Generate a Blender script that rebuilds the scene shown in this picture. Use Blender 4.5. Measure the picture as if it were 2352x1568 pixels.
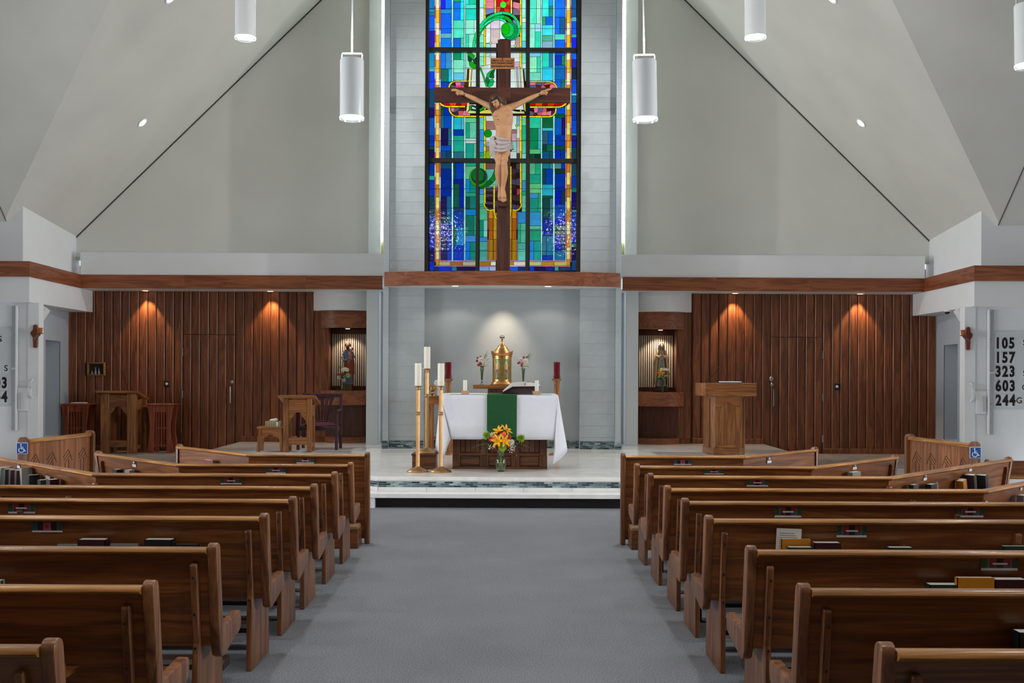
import bpy, bmesh, math, random
from mathutils import Vector, Matrix
R = math.radians
random.seed(7)
for o in list(bpy.data.objects):
    bpy.data.objects.remove(o, do_unlink=True)
S = bpy.context.scene
COL = S.collection

# ------------------------------------------------------------------ camera
F, PX, PY, ROLL, EYE = 2450.0, 1165.0, 850.0, 0.0045, 1.70
cam = bpy.data.cameras.new('camera')
cam.sensor_width = 36.0
cam.lens = F / 2352 * 36.0
cam.shift_x = (1176 - PX) / 2352
cam.shift_y = (PY - 784) / 2352
cam.clip_end = 200
camo = bpy.data.objects.new('camera', cam)
COL.objects.link(camo)
camo.location = (0, 0, EYE)
camo.rotation_euler = (math.pi / 2, -ROLL, 0)
S.camera = camo

def at(px, py, y):
    dx, dy = px - PX, py - PY
    dx, dy = dx + ROLL * dy, dy - ROLL * dx
    return Vector((dx * y / F, y, EYE - dy * y / F))
def X(px, y, py=850):
    return at(px, py, y).x
def Zh(py, y, px=1165):
    return at(px, py, y).z

# ------------------------------------------------------------------ view, world, large lights
S.view_settings.view_transform = 'Standard'
S.view_settings.look = 'None'
S.view_settings.exposure = 0.42
S.view_settings.gamma = 1.0
S.view_settings.use_curve_mapping = False
W = bpy.data.worlds.new('world')
S.world = W
W.use_nodes = True
bg = W.node_tree.nodes['Background']
bg.inputs[0].default_value = (0.94, 0.96, 1.0, 1)
bg.inputs[1].default_value = 1.0

def light(name, kind, loc, energy, color=(1, 1, 1), size=0.2, sizey=None, rot=(0, 0, 0), spot=60, blend=0.5, spec=1.0):
    d = bpy.data.lights.new(name, kind)
    d.energy = energy
    d.color = color
    d.specular_factor = spec
    if kind == 'AREA':
        d.size = size
        if sizey:
            d.shape = 'RECTANGLE'
            d.size_y = sizey
    elif kind == 'SPOT':
        d.spot_size = R(spot)
        d.spot_blend = blend
        d.shadow_soft_size = size
    else:
        d.shadow_soft_size = size
    o = bpy.data.objects.new(name, d)
    COL.objects.link(o)
    o.location = loc
    o.rotation_euler = rot
    return o
def aim(o, target):
    o.rotation_euler = (Vector(target) - o.location).to_track_quat('-Z', 'Y').to_euler()

# area lights added out of view in both arms, standing in for window light
for sx in (-1, 1):
    l = light('added_sidelight', 'AREA', (sx * 14.6, 7.5, 2.5), 300, (0.94, 0.97, 1.0), 7, 3.2)
    l.data.spread = R(75)
    aim(l, (0, 9.5, 3.6))

# ------------------------------------------------------------------ materials
MATS = {}
def srgb(h):
    h = h.lstrip('#')
    v = [int(h[i:i + 2], 16) / 255 for i in (0, 2, 4)]
    return tuple(c / 12.92 if c <= 0.04045 else ((c + 0.055) / 1.055) ** 2.4 for c in v) + (1.0,)
def newmat(name):
    m = bpy.data.materials.new(name)
    m.use_nodes = True
    nt = m.node_tree
    b = nt.nodes['Principled BSDF']
    MATS[name] = m
    return m, nt, b
def N(nt, t, **kw):
    n = nt.nodes.new(t)
    for k, v in kw.items():
        setattr(n, k, v)
    return n
def plain(name, col, rough=0.6, metal=0.0, var=0.06, vscale=6.0, bump=0.0, bscale=80.0, spec=0.5, coat=0.0):
    if name in MATS:
        return MATS[name]
    m, nt, b = newmat(name)
    L = nt.links.new
    tc = N(nt, 'ShaderNodeTexCoord')
    c = srgb(col)
    if var:
        n = N(nt, 'ShaderNodeTexNoise')
        n.inputs['Scale'].default_value = vscale
        n.inputs['Detail'].default_value = 4
        L(tc.outputs['Object'], n.inputs['Vector'])
        rp = N(nt, 'ShaderNodeValToRGB')
        rp.color_ramp.elements[0].position = 0.3
        rp.color_ramp.elements[1].position = 0.7
        rp.color_ramp.elements[0].color = tuple(max(0, x * (1 - var)) for x in c[:3]) + (1,)
        rp.color_ramp.elements[1].color = tuple(min(1, x * (1 + var)) for x in c[:3]) + (1,)
        L(n.outputs['Fac'], rp.inputs['Fac'])
        L(rp.outputs['Color'], b.inputs['Base Color'])
    else:
        b.inputs['Base Color'].default_value = c
    b.inputs['Roughness'].default_value = rough
    b.inputs['Metallic'].default_value = metal
    b.inputs['Specular IOR Level'].default_value = spec
    if coat:
        b.inputs['Coat Weight'].default_value = coat
        b.inputs['Coat Roughness'].default_value = 0.12
    if bump:
        n2 = N(nt, 'ShaderNodeTexNoise')
        n2.inputs['Scale'].default_value = bscale
        n2.inputs['Detail'].default_value = 5
        L(tc.outputs['Object'], n2.inputs['Vector'])
        bp = N(nt, 'ShaderNodeBump')
        bp.inputs['Strength'].default_value = bump
        bp.inputs['Distance'].default_value = 0.01
        L(n2.outputs['Fac'], bp.inputs['Height'])
        L(bp.outputs['Normal'], b.inputs['Normal'])
    return m
def wood(name, dark, mid, lite, axis='X', rough=0.4, dens=1.0, coat=0.0, spec=0.45):
    if name in MATS:
        return MATS[name]
    m, nt, b = newmat(name)
    L = nt.links.new
    tc = N(nt, 'ShaderNodeTexCoord')
    oi = N(nt, 'ShaderNodeObjectInfo')
    mul = N(nt, 'ShaderNodeMath', operation='MULTIPLY')
    mul.inputs[1].default_value = 37.0
    L(oi.outputs['Random'], mul.inputs[0])
    ad = N(nt, 'ShaderNodeVectorMath', operation='ADD')
    L(tc.outputs['Object'], ad.inputs[0])
    L(mul.outputs[0], ad.inputs[1])
    sc = [1.0, 1.0, 1.0]
    ai = 'XYZ'.index(axis)
    def mp(k, a):
        q = N(nt, 'ShaderNodeMapping')
        s = [k] * 3
        s[ai] = a
        q.inputs['Scale'].default_value = s
        L(ad.outputs[0], q.inputs['Vector'])
        return q
    m1 = mp(7.0 * dens, 0.55 * dens)
    n1 = N(nt, 'ShaderNodeTexNoise')
    n1.inputs['Scale'].default_value = 1.2
    n1.inputs['Detail'].default_value = 3
    n1.inputs['Distortion'].default_value = 0.9
    L(m1.outputs[0], n1.inputs['Vector'])
    w = N(nt, 'ShaderNodeMath', operation='MULTIPLY')
    w.inputs[1].default_value = 9.0
    L(n1.outputs['Fac'], w.inputs[0])
    fr = N(nt, 'ShaderNodeMath', operation='PINGPONG')
    fr.inputs[1].default_value = 1.0
    L(w.outputs[0], fr.inputs[0])
    m2 = mp(90.0 * dens, 3.0 * dens)
    n2 = N(nt, 'ShaderNodeTexNoise')
    n2.inputs['Scale'].default_value = 1.5
    n2.inputs['Detail'].default_value = 3
    L(m2.outputs[0], n2.inputs['Vector'])
    mx = N(nt, 'ShaderNodeMix')
    mx.inputs[0].default_value = 0.55
    L(fr.outputs[0], mx.inputs[2])
    L(n2.outputs['Fac'], mx.inputs[3])
    rp = N(nt, 'ShaderNodeValToRGB')
    e = rp.color_ramp.elements
    e[0].position = 0.2
    e[0].color = srgb(dark)
    e[1].position = 0.8
    e[1].color = srgb(lite)
    k = e.new(0.5)
    k.color = srgb(mid)
    L(mx.outputs[0], rp.inputs['Fac'])
    # each board differs a little in tone
    hv = N(nt, 'ShaderNodeHueSaturation')
    rv = N(nt, 'ShaderNodeMapRange')
    rv.inputs[3].default_value = 0.86
    rv.inputs[4].default_value = 1.14
    L(oi.outputs['Random'], rv.inputs[0])
    L(rv.outputs[0], hv.inputs['Value'])
    L(rp.outputs['Color'], hv.inputs['Color'])
    L(hv.outputs['Color'], b.inputs['Base Color'])
    b.inputs['Roughness'].default_value = rough
    b.inputs['Specular IOR Level'].default_value = spec
    if coat:
        b.inputs['Coat Weight'].default_value = coat
        b.inputs['Coat Roughness'].default_value = 0.2
    bp = N(nt, 'ShaderNodeBump')
    bp.inputs['Strength'].default_value = 0.08
    bp.inputs['Distance'].default_value = 0.003
    L(n2.outputs['Fac'], bp.inputs['Height'])
    L(bp.outputs['Normal'], b.inputs['Normal'])
    return m
def emit(name, col, strength):
    if name in MATS:
        return MATS[name]
    m, nt, b = newmat(name)
    b.inputs['Base Color'].default_value = srgb(col)
    b.inputs['Emission Color'].default_value = srgb(col)
    b.inputs['Emission Strength'].default_value = strength
    b.inputs['Roughness'].default_value = 0.3
    return m
def glass(name, col, rough=0.02, ior=1.45):
    if name in MATS:
        return MATS[name]
    m, nt, b = newmat(name)
    b.inputs['Base Color'].default_value = srgb(col)
    b.inputs['Transmission Weight'].default_value = 1.0
    b.inputs['Roughness'].default_value = rough
    b.inputs['IOR'].default_value = ior
    return m

OAKX = wood('pew_oak_along', '#56301a', '#75441f', '#8c552b', 'X', 0.34, 1.0, 0.25)
OAKZ = wood('pew_oak_upright', '#52301a', '#78492b', '#90603b', 'Z', 0.4, 1.0, 0.12)
RAIL = wood('pew_rail_oak', '#7a4a20', '#a06a30', '#bd8748', 'X', 0.26, 1.2, 0.4)
WALLW = wood('wall_plank_oak', '#5a3018', '#7a4425', '#905634', 'Z', 0.45, 1.0, 0.1)
BEAMW = wood('beam_oak', '#6e3b20', '#8c4f2e', '#9e603c', 'X', 0.45, 0.8, 0.1)
BEAMY = wood('beam_oak_side', '#6a381e', '#86492a', '#985838', 'Y', 0.45, 0.8, 0.1)
LECT = wood('lectern_oak', '#6b3f1e', '#8f5a2e', '#a9713f', 'Z', 0.4, 1.2, 0.2)
LECTX = wood('lectern_oak_along', '#6b3f1e', '#8f582c', '#a9713f', 'X', 0.4, 1.2, 0.2)
ALTW = wood('altar_oak', '#3a1f10', '#553019', '#6d4126', 'Z', 0.4, 1.2, 0.2)
ALTX = wood('altar_oak_along', '#3a1f10', '#553019', '#6d4126', 'X', 0.4, 1.2, 0.2)
CROSSW = wood('cross_walnut', '#361a12', '#4a2419', '#5a3022', 'Z', 0.5, 0.8)
CROSSX = wood('cross_walnut_along', '#361a12', '#4a2419', '#5a3022', 'X', 0.5, 0.8)
CHERRY = wood('stand_cherry', '#6a2a12', '#8a3d1e', '#a04c28', 'Z', 0.35, 1.0, 0.3)
MAHOG = wood('chair_mahogany', '#2a1216', '#3a1a1f', '#4a242a', 'Z', 0.35, 1.0, 0.3)
SCREENW = wood('screen_oak', '#6a3c20', '#8a5331', '#a06a44', 'Z', 0.4, 1.0, 0.2)
WHITE = plain('white_paint', '#e6e8ea', 0.6, var=0.02, vscale=2)
TRIMW = plain('white_column_paint', '#dde3e5', 0.55, var=0.02, vscale=2)
CEIL = plain('ceiling_paint', '#d2d1cb', 0.85, var=0.04, vscale=1.1, bump=0.06, bscale=120)
GABLE = plain('gable_paint', '#dcdcd6', 0.85, var=0.03, vscale=1.2, bump=0.05, bscale=120)
BLOCK = plain('painted_block', '#b3bcc0', 0.6, var=0.04, vscale=7, bump=0.1, bscale=60)
GROUT = plain('block_joint', '#9aa5aa', 0.8, var=0.05)
ALCOVE = plain('alcove_plaster', '#a9b2b6', 0.8, var=0.03, vscale=3, bump=0.05, bscale=150)
GREYW = plain('grey_wall', '#b4bcc4', 0.7, var=0.03, vscale=2)
BOARDW = plain('panel_white', '#e4e7e9', 0.45, var=0.03, vscale=3)
LEAD = plain('lead_came', '#15130f', 0.5, 0.4, var=0.1)
FRAMEM = plain('window_bronze', '#2b2821', 0.45, 0.3, var=0.1)
BLACK = plain('black', '#08080a', 0.5, var=0.0)
BRASS = plain('brushed_brass', '#a8845c', 0.42, 1.0, var=0.08, vscale=30)
GOLD = plain('polished_gold', '#c9964f', 0.18, 1.0, var=0.1, vscale=20)
COPPER = plain('tabernacle_bronze', '#dca56c', 0.33, 1.0, var=0.12, vscale=14)
STEEL = plain('steel', '#b8bcc0', 0.3, 1.0, var=0.05)
WAX = plain('candle_wax', '#efeadc', 0.5, var=0.02)
LINEN = plain('white_linen', '#e3e6ee', 0.85, var=0.015, vscale=12, bump=0.05, bscale=300)
GREENC = plain('green_cloth', '#17522a', 0.9, var=0.08, vscale=20, bump=0.08, bscale=400)
PAPER = plain('paper', '#e6e4dc', 0.8, var=0.03)
SKIN = plain('painted_flesh', '#c08e66', 0.55, var=0.06, vscale=9)
HAIR = plain('brown_hair', '#4a2c1c', 0.6, var=0.2, vscale=40, bump=0.4, bscale=60)
LOIN = plain('loincloth_grey', '#b5aaa8', 0.7, var=0.06, vscale=14)
GREENL = plain('leaf_green', '#3f6a26', 0.5, var=0.2, vscale=30)
GREEND = plain('fern_green', '#3c5a30', 0.55, var=0.2, vscale=30)
WATERG = glass('vase_glass', '#dfeadb', 0.02)
VGLASS = glass('bud_vase_glass', '#e4efe2', 0.02)

# ------------------------------------------------------------------ mesh builder
class MB:
    def __init__(s):
        s.v, s.f, s.m = [], [], []
        s.cur = 0
    def add(s, vs, fs):
        n = len(s.v)
        s.v += [tuple(p) for p in vs]
        s.f += [tuple(n + i for i in f) for f in fs]
        s.m += [s.cur] * len(fs)
        return s
    def box(s, x0, x1, y0, y1, z0, z1):
        vs = [(x0, y0, z0), (x1, y0, z0), (x1, y1, z0), (x0, y1, z0), (x0, y0, z1), (x1, y0, z1), (x1, y1, z1), (x0, y1, z1)]
        return s.add(vs, [(0, 3, 2, 1), (4, 5, 6, 7), (0, 1, 5, 4), (1, 2, 6, 5), (2, 3, 7, 6), (3, 0, 4, 7)])
    def prism(s, poly, axis, a, b):
        """poly: 2-D outline; axis X -> (y,z), Y -> (x,z), Z -> (x,y)"""
        def mk(p, t):
            return {'X': (t, p[0], p[1]), 'Y': (p[0], t, p[1]), 'Z': (p[0], p[1], t)}[axis]
        n = len(poly)
        vs = [mk(p, a) for p in poly] + [mk(p, b) for p in poly]
        fs = [tuple(range(n)), tuple(range(2 * n - 1, n - 1, -1))]
        fs += [(i, (i + 1) % n, n + (i + 1) % n, n + i) for i in range(n)]
        return s.add(vs, fs)
    def lathe(s, prof, n=20, c=(0, 0, 0), sx=1.0, sy=1.0):
        vs, fs = [], []
        for r, z in prof:
            for k in range(n):
                a = 2 * math.pi * k / n
                vs.append((c[0] + r * sx * math.cos(a), c[1] + r * sy * math.sin(a), c[2] + z))
        m = len(prof)
        for i in range(m - 1):
            for k in range(n):
                fs.append((i * n + k, i * n + (k + 1) % n, (i + 1) * n + (k + 1) % n, (i + 1) * n + k))
        fs.append(tuple(range(n - 1, -1, -1)))
        fs.append(tuple((m - 1) * n + k for k in range(n)))
        return s.add(vs, fs)
    def tube(s, pts, r, n=8, cap=True):
        pts = [Vector(p) for p in pts]
        rs = r if isinstance(r, (list, tuple)) else [r] * len(pts)
        vs, fs = [], []
        up = Vector((0.123, 0.31, 0.94))
        for i, p in enumerate(pts):
            d = (pts[min(i + 1, len(pts) - 1)] - pts[max(i - 1, 0)])
            d.normalize()
            a = d.cross(up)
            if a.length < 1e-4:
                a = d.cross(Vector((1, 0, 0)))
            a.normalize()
            b = d.cross(a)
            for k in range(n):
                t = 2 * math.pi * k / n
                vs.append(p + (a * math.cos(t) + b * math.sin(t)) * rs[i])
        for i in range(len(pts) - 1):
            for k in range(n):
                fs.append((i * n + k, i * n + (k + 1) % n, (i + 1) * n + (k + 1) % n, (i + 1) * n + k))
        if cap:
            fs.append(tuple(range(n - 1, -1, -1)))
            fs.append(tuple((len(pts) - 1) * n + k for k in range(n)))
        return s.add(vs, fs)
    def ball(s, c, r, n=10, m=7, rot=None):
        r = r if isinstance(r, (list, tuple)) else (r, r, r)
        vs, fs = [], []
        c = Vector(c)
        for i in range(1, m):
            t = math.pi * i / m
            for k in range(n):
                a = 2 * math.pi * k / n
                p = Vector((r[0] * math.sin(t) * math.cos(a), r[1] * math.sin(t) * math.sin(a), r[2] * math.cos(t)))
                vs.append(c + (rot @ p if rot else p))
        p = Vector((0, 0, r[2]))
        vs.append(c + (rot @ p if rot else p))
        vs.append(c - (rot @ p if rot else p))
        for i in range(m - 2):
            for k in range(n):
                fs.append((i * n + k, (i + 1) * n + k, (i + 1) * n + (k + 1) % n, i * n + (k + 1) % n))
        T = (m - 1) * n
        for k in range(n):
            fs.append((T, k, (k + 1) % n))
            fs.append((T + 1, (m - 2) * n + (k + 1) % n, (m - 2) * n + k))
        return s.add(vs, fs)
    def loft(s, rings, cap=True):
        n = len(rings[0])
        vs = [p for r in rings for p in r]
        fs = []
        for i in range(len(rings) - 1):
            for k in range(n):
                fs.append((i * n + k, i * n + (k + 1) % n, (i + 1) * n + (k + 1) % n, (i + 1) * n + k))
        if cap:
            fs.append(tuple(range(n - 1, -1, -1)))
            fs.append(tuple((len(rings) - 1) * n + k for k in range(n)))
        return s.add(vs, fs)
    def grid(s, rows):
        n = len(rows[0])
        vs = [p for r in rows for p in r]
        fs = [(i * n + k, i * n + k + 1, (i + 1) * n + k + 1, (i + 1) * n + k) for i in range(len(rows) - 1) for k in range(n - 1)]
        return s.add(vs, fs)
    def xf(s, M, start=0):
        for i in range(start, len(s.v)):
            s.v[i] = tuple(M @ Vector(s.v[i]))
        return s
    def mesh(s, name, smooth=False, bevel=0.0, segs=1, ang=0.6, weld=False):
        me = bpy.data.meshes.new(name)
        me.from_pydata(s.v, [], s.f)
        if s.m and max(s.m) > 0:
            me.polygons.foreach_set('material_index', s.m)
        bm = bmesh.new()
        bm.from_mesh(me)
        if weld:
            bmesh.ops.remove_doubles(bm, verts=bm.verts, dist=1e-5)
        bmesh.ops.recalc_face_normals(bm, faces=bm.faces)
        if bevel:
            ed = [e for e in bm.edges if len(e.link_faces) == 2 and e.calc_face_angle() > 0.5]
            bmesh.ops.bevel(bm, geom=ed, offset=bevel, segments=segs, affect='EDGES', profile=0.5, clamp_overlap=True)
        bm.to_mesh(me)
        bm.free()
        if smooth:
            me.polygons.foreach_set('use_smooth', [True] * len(me.polygons))
            me.set_sharp_from_angle(angle=ang)
        return me
    def build(s, name, mat, parent=None, smooth=False, bevel=0.0, segs=1, ang=0.6, weld=False):
        return link(name, s.mesh(name, smooth, bevel, segs, ang, weld), mat, parent)
def link(name, me, mat, parent=None):
    o = bpy.data.objects.new(name, me)
    COL.objects.link(o)
    if mat is not None and not me.materials:
        for m in (mat if isinstance(mat, (list, tuple)) else [mat]):
            me.materials.append(m)
    if parent:
        o.parent = parent
    return o
def tag(o, label=None, cat=None, group=None, kind=None):
    if label: o['label'] = label
    if cat: o['category'] = cat
    if group: o['group'] = group
    if kind: o['kind'] = kind
    return o
def thing(name, label, cat, loc=(0, 0, 0), rz=0.0, group=None):
    o = bpy.data.objects.new(name, None)
    COL.objects.link(o)
    o.empty_display_size = 0.1
    o.location = loc
    o.rotation_euler = (0, 0, rz)
    return tag(o, label, cat, group)
def struct(o):
    o['kind'] = 'structure'
    return o
def root(name):
    o = bpy.data.objects.new(name, None)
    COL.objects.link(o)
    return struct(o)
def B(x0, x1, y0, y1, z0, z1):
    return MB().box(x0, x1, y0, y1, z0, z1)
def arc(cx, cy, r, a0, a1, n):
    return [(cx + r * math.cos(R(a0 + (a1 - a0) * i / n)), cy + r * math.sin(R(a0 + (a1 - a0) * i / n))) for i in range(n + 1)]
def text_mesh(txt, size, depth=0.002, bold=0.0):
    c = bpy.data.curves.new('lettering', 'FONT')
    c.body = txt
    c.size = size
    c.extrude = depth
    c.offset = bold
    c.align_x = 'CENTER'
    c.align_y = 'CENTER'
    c.resolution_u = 3
    o = bpy.data.objects.new('lettering', c)
    COL.objects.link(o)
    bpy.context.view_layer.update()
    me = bpy.data.meshes.new_from_object(o.evaluated_get(bpy.context.evaluated_depsgraph_get()))
    bpy.data.objects.remove(o, do_unlink=True)
    me.name = 'lettering'
    me.materials.clear()
    return me
def remeshed(mb, voxel, smooth=6):
    """fuse the shapes of a builder into one continuous skin"""
    me = mb.mesh('figure')
    o = bpy.data.objects.new('figure', me)
    COL.objects.link(o)
    a = o.modifiers.new('r', 'REMESH')
    a.mode = 'VOXEL'
    a.voxel_size = voxel
    b = o.modifiers.new('s', 'SMOOTH')
    b.factor = 0.5
    b.iterations = smooth
    bpy.context.view_layer.update()
    me2 = bpy.data.meshes.new_from_object(o.evaluated_get(bpy.context.evaluated_depsgraph_get()))
    bpy.data.objects.remove(o, do_unlink=True)
    me2.polygons.foreach_set('use_smooth', [True] * len(me2.polygons))
    me2.materials.clear()
    return me2
AX = -0.09      # the axis of the church
# ================================================================== the setting
def carpet_mat():
    m, nt, b = newmat('grey_carpet')
    L = nt.links.new
    tc = N(nt, 'ShaderNodeTexCoord')
    n1 = N(nt, 'ShaderNodeTexNoise'); n1.inputs['Scale'].default_value = 110; n1.inputs['Detail'].default_value = 3
    n2 = N(nt, 'ShaderNodeTexNoise'); n2.inputs['Scale'].default_value = 1.3; n2.inputs['Detail'].default_value = 5
    L(tc.outputs['Object'], n1.inputs['Vector']); L(tc.outputs['Object'], n2.inputs['Vector'])
    mx = N(nt, 'ShaderNodeMix'); mx.inputs[0].default_value = 0.16
    L(n1.outputs['Fac'], mx.inputs[2]); L(n2.outputs['Fac'], mx.inputs[3])
    rp = N(nt, 'ShaderNodeValToRGB')
    rp.color_ramp.elements[0].position = 0.3; rp.color_ramp.elements[0].color = srgb('#5d6067')
    rp.color_ramp.elements[1].position = 0.7; rp.color_ramp.elements[1].color = srgb('#979aa1')
    L(mx.outputs[0], rp.inputs['Fac']); L(rp.outputs['Color'], b.inputs['Base Color'])
    b.inputs['Roughness'].default_value = 0.95; b.inputs['Specular IOR Level'].default_value = 0.15
    bp = N(nt, 'ShaderNodeBump'); bp.inputs['Strength'].default_value = 0.5; bp.inputs['Distance'].default_value = 0.006
    L(n1.outputs['Fac'], bp.inputs['Height']); L(bp.outputs['Normal'], b.inputs['Normal'])
    return m
def marble_mat(name, base, vein, rough, scale=1.0):
    m, nt, b = newmat(name)
    L = nt.links.new
    tc = N(nt, 'ShaderNodeTexCoord')
    oi = N(nt, 'ShaderNodeObjectInfo')
    mul = N(nt, 'ShaderNodeMath', operation='MULTIPLY'); mul.inputs[1].default_value = 31
    L(oi.outputs['Random'], mul.inputs[0])
    ad = N(nt, 'ShaderNodeVectorMath', operation='ADD')
    L(tc.outputs['Object'], ad.inputs[0]); L(mul.outputs[0], ad.inputs[1])
    n1 = N(nt, 'ShaderNodeTexNoise'); n1.inputs['Scale'].default_value = 1.1 * scale; n1.inputs['Detail'].default_value = 8; n1.inputs['Distortion'].default_value = 1.6
    L(ad.outputs[0], n1.inputs['Vector'])
    rp = N(nt, 'ShaderNodeValToRGB')
    e = rp.color_ramp.elements
    e[0].position = 0.40; e[0].color = srgb(base)
    e[1].position = 0.60; e[1].color = srgb(base)
    k = e.new(0.5); k.color = srgb(vein)
    L(n1.outputs['Fac'], rp.inputs['Fac']); L(rp.outputs['Color'], b.inputs['Base Color'])
    b.inputs['Roughness'].default_value = rough
    return m
CARPET = carpet_mat()
MARBLE = marble_mat('white_marble', '#efeeec', '#e4e3e0', 0.16)
MARBLE2 = marble_mat('white_marble_riser', '#e6e7e7', '#d8dada', 0.25)
TILEG = marble_mat('grey_floor_tile', '#bab8b4', '#a6a39e', 0.25, 2.0)
MGROUT = plain('mosaic_grout', '#c4cac8', 0.8, var=0.03)
MOS = [plain('mosaic_' + n, c, 0.12, var=0.3, vscale=26) for n, c in
       (('slate', '#5b6f78'), ('sea', '#7c9092'), ('teal', '#4a5f64'), ('pale', '#9aabad'), ('navy', '#2e3d45'), ('green', '#6a807f'))]

o = B(-16, 16, -6, 14.9, -0.2, 0).build('floor', CARPET); struct(o)

# --- stepped sanctuary: lower step (z 0.18) and upper platform (z 0.36), canted corners
Z1, Z2 = 0.18, 0.36
YF1, YF2 = 13.10, 13.38
def mxs(x, s):
    return x if s < 0 else 2 * AX - x
low = root('floor_lower_step')
TOEY = YF1 + 0.10
# core below the slab nosing
poly = [(-1.70, TOEY), (1.52, TOEY), (3.2, TOEY + 1.7), (8.0, TOEY + 1.7), (8.0, 19.75), (-8.2, 19.75), (-8.2, TOEY + 1.7), (-3.4, TOEY + 1.7)]
MB().prism(poly, 'Z', 0.0, Z1 - 0.06).build('step_core', MARBLE2, low)
poly = [(-1.73, YF1), (1.55, YF1), (3.22, YF1 + 1.67), (8.0, YF1 + 1.67), (8.0, 19.75), (-8.2, 19.75), (-8.2, YF1 + 1.67), (-3.40, YF1 + 1.67)]
MB().prism(poly, 'Z', Z1 - 0.056, Z1).build('tread_slab', MARBLE, low, bevel=0.004)
B(-1.62, 1.60, TOEY - 0.012, TOEY - 0.004, 0.0, Z1 - 0.056).build('toe_vent', BLACK, low)
B(-1.76, -1.62, YF1 + 0.005, TOEY, 0.0, Z1 - 0.058).build('end_cheek', MARBLE2, low)
upp = root('floor_sanctuary')
UP = [(-1.61, YF2), (1.43, YF2), (4.72, YF2 + 3.29), (4.72, 19.75), (-4.90, 19.75), (-4.90, YF2 + 3.29)]
MB().prism(UP, 'Z', Z1, Z2 - 0.045).build('platform_core', MARBLE2, upp)
UPo = [(-1.62, YF2 - 0.02), (1.44, YF2 - 0.02), (4.74, YF2 + 3.28), (4.74, 19.75), (-4.92, 19.75), (-4.92, YF2 + 3.28)]
MB().prism(UPo, 'Z', Z2 - 0.045, Z2).build('platform_top', MARBLE, upp, bevel=0.003)
# riser: marble slabs below and glass mosaic band
zb0, zb1 = Z1 + 0.05, Z1 + 0.122
sl = 0.61
def riser(p0, p1, front):
    p0, p1 = Vector(p0), Vector(p1)
    d = (p1 - p0); Lr = d.length; d.normalize()
    nrm = Vector((d.y, -d.x))
    ang = math.atan2(d.y, d.x)
    n = max(1, round(Lr / sl))
    for i in range(n):
        a, b = i * Lr / n + 0.002, (i + 1) * Lr / n - 0.002
        for z0, z1 in ((Z1 + 0.001, zb0 - 0.002), (zb1 + 0.002, Z2 - 0.046)):
            o = B(a, b, -0.012, 0.01, z0, z1).build('riser_slab', MARBLE2, upp)
            o.location = (p0.x, p0.y, 0); o.rotation_euler = (0, 0, ang)
    o = B(0, Lr, -0.008, 0.01, zb0 - 0.002, zb1 + 0.002).build('mosaic_bed', MGROUT, upp)
    o.location = (p0.x, p0.y, 0); o.rotation_euler = (0, 0, ang)
    tw, th = 0.104, (zb1 - zb0) / 3
    if front:
        for r in range(3):
            k = 0
            x = -tw * (0.5 if r % 2 else 0)
            while x < Lr - 0.01:
                a, b = max(0, x) + 0.003, min(Lr, x + tw) - 0.003
                if b - a > 0.01:
                    mi = random.choice(MOS)
                    key = (round(b - a, 4), mi.name)
                    if key not in TM:
                        TM[key] = B(0, b - a, -0.013, 0.0, 0.0025, th - 0.0025).mesh('mosaic_tile')
                        TM[key].materials.append(mi)
                    o = link('mosaic_tile', TM[key], None, upp)
                    q = p0 + d * a
                    o.location = (q.x, q.y, zb0 + r * th); o.rotation_euler = (0, 0, ang)
                x += tw
    else:
        mosaic_strip(upp, p0, p1, zb0, zb1, 3, tw)
TM = {}
def mosaic_strip(par, p0, p1, z0, z1, rows, tw):
    """small mosaic, joined into one part"""
    p0, p1 = Vector(p0), Vector(p1)
    d = (p1 - p0); Lr = d.length; d.normalize()
    m = MB()
    th = (z1 - z0) / rows
    for r in range(rows):
        x = -tw * (0.5 if r % 2 else 0)
        while x < Lr - 0.008:
            a, b = max(0, x) + 0.002, min(Lr, x + tw) - 0.002
            if b - a > 0.006:
                m.cur = random.randrange(len(MOS))
                m.box(a, b, -0.012, 0.0, r * th + 0.002, (r + 1) * th - 0.002)
            x += tw
    o = m.build('mosaic_band', MOS, par)
    o['kind'] = 'stuff'
    o.location = (p0.x, p0.y, z0); o.rotation_euler = (0, 0, math.atan2(d.y, d.x))
    o = B(0, Lr, -0.006, 0.004, 0, z1 - z0).build('mosaic_bed', MGROUT, par)
    o.location = (p0.x, p0.y, z0); o.rotation_euler = (0, 0, math.atan2(d.y, d.x))
riser(UP[0], UP[1], True)
riser(UP[5], UP[0], False)
riser(UP[1], UP[2], False)
# grey floor tiles on the lower level beside the platform
tg = {}
for s in (-1, 1):
    for i in range(6):
        for j in range(5):
            x0 = -8.2 + i * 0.6; y0 = 16.7 + j * 0.6
            w = 0.6
            if x0 + w > -4.96: w = -4.96 - x0
            if w < 0.1: continue
            h = min(0.6, 19.70 - y0)
            key = (round(w, 3), round(h, 3))
            if key not in tg:
                tg[key] = B(0.003, w - 0.003, 0.003, h - 0.003, 0, 0.006).mesh('floor_tile'); tg[key].materials.append(TILEG)
            o = link('floor_tile', tg[key], None, low)
            o.location = (x0 if s < 0 else 2 * AX - x0 - w, y0, Z1)

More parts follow.
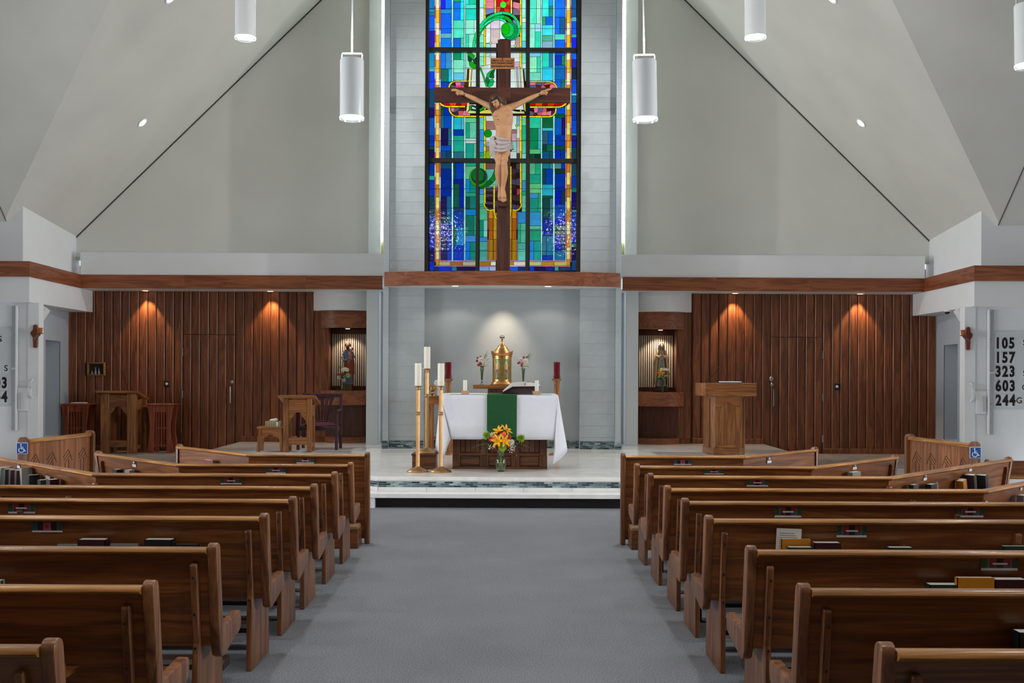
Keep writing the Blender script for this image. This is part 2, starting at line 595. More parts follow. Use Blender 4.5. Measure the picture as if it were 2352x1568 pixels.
# --- timber back walls, one board at a time
YW = 19.70
PW = 0.161
def timber_wall(side, xa, xb, door_px, idx):
    w = root('wall_back_' + side)
    B(xa - 0.05, xb + 0.05, YW + 0.035, YW + 0.2, 0, 3.6).build('backing', WALLW, w)
    n = round((xb - xa) / PW)
    pw = (xb - xa) / n
    da = round((X(door_px[0], YW) - xa) / pw); db = round((X(door_px[1], YW) - xa) / pw)
    ztop = 3.14
    zd = Zh(772, YW)
    d = root('door_%d' % idx)
    cache = {}
    for i in range(n):
        x0 = xa + i * pw
        flr = Z1 if (x0 + pw / 2 < -4.9 or x0 + pw / 2 > 4.72) else Z2
        isd = da <= i < db
        jobs = [(w, flr + 0.1, ztop)]
        if isd:
            jobs = [(w, zd + 0.012, ztop), (d, flr + 0.015, zd)]
        for par, z0, z1 in jobs:
            g0 = 0.006 if (isd and i == da) else 0.001
            g1 = 0.006 if (isd and i == db - 1) else 0.001
            key = (round(z1 - z0, 3), g0, g1)
            if key not in cache:
                cache[key] = MB().prism([(p_ if side == 'left' else pw - p_, q_) for p_, q_ in [(g0 + 0.004, 0.0), (g0 + 0.016, -0.004), (pw - g1 - 0.017, -0.021), (pw - g1 - 0.005, -0.012), (pw - g1 - 0.004, 0.034), (g0 + 0.004, 0.034)]], 'Z', 0, z1 - z0).mesh('plank')
                cache[key].materials.append(WALLW)
            o = link('plank', cache[key], None, par)
            o.location = (x0, YW, z0)
        if not isd:
            pass
    # skirting in two levels
    sk = MB()
    for (a, b, f) in ((xa, xa + da * pw, 0), (xa + db * pw, xb, 0)):
        for lo, hi, f in ((-20, -4.9, Z1), (-4.9, 4.72, Z2), (4.72, 20, Z1)):
            p, q = max(a, lo), min(b, hi)
            if q - p > 0.05:
                sk.box(p, q, YW - 0.035, YW + 0.03, f, f + 0.1)
    o = sk.build('baseboard_' + side, WALLW, bevel=0.006); struct(o)
    # door furniture
    left_handle = door_px[2]
    hx = X(left_handle, YW - 0.03)
    m = MB()
    zc = Zh(907 if side == 'left' else 913, YW, left_handle)
    m.tube([(hx, YW - 0.02, zc + 0.16), (hx, YW - 0.07, zc + 0.15), (hx, YW - 0.07, zc - 0.15), (hx, YW - 0.02, zc - 0.16)], 0.011, 8)
    m.build('pull_handle', STEEL, d, smooth=True)
    MB().lathe([(0.001, 0), (0.03, 0), (0.03, 0.012), (0.022, 0.02), (0.001, 0.02)], 16).xf(Matrix.Translation((hx + 0.02 * (1 if side == 'left' else -1), YW - 0.018, zc + 0.24)) @ Matrix.Rotation(R(90), 4, 'X')).build('lock_cylinder', STEEL, d, smooth=True)
    if side == 'right':
        MB().lathe([(0.001, 0), (0.042, 0), (0.042, 0.012), (0.03, 0.024), (0.001, 0.026)], 16).xf(Matrix.Translation((hx - 0.03, YW - 0.018, zc + 0.35)) @ Matrix.Rotation(R(90), 4, 'X')).build('deadbolt', STEEL, d, smooth=True)
    hxs = xa + (da if side == 'left' else db) * pw
    for hz in (0.28, 1.05, 1.83):
        B(hxs - 0.012, hxs + 0.012, YW - 0.03, YW - 0.018, Z1 + hz - 0.07, Z1 + hz + 0.07).build('hinge', STEEL, d)
    return w
XWL0, XWL1 = X(158, YW), X(722, YW)
XWR0, XWR1 = X(1590, YW), X(2149, YW)
timber_wall('left', XWL0, XWL1, (425, 541, 530), 1)
timber_wall('right', XWR0, XWR1, (1766, 1884, 1776), 2)

# --- soffit, fascia beams, white band, gable wall, columns and light slots
ZB0, ZB1, ZB2 = 3.13, 3.37, 3.77
YB = 19.0
YG = 19.35
gl, gr = at(163, 555, YG), at(2143, 560, YG)
tl, tr = at(737, 0, YG), at(1575, 0, YG)
SLOPE = 0.5 * ((tl.z - gl.z) / (tl.x - gl.x) + (tr.z - gr.z) / (gr.x - tr.x))
HALF = 0.5 * ((gr.x - gl.x))
ZE = 0.5 * (gl.z + gr.z)
def hn(x):
    return ZE + SLOPE * (HALF - abs(x - AX))
print('gable', SLOPE, HALF, ZE, hn(AX))
XIN = X(878, YB)          # inner end of the side beams
for s, nm in ((-1, 'left'), (1, 'right')):
    def bx(x0, x1, *a):
        p, q = sorted((mxs(x0, s), mxs(x1, s)))
        return B(p, q, *a)
    xo = -7.62
    o = bx(xo, XIN, YB + 0.05, YW + 0.1, ZB0, ZB0 + 0.03).build('ceiling_soffit_' + nm, WHITE); struct(o)
    tr_ = root('trim_%d' % (1 if s < 0 else 2))
    # fascia in lengths, a seam between the boards
    cuts = [xo + 0.012, -5.75, -3.6, XIN] if s < 0 else [xo + 0.012, -5.6, -3.9, XIN]
    for a, b in zip(cuts, cuts[1:]):
        bx(a + 0.001, b - 0.001, YB - 0.005, YB + 0.05, ZB0, ZB1).build('fascia_board', BEAMW, tr_)
    o = bx(xo, XIN, YB + 0.02, YG + 0.1, ZB1, ZB2).build('wall_band_' + nm, WHITE); struct(o)
    # column beside the shrine, floor to roof
    cx0, cx1 = X(842, 19.2), X(869.5, 19.2)
    o = bx(cx0, cx1, 19.15, 19.75, Z2, 3.13).build('column_lower_' + nm, TRIMW, bevel=0.004); struct(o)
    o = bx(X(845, 19.22), X(873, 19.22), 19.22, 19.5, ZB2, 9.2).build('column_upper_' + nm, TRIMW); struct(o)
    # recess and glowing slot window between column and tower
    o = bx(cx1 - 0.03, XIN + 0.25, 19.6, 19.75, Z2, 3.14).build('wall_recess_' + nm, GREYW); struct(o)
    wn = root('window_%d' % (2 if s < 0 else 3))
    bx(X(871.5, 19.32), X(888, 19.32), 19.30, 19.33, ZB2 + 0.25, 9.2).build('slot_pane', emit('slot_daylight', '#fffdea', 24.0), wn)
    bx(X(871.5, 19.32), X(888, 19.32), 19.30, 19.33, ZB2, ZB2 + 0.25).build('slot_sill_panel', plain('slot_yellow', '#b7bd7c', 0.6, var=0.03), wn)
    # gable wall
    pts = [(-7.95, ZB2 - 0.1), (AX - 1.9, ZB2 - 0.1), (AX - 1.9, hn(AX - 1.9) + 0.05), (-7.95, hn(-7.95) + 0.05)]
    pts = [(mxs(a, s), b) for a, b in pts]
    o = MB().prism(pts, 'Y', YG, YG + 0.15).build('wall_gable_' + nm, GABLE); struct(o)
    # dark shadow joint between gable wall and sloping ceiling
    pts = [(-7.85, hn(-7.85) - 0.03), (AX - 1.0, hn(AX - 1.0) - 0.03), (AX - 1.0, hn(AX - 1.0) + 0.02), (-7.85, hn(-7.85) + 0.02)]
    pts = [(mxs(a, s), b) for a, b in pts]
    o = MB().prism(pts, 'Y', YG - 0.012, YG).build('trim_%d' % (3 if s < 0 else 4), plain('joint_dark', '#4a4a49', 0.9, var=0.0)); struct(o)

# rear wall of the nave, behind the viewer
o = MB().prism([(-7.95, 0), (7.75, 0), (7.75, hn(7.75)), (AX, hn(AX)), (-7.95, hn(-7.95))], 'Y', -6.2, -6.0).build('wall_rear', WHITE); struct(o)
# --- ceiling: nave gable crossing the gable of the two arms
YE = 16.75
YC = YE - HALF            # ridge line of the arms
YN = YC - HALF
def ceilpoly(name, pts):
    lo = [(x, y, z) for x, y, z in pts]
    hi = [(x, y, z + 0.2) for x, y, z in pts]
    n = len(pts)
    m = MB().add(lo + hi, [tuple(range(n)), tuple(range(2 * n - 1, n - 1, -1))] + [(i, (i + 1) % n, n + (i + 1) % n, n + i) for i in range(n)])
    return struct(m.build(name, CEIL))
ZR = hn(AX)
for s, nm in ((-1, 'left'), (1, 'right')):
    e = AX + s * HALF
    f = AX + s * 15
    ceilpoly('ceiling_nave_' + nm, [(e, YG, ZE), (AX, YG, ZR), (AX, YC, ZR), (e, YE, ZE)])
    ceilpoly('ceiling_arm_' + nm, [(e, YE, ZE), (AX, YC, ZR), (f, YC, ZR), (f, YE, ZE)])
    ceilpoly('ceiling_arm_rear_' + nm, [(f, YC, ZR), (AX, YC, ZR), (e, YN, ZE), (f, YN, ZE)])
    ceilpoly('ceiling_nave_rear_' + nm, [(AX, YC, ZR), (AX, -6, ZR), (e, -6, ZE), (e, YN, ZE)])
    # panel seam near the corner of the arm
    m = MB().tube([(e - s * 0.05 + s * 0.02, YE, ZE - 0.002), (e + s * 0.06, YE - 3.0, ZE + SLOPE * 3.0 - 0.002)], 0.008, 4)
    struct(m.build('trim_%d' % (5 if s < 0 else 6), MATS['joint_dark']))
    o = B(min(f, f + s * 0.2), max(f, f + s * 0.2), YN - 0.2, YE + 3, 0, ZR).build('wall_arm_end_' + nm, WHITE); struct(o)
    o = B(min(e, f), max(e, f), YN - 0.2, YN, 0, ZE + 0.2).build('wall_arm_rear_' + nm, WHITE); struct(o)
    # daylight opening closed off below the eaves of the nave behind the crossing
    o = B(min(e, e + s * 0.2), max(e, e + s * 0.2), -6, YN, 0, ZE + 0.3).build('wall_nave_' + nm, WHITE); struct(o)

# --- corner of the arms: upper wall, fascia, white bulkhead, post, board wall, grey side wall with a recess
def plan(s, pts):
    return [(mxs(a, s), b) for a, b in pts]
for s, nm in ((-1, 'left'), (1, 'right')):
    ym = YE - 0.05
    # upper wall between fascia and eaves
    o = MB().prism(plan(s, [(-16, ym + 0.15), (-7.66, ym + 0.15), (-7.84, YG + 0.2), (-8.6, YG + 0.2), (-8.6, ym + 0.5), (-16, ym + 0.5)]), 'Z', ZB1, ZE + 0.25).build('wall_upper_' + nm, WHITE); struct(o)
    # fascia turning the corner
    t = root('trim_%d' % (7 if s < 0 else 8))
    MB().prism(plan(s, [(-16, ym - 0.04), (-7.47, ym - 0.04), (-7.50, ym + 0.02), (-16, ym + 0.02)]), 'Z', ZB0, ZB1).build('fascia_board', BEAMW, t)
    MB().prism(plan(s, [(-7.468, ym - 0.04), (-7.60, YB - 0.005), (-7.66, YB + 0.02), (-7.53, ym + 0.02)]), 'Z', ZB0, ZB1).build('fascia_board', BEAMY, t)
    # bulkhead
    o = MB().prism(plan(s, [(-16, ym), (-7.49, ym), (-7.655, YW - 0.022), (-8.6, YW - 0.022), (-16, YW - 0.022)]), 'Z', 2.735, ZB0 - 0.001).build('ceiling_bulkhead_' + nm, WHITE); struct(o)
    o = MB().prism(plan(s, [(-16, ym + 0.1), (-7.5, ym + 0.1), (-7.62, YB + 0.05), (-8.6, YG), (-16, YG)]), 'Z', ZB0 - 0.001, ZB1 - 0.002).build('ceiling_lining_' + nm, WHITE); struct(o)
    # post and wall of boards
    yp = 16.9
    o = B(*sorted((mxs(-7.60, s), mxs(-7.42, s))), yp, yp + 0.17, 0, 2.735).build('column_post_' + nm, WHITE, bevel=0.006); struct(o)
    o = B(*sorted((mxs(-16, s), mxs(-7.60, s))), yp + 0.02, yp + 0.15, 0, 2.735).build('wall_arm_' + nm, BOARDW); struct(o)
    # grey side wall with tall recess
    a, b = Vector((XWL0 - 0.01, YW - 0.0)), Vector((-7.62, 17.05))
    if s > 0:
        a, b = Vector((XWR1 + 0.01, YW)), Vector((mxs(-7.62, 1), 17.05))
    d = b - a; Lw = d.length; d.normalize()
    out = Vector((-1, 0)) if s < 0 else Vector((1, 0))
    w = root('wall_side_' + nm)
    def onwall(px):
        k = (px - PX) / F           # x = k*y
        # a.x + t d.x = k (a.y + t d.y)
        return (k * a.y - a.x) / (d.x - k * d.y)
    if s < 0:
        t0, t1 = sorted((onwall(139), onwall(104.5)))
    else:
        t0, t1 = sorted((onwall(2167), onwall(2199.5)))
    zt = 2.18; zb = 0.50
    def quadwall(ta, tb, z0, z1, name, mat=GREYW):
        p, q = a + d * ta, a + d * tb
        r1, r2 = q + out * 0.02, p + out * 0.02
        return MB().prism([tuple(p), tuple(q), tuple(r1), tuple(r2)], 'Z', z0, z1).build(name, mat, w)
    quadwall(0, t0, 0, 2.735, 'wall_face')
    quadwall(t1, Lw, 0, 2.735, 'wall_face')
    quadwall(t0, t1, zt, 2.735, 'wall_face')
    quadwall(t0, t1, 0, zb, 'wall_face')
    p, q = a + d * t0, a + d * t1
    pi, qi = p + out * 0.45, q + out * 0.45
    ins = MB()
    e = 0.012
    ins.prism([tuple(pi), tuple(qi), tuple(qi + out * 0.02), tuple(pi + out * 0.02)], 'Z', zb, zt)
    ins.prism([tuple(p + out * e), tuple(pi), tuple(pi - d * 0.02), tuple(p - d * 0.02 + out * e)], 'Z', zb, zt)
    ins.prism([tuple(q + out * e), tuple(qi), tuple(qi + d * 0.02), tuple(q + d * 0.02 + out * e)], 'Z', zb, zt)
    ins.prism([tuple(p + out * e), tuple(q + out * e), tuple(qi), tuple(pi)], 'Z', zt, zt + 0.02)
    ins.build('recess_lining', GREYW, w)
    MB().prism([tuple(p - out * 0.02), tuple(q - out * 0.02), tuple(qi), tuple(pi)], 'Z', zb - 0.03, zb).build('recess_sill', WHITE, w)

# --- central tower: jambs, block piers, alcove, beam, stained glass reveal
YP, YA = 18.20, 18.40
XP0, XP1 = X(893, YP), X(973.5, YP)
ZT = 10.6
tower = root('wall_tower')
for s, nm in ((-1, 'left'), (1, 'right')):
    def bb(x0, x1, *a):
        p, q = sorted((mxs(x0, s), mxs(x1, s)))
        return B(p, q, *a)
    # jamb strip with half courses
    j0, j1 = X(879, 18.1), X(892.5, 18.1)
    bb(j0 + 0.004, j1, 18.104, YG - 0.03, Z2, ZT).build('jamb_core', GROUT, tower)
    jm = None
    z = Z2
    bh = 0.1
    cm = {}
    while z < 8.6:
        if 'j' not in cm:
            cm['j'] = B(0, j1 - j0, 0, 0.05, 0.001, bh - 0.001).mesh('jamb_block'); cm['j'].materials.append(BLOCK)
        o = link('jamb_block', cm['j'], None, tower)
        o.location = (j0 if s < 0 else mxs(j1, 1), 18.10, z)
        z += bh
    # pier
    bb(XP0 - 0.02, XP1 - 0.004, YP + 0.006, YG - 0.05, Z2, ZT).build('pier_core', GROUT, tower)
    z = Z2
    i = 0
    bh = 0.2
    wp = XP1 - XP0
    while z < 8.8:
        cuts = [0, 0.4, wp] if i % 2 == 0 else [0, 0.2, wp]
        for a, b in zip(cuts, cuts[1:]):
            key = (round(b - a, 3),)
            if key not in cm:
                cm[key] = B(0.0003, b - a - 0.0003, 0, 0.18, 0.0014, bh - 0.0014).mesh('block'); cm[key].materials.append(BLOCK)
            o = link('block', cm[key], None, tower)
            o.location = (XP0 + a if s < 0 else mxs(XP0 + b, 1), YP, z)
        z += bh
        i += 1
# alcove wall
xa0, xa1 = XP1 - 0.03, mxs(XP1, 1) + 0.03
B(xa0, xa1, YA, YA + 0.3, Z2, 3.40).build('alcove_back', ALCOVE, tower)
B(xa0, xa1, YA - 0.05, YA + 0.3, 8.66, ZT).build('head_wall', BLOCK, tower)
# mosaic skirting of the tower
zs0, zs1 = Z2, Z2 + 0.135
sk = root('baseboard_tower')
mosaic_strip(sk, (X(877, 18.06), 18.10 - 0.004), (X(973.5, YP), 18.10 - 0.004) if False else (X(893, 18.1), 18.10 - 0.004), zs0, zs1, 5, 0.1)
mosaic_strip(sk, (XP0, YP - 0.004), (XP1, YP - 0.004), zs0, zs1, 5, 0.1)
mosaic_strip(sk, (XP1, YA - 0.004), (mxs(XP1, 1), YA - 0.004), zs0, zs1, 5, 0.1)
mosaic_strip(sk, (mxs(XP1, 1), YP - 0.004), (mxs(XP0, 1), YP - 0.004), zs0, zs1, 5, 0.1)
mosaic_strip(sk, (mxs(X(893, 18.1), 1), 18.10 - 0.004), (mxs(X(877, 18.06), 1), 18.10 - 0.004), zs0, zs1, 5, 0.1)
# bowed beam below the window
z0, z1 = 3.10, 3.335
hw = 1.975
nb = 16
fr, bk = [], []
for i in range(nb + 1):
    u = -1 + 2 * i / nb
    fr.append((AX + u * hw, 17.55 + 0.33 * u * u))
tb = root('trim_9')
MB().prism(fr + [(p[0], p[1] + 0.05) for p in reversed(fr)], 'Z', z0, z1).build('bowed_fascia', BEAMW, tb, smooth=True, ang=0.4)
MB().prism([(p[0], p[1] + 0.05) for p in fr] + [(AX + hw, YA - 0.0), (AX - hw, YA - 0.0)], 'Z', z0 + 0.004, z0 + 0.05).build('soffit_panel', WHITE, tb)
MB().prism([(p[0], p[1] + 0.05) for p in fr] + [(AX + hw, YA - 0.0), (AX - hw, YA - 0.0)], 'Z', z1 - 0.03, z1 - 0.004).build('ledge_top', BEAMW, tb)

# --- recessed downlights in the soffits, with their pools of light on the boards
def downlight(px, y, z, energy, col, spot=80, tilt=0.0, what='in the soffit above the timber wall', warm='#ffd9a0'):
    x = X(px, y)
    t = thing('recessed_downlight', 'small round recessed downlight ' + what, 'downlight', (x, y, z))
    MB().lathe([(0.001, 0.0), (0.055, 0.0), (0.075, -0.006), (0.08, -0.002), (0.08, 0.0)], 20).build('trim_ring', WHITE, t, smooth=True)
    MB().lathe([(0.001, -0.004), (0.05, -0.004), (0.05, -0.002), (0.001, -0.002)], 20).build('lens', emit('lamp_warm', warm, 6.0), t)
    l = light('downlight_lamp', 'SPOT', (x, y, z - 0.03), energy, col, 0.03, spot=spot, blend=0.35)
    l.rotation_euler = (tilt, 0, 0)
    l.parent = t
    l.location = (0, 0, -0.03)
    return t
downlight(333, 19.54, ZB0 - 0.001, 48, (1, 0.70, 0.40), 72, R(6), 'over the left door of the left timber wall')
downlight(620, 19.54, ZB0 - 0.001, 48, (1, 0.70, 0.40), 72, R(6), 'over the boards right of the left door')
downlight(1688, 19.54, ZB0 - 0.001, 48, (1, 0.70, 0.40), 72, R(6), 'over the boards behind the pulpit')
downlight(1975, 19.54, ZB0 - 0.001, 48, (1, 0.70, 0.40), 72, R(6), 'over the boards right of the right door')
downlight(1045, 17.8, 3.1035, 7, (1, 0.92, 0.8), 130, R(0), 'left one under the bowed beam')
downlight(1258, 17.8, 3.1035, 7, (1, 0.92, 0.8), 130, R(0), 'right one under the bowed beam')
# accent lamp over the tabernacle, hung from the same soffit
sp = light('tabernacle_spot', 'SPOT', (-0.08, 17.85, 3.06), 44, (1.0, 0.76, 0.54), 0.04, spot=64, blend=1.0)
aim(sp, (-0.08, 18.4, 2.05))
# ================================================================== stained glass window
YGL = 18.40
win = root('window_1')
def gp(px, py):
    return at(px, py, YGL)
GM = {}
def gmat(h):
    """one glass colour, sky light put in as emission"""
    if h not in GM:
        m, nt, b = newmat('stained_glass_' + h.strip('#'))
        L = nt.links.new
        c = srgb(h)
        tc = N(nt, 'ShaderNodeTexCoord')
        n = N(nt, 'ShaderNodeTexNoise'); n.inputs['Scale'].default_value = 5; n.inputs['Detail'].default_value = 3; n.inputs['Distortion'].default_value = 1.0
        L(tc.outputs['Object'], n.inputs['Vector'])
        rp = N(nt, 'ShaderNodeValToRGB')
        rp.color_ramp.elements[0].position = 0.3; rp.color_ramp.elements[0].color = tuple(x * 0.78 for x in c[:3]) + (1,)
        rp.color_ramp.elements[1].position = 0.7; rp.color_ramp.elements[1].color = tuple(min(1, x * 1.12) for x in c[:3]) + (1,)
        L(n.outputs['Fac'], rp.inputs['Fac'])
        L(rp.outputs['Color'], b.inputs['Emission Color'])
        b.inputs['Emission Strength'].default_value = 0.74
        b.inputs['Base Color'].default_value = tuple(x * 0.05 for x in c[:3]) + (1,)
        b.inputs['Roughness'].default_value = 0.08
        b.inputs['Specular IOR Level'].default_value = 0.3
        n2 = N(nt, 'ShaderNodeTexNoise'); n2.inputs['Scale'].default_value = 18; n2.inputs['Detail'].default_value = 2
        L(tc.outputs['Object'], n2.inputs['Vector'])
        bp = N(nt, 'ShaderNodeBump'); bp.inputs['Strength'].default_value = 0.25; bp.inputs['Distance'].default_value = 0.01
        L(n2.outputs['Fac'], bp.inputs['Height']); L(bp.outputs['Normal'], b.inputs['Normal'])
        GM[h] = m
    return GM[h]
NP = [0]
CAME = MB()        # lead lines round the overlaid figures
def pane_poly(pts, col, lay=0, name='pane', gap=0.45):
    """pts in photo pixels on the window plane; shrunk by the lead"""
    cx = sum(p[0] for p in pts) / len(pts); cy = sum(p[1] for p in pts) / len(pts)
    # inward offset of a roughly convex outline
    A2 = sum(pts[i][0] * pts[(i + 1) % len(pts)][1] - pts[(i + 1) % len(pts)][0] * pts[i][1] for i in range(len(pts)))
    sg = 1 if A2 > 0 else -1
    q, qe = [], []
    n = len(pts)
    for i in range(n):
        a, b, c = Vector(pts[i - 1]), Vector(pts[i]), Vector(pts[(i + 1) % n])
        d1 = (b - a).normalized(); d2 = (c - b).normalized()
        n1 = Vector((-d1.y, d1.x)) * sg; n2 = Vector((-d2.y, d2.x)) * sg
        k = n1 + n2
        den = max(0.5, 1 + n1.dot(n2))
        q.append(b + k * (gap / den)); qe.append(b - k * (0.45 / den))
    w = [gp(p[0], p[1]) for p in q]
    y0 = YGL - 0.006 - 0.005 * lay
    c0 = Vector((sum(p.x for p in w) / n, y0, sum(p.z for p in w) / n))
    m = MB().prism([(p.x - c0.x, p.z - c0.z) for p in w], 'Y', 0, 0.004)
    o = m.build(name, gmat(col), win)
    if lay > 0 and gap > 0:
        CAME.prism([(p.x, p.z) for p in (gp(v[0], v[1]) for v in qe)], 'Y', y0 + 0.0018, y0 + 0.0048)
    o.location = c0
    NP[0] += 1
    return o
def rect(x0, x1, y0, y1, col, lay=0, name='pane', gap=0.45):
    return pane_poly([(x0, y0), (x1, y0), (x1, y1), (x0, y1)], col, lay, name, gap)
# lead backing of the three lights
a, b = gp(980, 640), gp(1332, -90)
B(a.x, b.x, YGL + 0.001, YGL + 0.03, 3.33, 8.62).build('lead_panel', LEAD, win)
# bronze frame and mullions
def fbar(x0, x1, y0, y1, d=0.11):
    p, q = gp(x0, (y0 + y1) / 2), gp(x1, (y0 + y1) / 2)
    t, u = gp((x0 + x1) / 2, y0), gp((x0 + x1) / 2, y1)
    B(p.x, q.x, YGL - d, YGL + 0.02, u.z, t.z).build('mullion', FRAMEM, win, bevel=0.003)
fbar(976, 985.5, -85, 624, 0.16); fbar(1324.5, 1334, -85, 624, 0.16)
fbar(1094, 1101, -85, 624); fbar(1208, 1216, -85, 624)
fbar(985.5, 1324.5, 113, 122.3, 0.104); fbar(985.5, 1324.5, 366, 375.5, 0.104)
fbar(976, 1334, -92, -84, 0.16)
for by in (21, 67, 159, 189, 266, 324, 434, 479, 530, 577):
    p, q = gp(986, by), gp(1324, by)
    MB().tube([(p.x, YGL - 0.03, p.z), (q.x, YGL - 0.03, q.z)], 0.0035, 5).build('saddle_bar', LEAD, win)
# background columns: (x0, x1, [(y0, y1, colours with widths)])
def colm(x0, x1, rows):
    for y0, y1, cs in rows:
        if isinstance(cs, str):
            cs = [(1.0, cs)]
        x = x0
        for wd, c in cs:
            rect(x, x + (x1 - x0) * wd, y0 - 0.4, y1 + 0.4, '#' + c)
            x += (x1 - x0) * wd
colm(986, 998, [(-84, -30, '0868c8'), (-29, 21, '0a78c8'), (22, 27, '10a5c5'), (28, 36, '0878c0'), (37, 71, '0060ff'), (72, 113, '2016b8'), (122, 154, '0890c8'), (155, 164, '50b8c8'), (165, 204, '0040f0'), (205, 247, '104868'), (248, 270, '141060'), (271, 311, '0050b8'), (312, 336, '0030a0'), (337, 343, '184840'), (344, 366, '141050'), (375, 403, '003090'), (404, 413, '20a090'), (414, 450, '0030b0'), (451, 490, '123a50'), (491, 495, '305868'), (496, 526, '0038a0'), (527, 559, '0018a0'), (560, 570, '0030c8'), (571, 600, '100c50'), (601, 621, '0028b0')])
colm(1012.5, 1037, [(-84, -30, '0868ff'), (-29, 21, [(.42, '1820f0'), (.58, '0878ff')]), (22, 31, '1898e0'), (32, 76, '0068ff'), (77, 87, '60b8c8'), (88, 113, '0880ff'), (122, 158, [(.45, '0878f0'), (.55, '3890c8')]), (159, 188, [(.72, '107060'), (.28, '28c0e0')]), (189, 204, '0040c0'), (240, 265, [(.3, '085048'), (.7, '0030a8')]), (266, 294, [(.3, '086888'), (.7, '0048b8')]), (295, 334, [(.68, '141050'), (.32, '206078')]), (335, 346, '0048c0'), (347, 366, [(.5, '104878'), (.5, '104058')]), (375, 387, '104868'), (388, 431, '002888'), (432, 450, '002898'), (451, 496, [(.55, '181450'), (.45, '105888')]), (497, 512, [(.55, '103a50'), (.45, '105880')]), (513, 543, '002090'), (544, 598, [(.58, '141050'), (.42, '0030a8')])])
colm(1041.5, 1065.5, [(-84, -30, '18a8ff'), (-29, 4, [(.7, '18a070'), (.3, '18e8f0')]), (5, 46, [(.66, '0878ff'), (.34, '18f0ff')]), (47, 87, '50e8c8'), (88, 113, [(.7, '0868e8'), (.3, '50d0a0')]), (122, 137, [(.72, '109068'), (.28, '30e0b0')]), (138, 167, '80e8c8'), (168, 184, '60c8f0'), (270, 297, [(.75, '20b0c8'), (.25, '50a8d0')]), (298, 311, '0038a0'), (312, 348, '18a088'), (349, 366, '286878'), (375, 411, [(.2, '104840'), (.8, '0038a8')]), (412, 422, '081c88'), (423, 476, [(.58, '0c5040'), (.42, '0020a0')]), (477, 485, '183c68'), (486, 521, '0038a0'), (522, 563, [(.27, '0c4c40'), (.73, '0878c0')]), (564, 598, '0030b0')])
colm(1069.5, 1094, [(-84, -30, '40e8d8'), (-29, 10, [(.3, '20f0ff'), (.7, '18c898')]), (11, 20, '50f8d8'), (21, 45, '18e0c8'), (46, 78, [(.8, '90f8d8'), (.2, 'd0fff0')]), (79, 113, [(.3, '30e0b0'), (.7, '98f0d8')]), (122, 155, '90e8c0'), (156, 186, 'd0efe8'), (271, 281, '60c890'), (282, 317, [(.36, '10a078'), (.64, '60c0a0')]), (318, 329, 'b8ccc8'), (330, 366, [(.75, '189888'), (.25, '60b888')]), (375, 381, '18a078'), (382, 411, '58b080'), (412, 442, [(.4, '0880c0'), (.6, '088070')]), (443, 451, '209870'), (452, 480, [(.37, '104840'), (.63, '0c7068')]), (481, 494, '0878c0'), (495, 540, [(.8, '086858'), (.2, '209878')]), (541, 555, '3080c8'), (556, 598, [(.4, '0868d0'), (.6, '0c7868')])])
colm(1101.5, 1111.5, [(-84, -30, '90ffe8'), (-29, 17, '90ffe8'), (18, 79, 'd8fff4'), (80, 98, '80f0c0'), (99, 113, '60e0c0'), (122, 129, 'a0f0e8'), (130, 150, '80e8b8'), (151, 200, 'd0e8e4'), (268, 297, '60c8a8'), (298, 350, '3890d0'), (351, 358, '20a080'), (359, 366, '40b090'), (375, 390, '50b888'), (430, 446, '3888c8'), (447, 468, '48a890'), (469, 474, '30a080')])
colm(1101.5, 1119.5, [(475, 505, '48a880'), (506, 544, [(.5, '108068'), (.5, '70c0b8')]), (545, 554, '3080c8'), (555, 574, '489890'), (575, 598, '409888')])
colm(1189, 1208, [(487, 512, '2880c0'), (513, 557, [(.36, '209880'), (.64, '48a888')]), (558, 572, '40a098'), (573, 598, '58b8a8')])
colm(1198.5, 1208, [(-84, -30, 'a0ffe8'), (-29, 41, 'a0ffe8'), (42, 51, 'e0ffff'), (52, 94, '80f0d8'), (95, 113, '60d0ff'), (122, 145, '78e0c8'), (146, 157, 'c0f0e8'), (158, 186, '80d8c0'), (270, 288, '60c890'), (289, 322, '20b088'), (323, 352, '50b898'), (353, 366, '80d0d0'), (375, 414, '58b890'), (415, 438, '3888c0'), (439, 448, '18a070'), (449, 486, '58b098')])
colm(1216.5, 1242, [(-84, -30, '60f8d8'), (-29, 54, [(.62, '50f8d0'), (.38, 'a0ffd8')]), (122, 130, '78d0f8'), (131, 166, [(.65, '90f0c0'), (.35, '30d8b0')]), (167, 185, '70dcc0'), (270, 294, '28c098'), (295, 342, [(.76, '088050'), (.24, '38a8b8')]), (343, 353, '58b878'), (354, 366, [(.5, '0c4430'), (.5, '0c2c28')]), (375, 400, [(.52, '50a880'), (.48, '18a070')]), (401, 421, '18987c'), (422, 443, '58b878'), (487, 518, '3088c0'), (519, 526, '58b090'), (527, 553, '189070'), (554, 598, [(.37, '2080d0'), (.63, '189088')])])
rect(1216.5, 1229, 54.6, 113.4, '#90f0d8'); rect(1229, 1242, 54.6, 73, '#a0e0ff'); rect(1229, 1242, 73, 113.4, '#30e0b8')
rect(1216.5, 1236, 443.4, 455, '#3888c0'); rect(1216.5, 1236, 455, 486.6, '#188878'); rect(1236, 1242, 443.4, 486.6, '#209868')
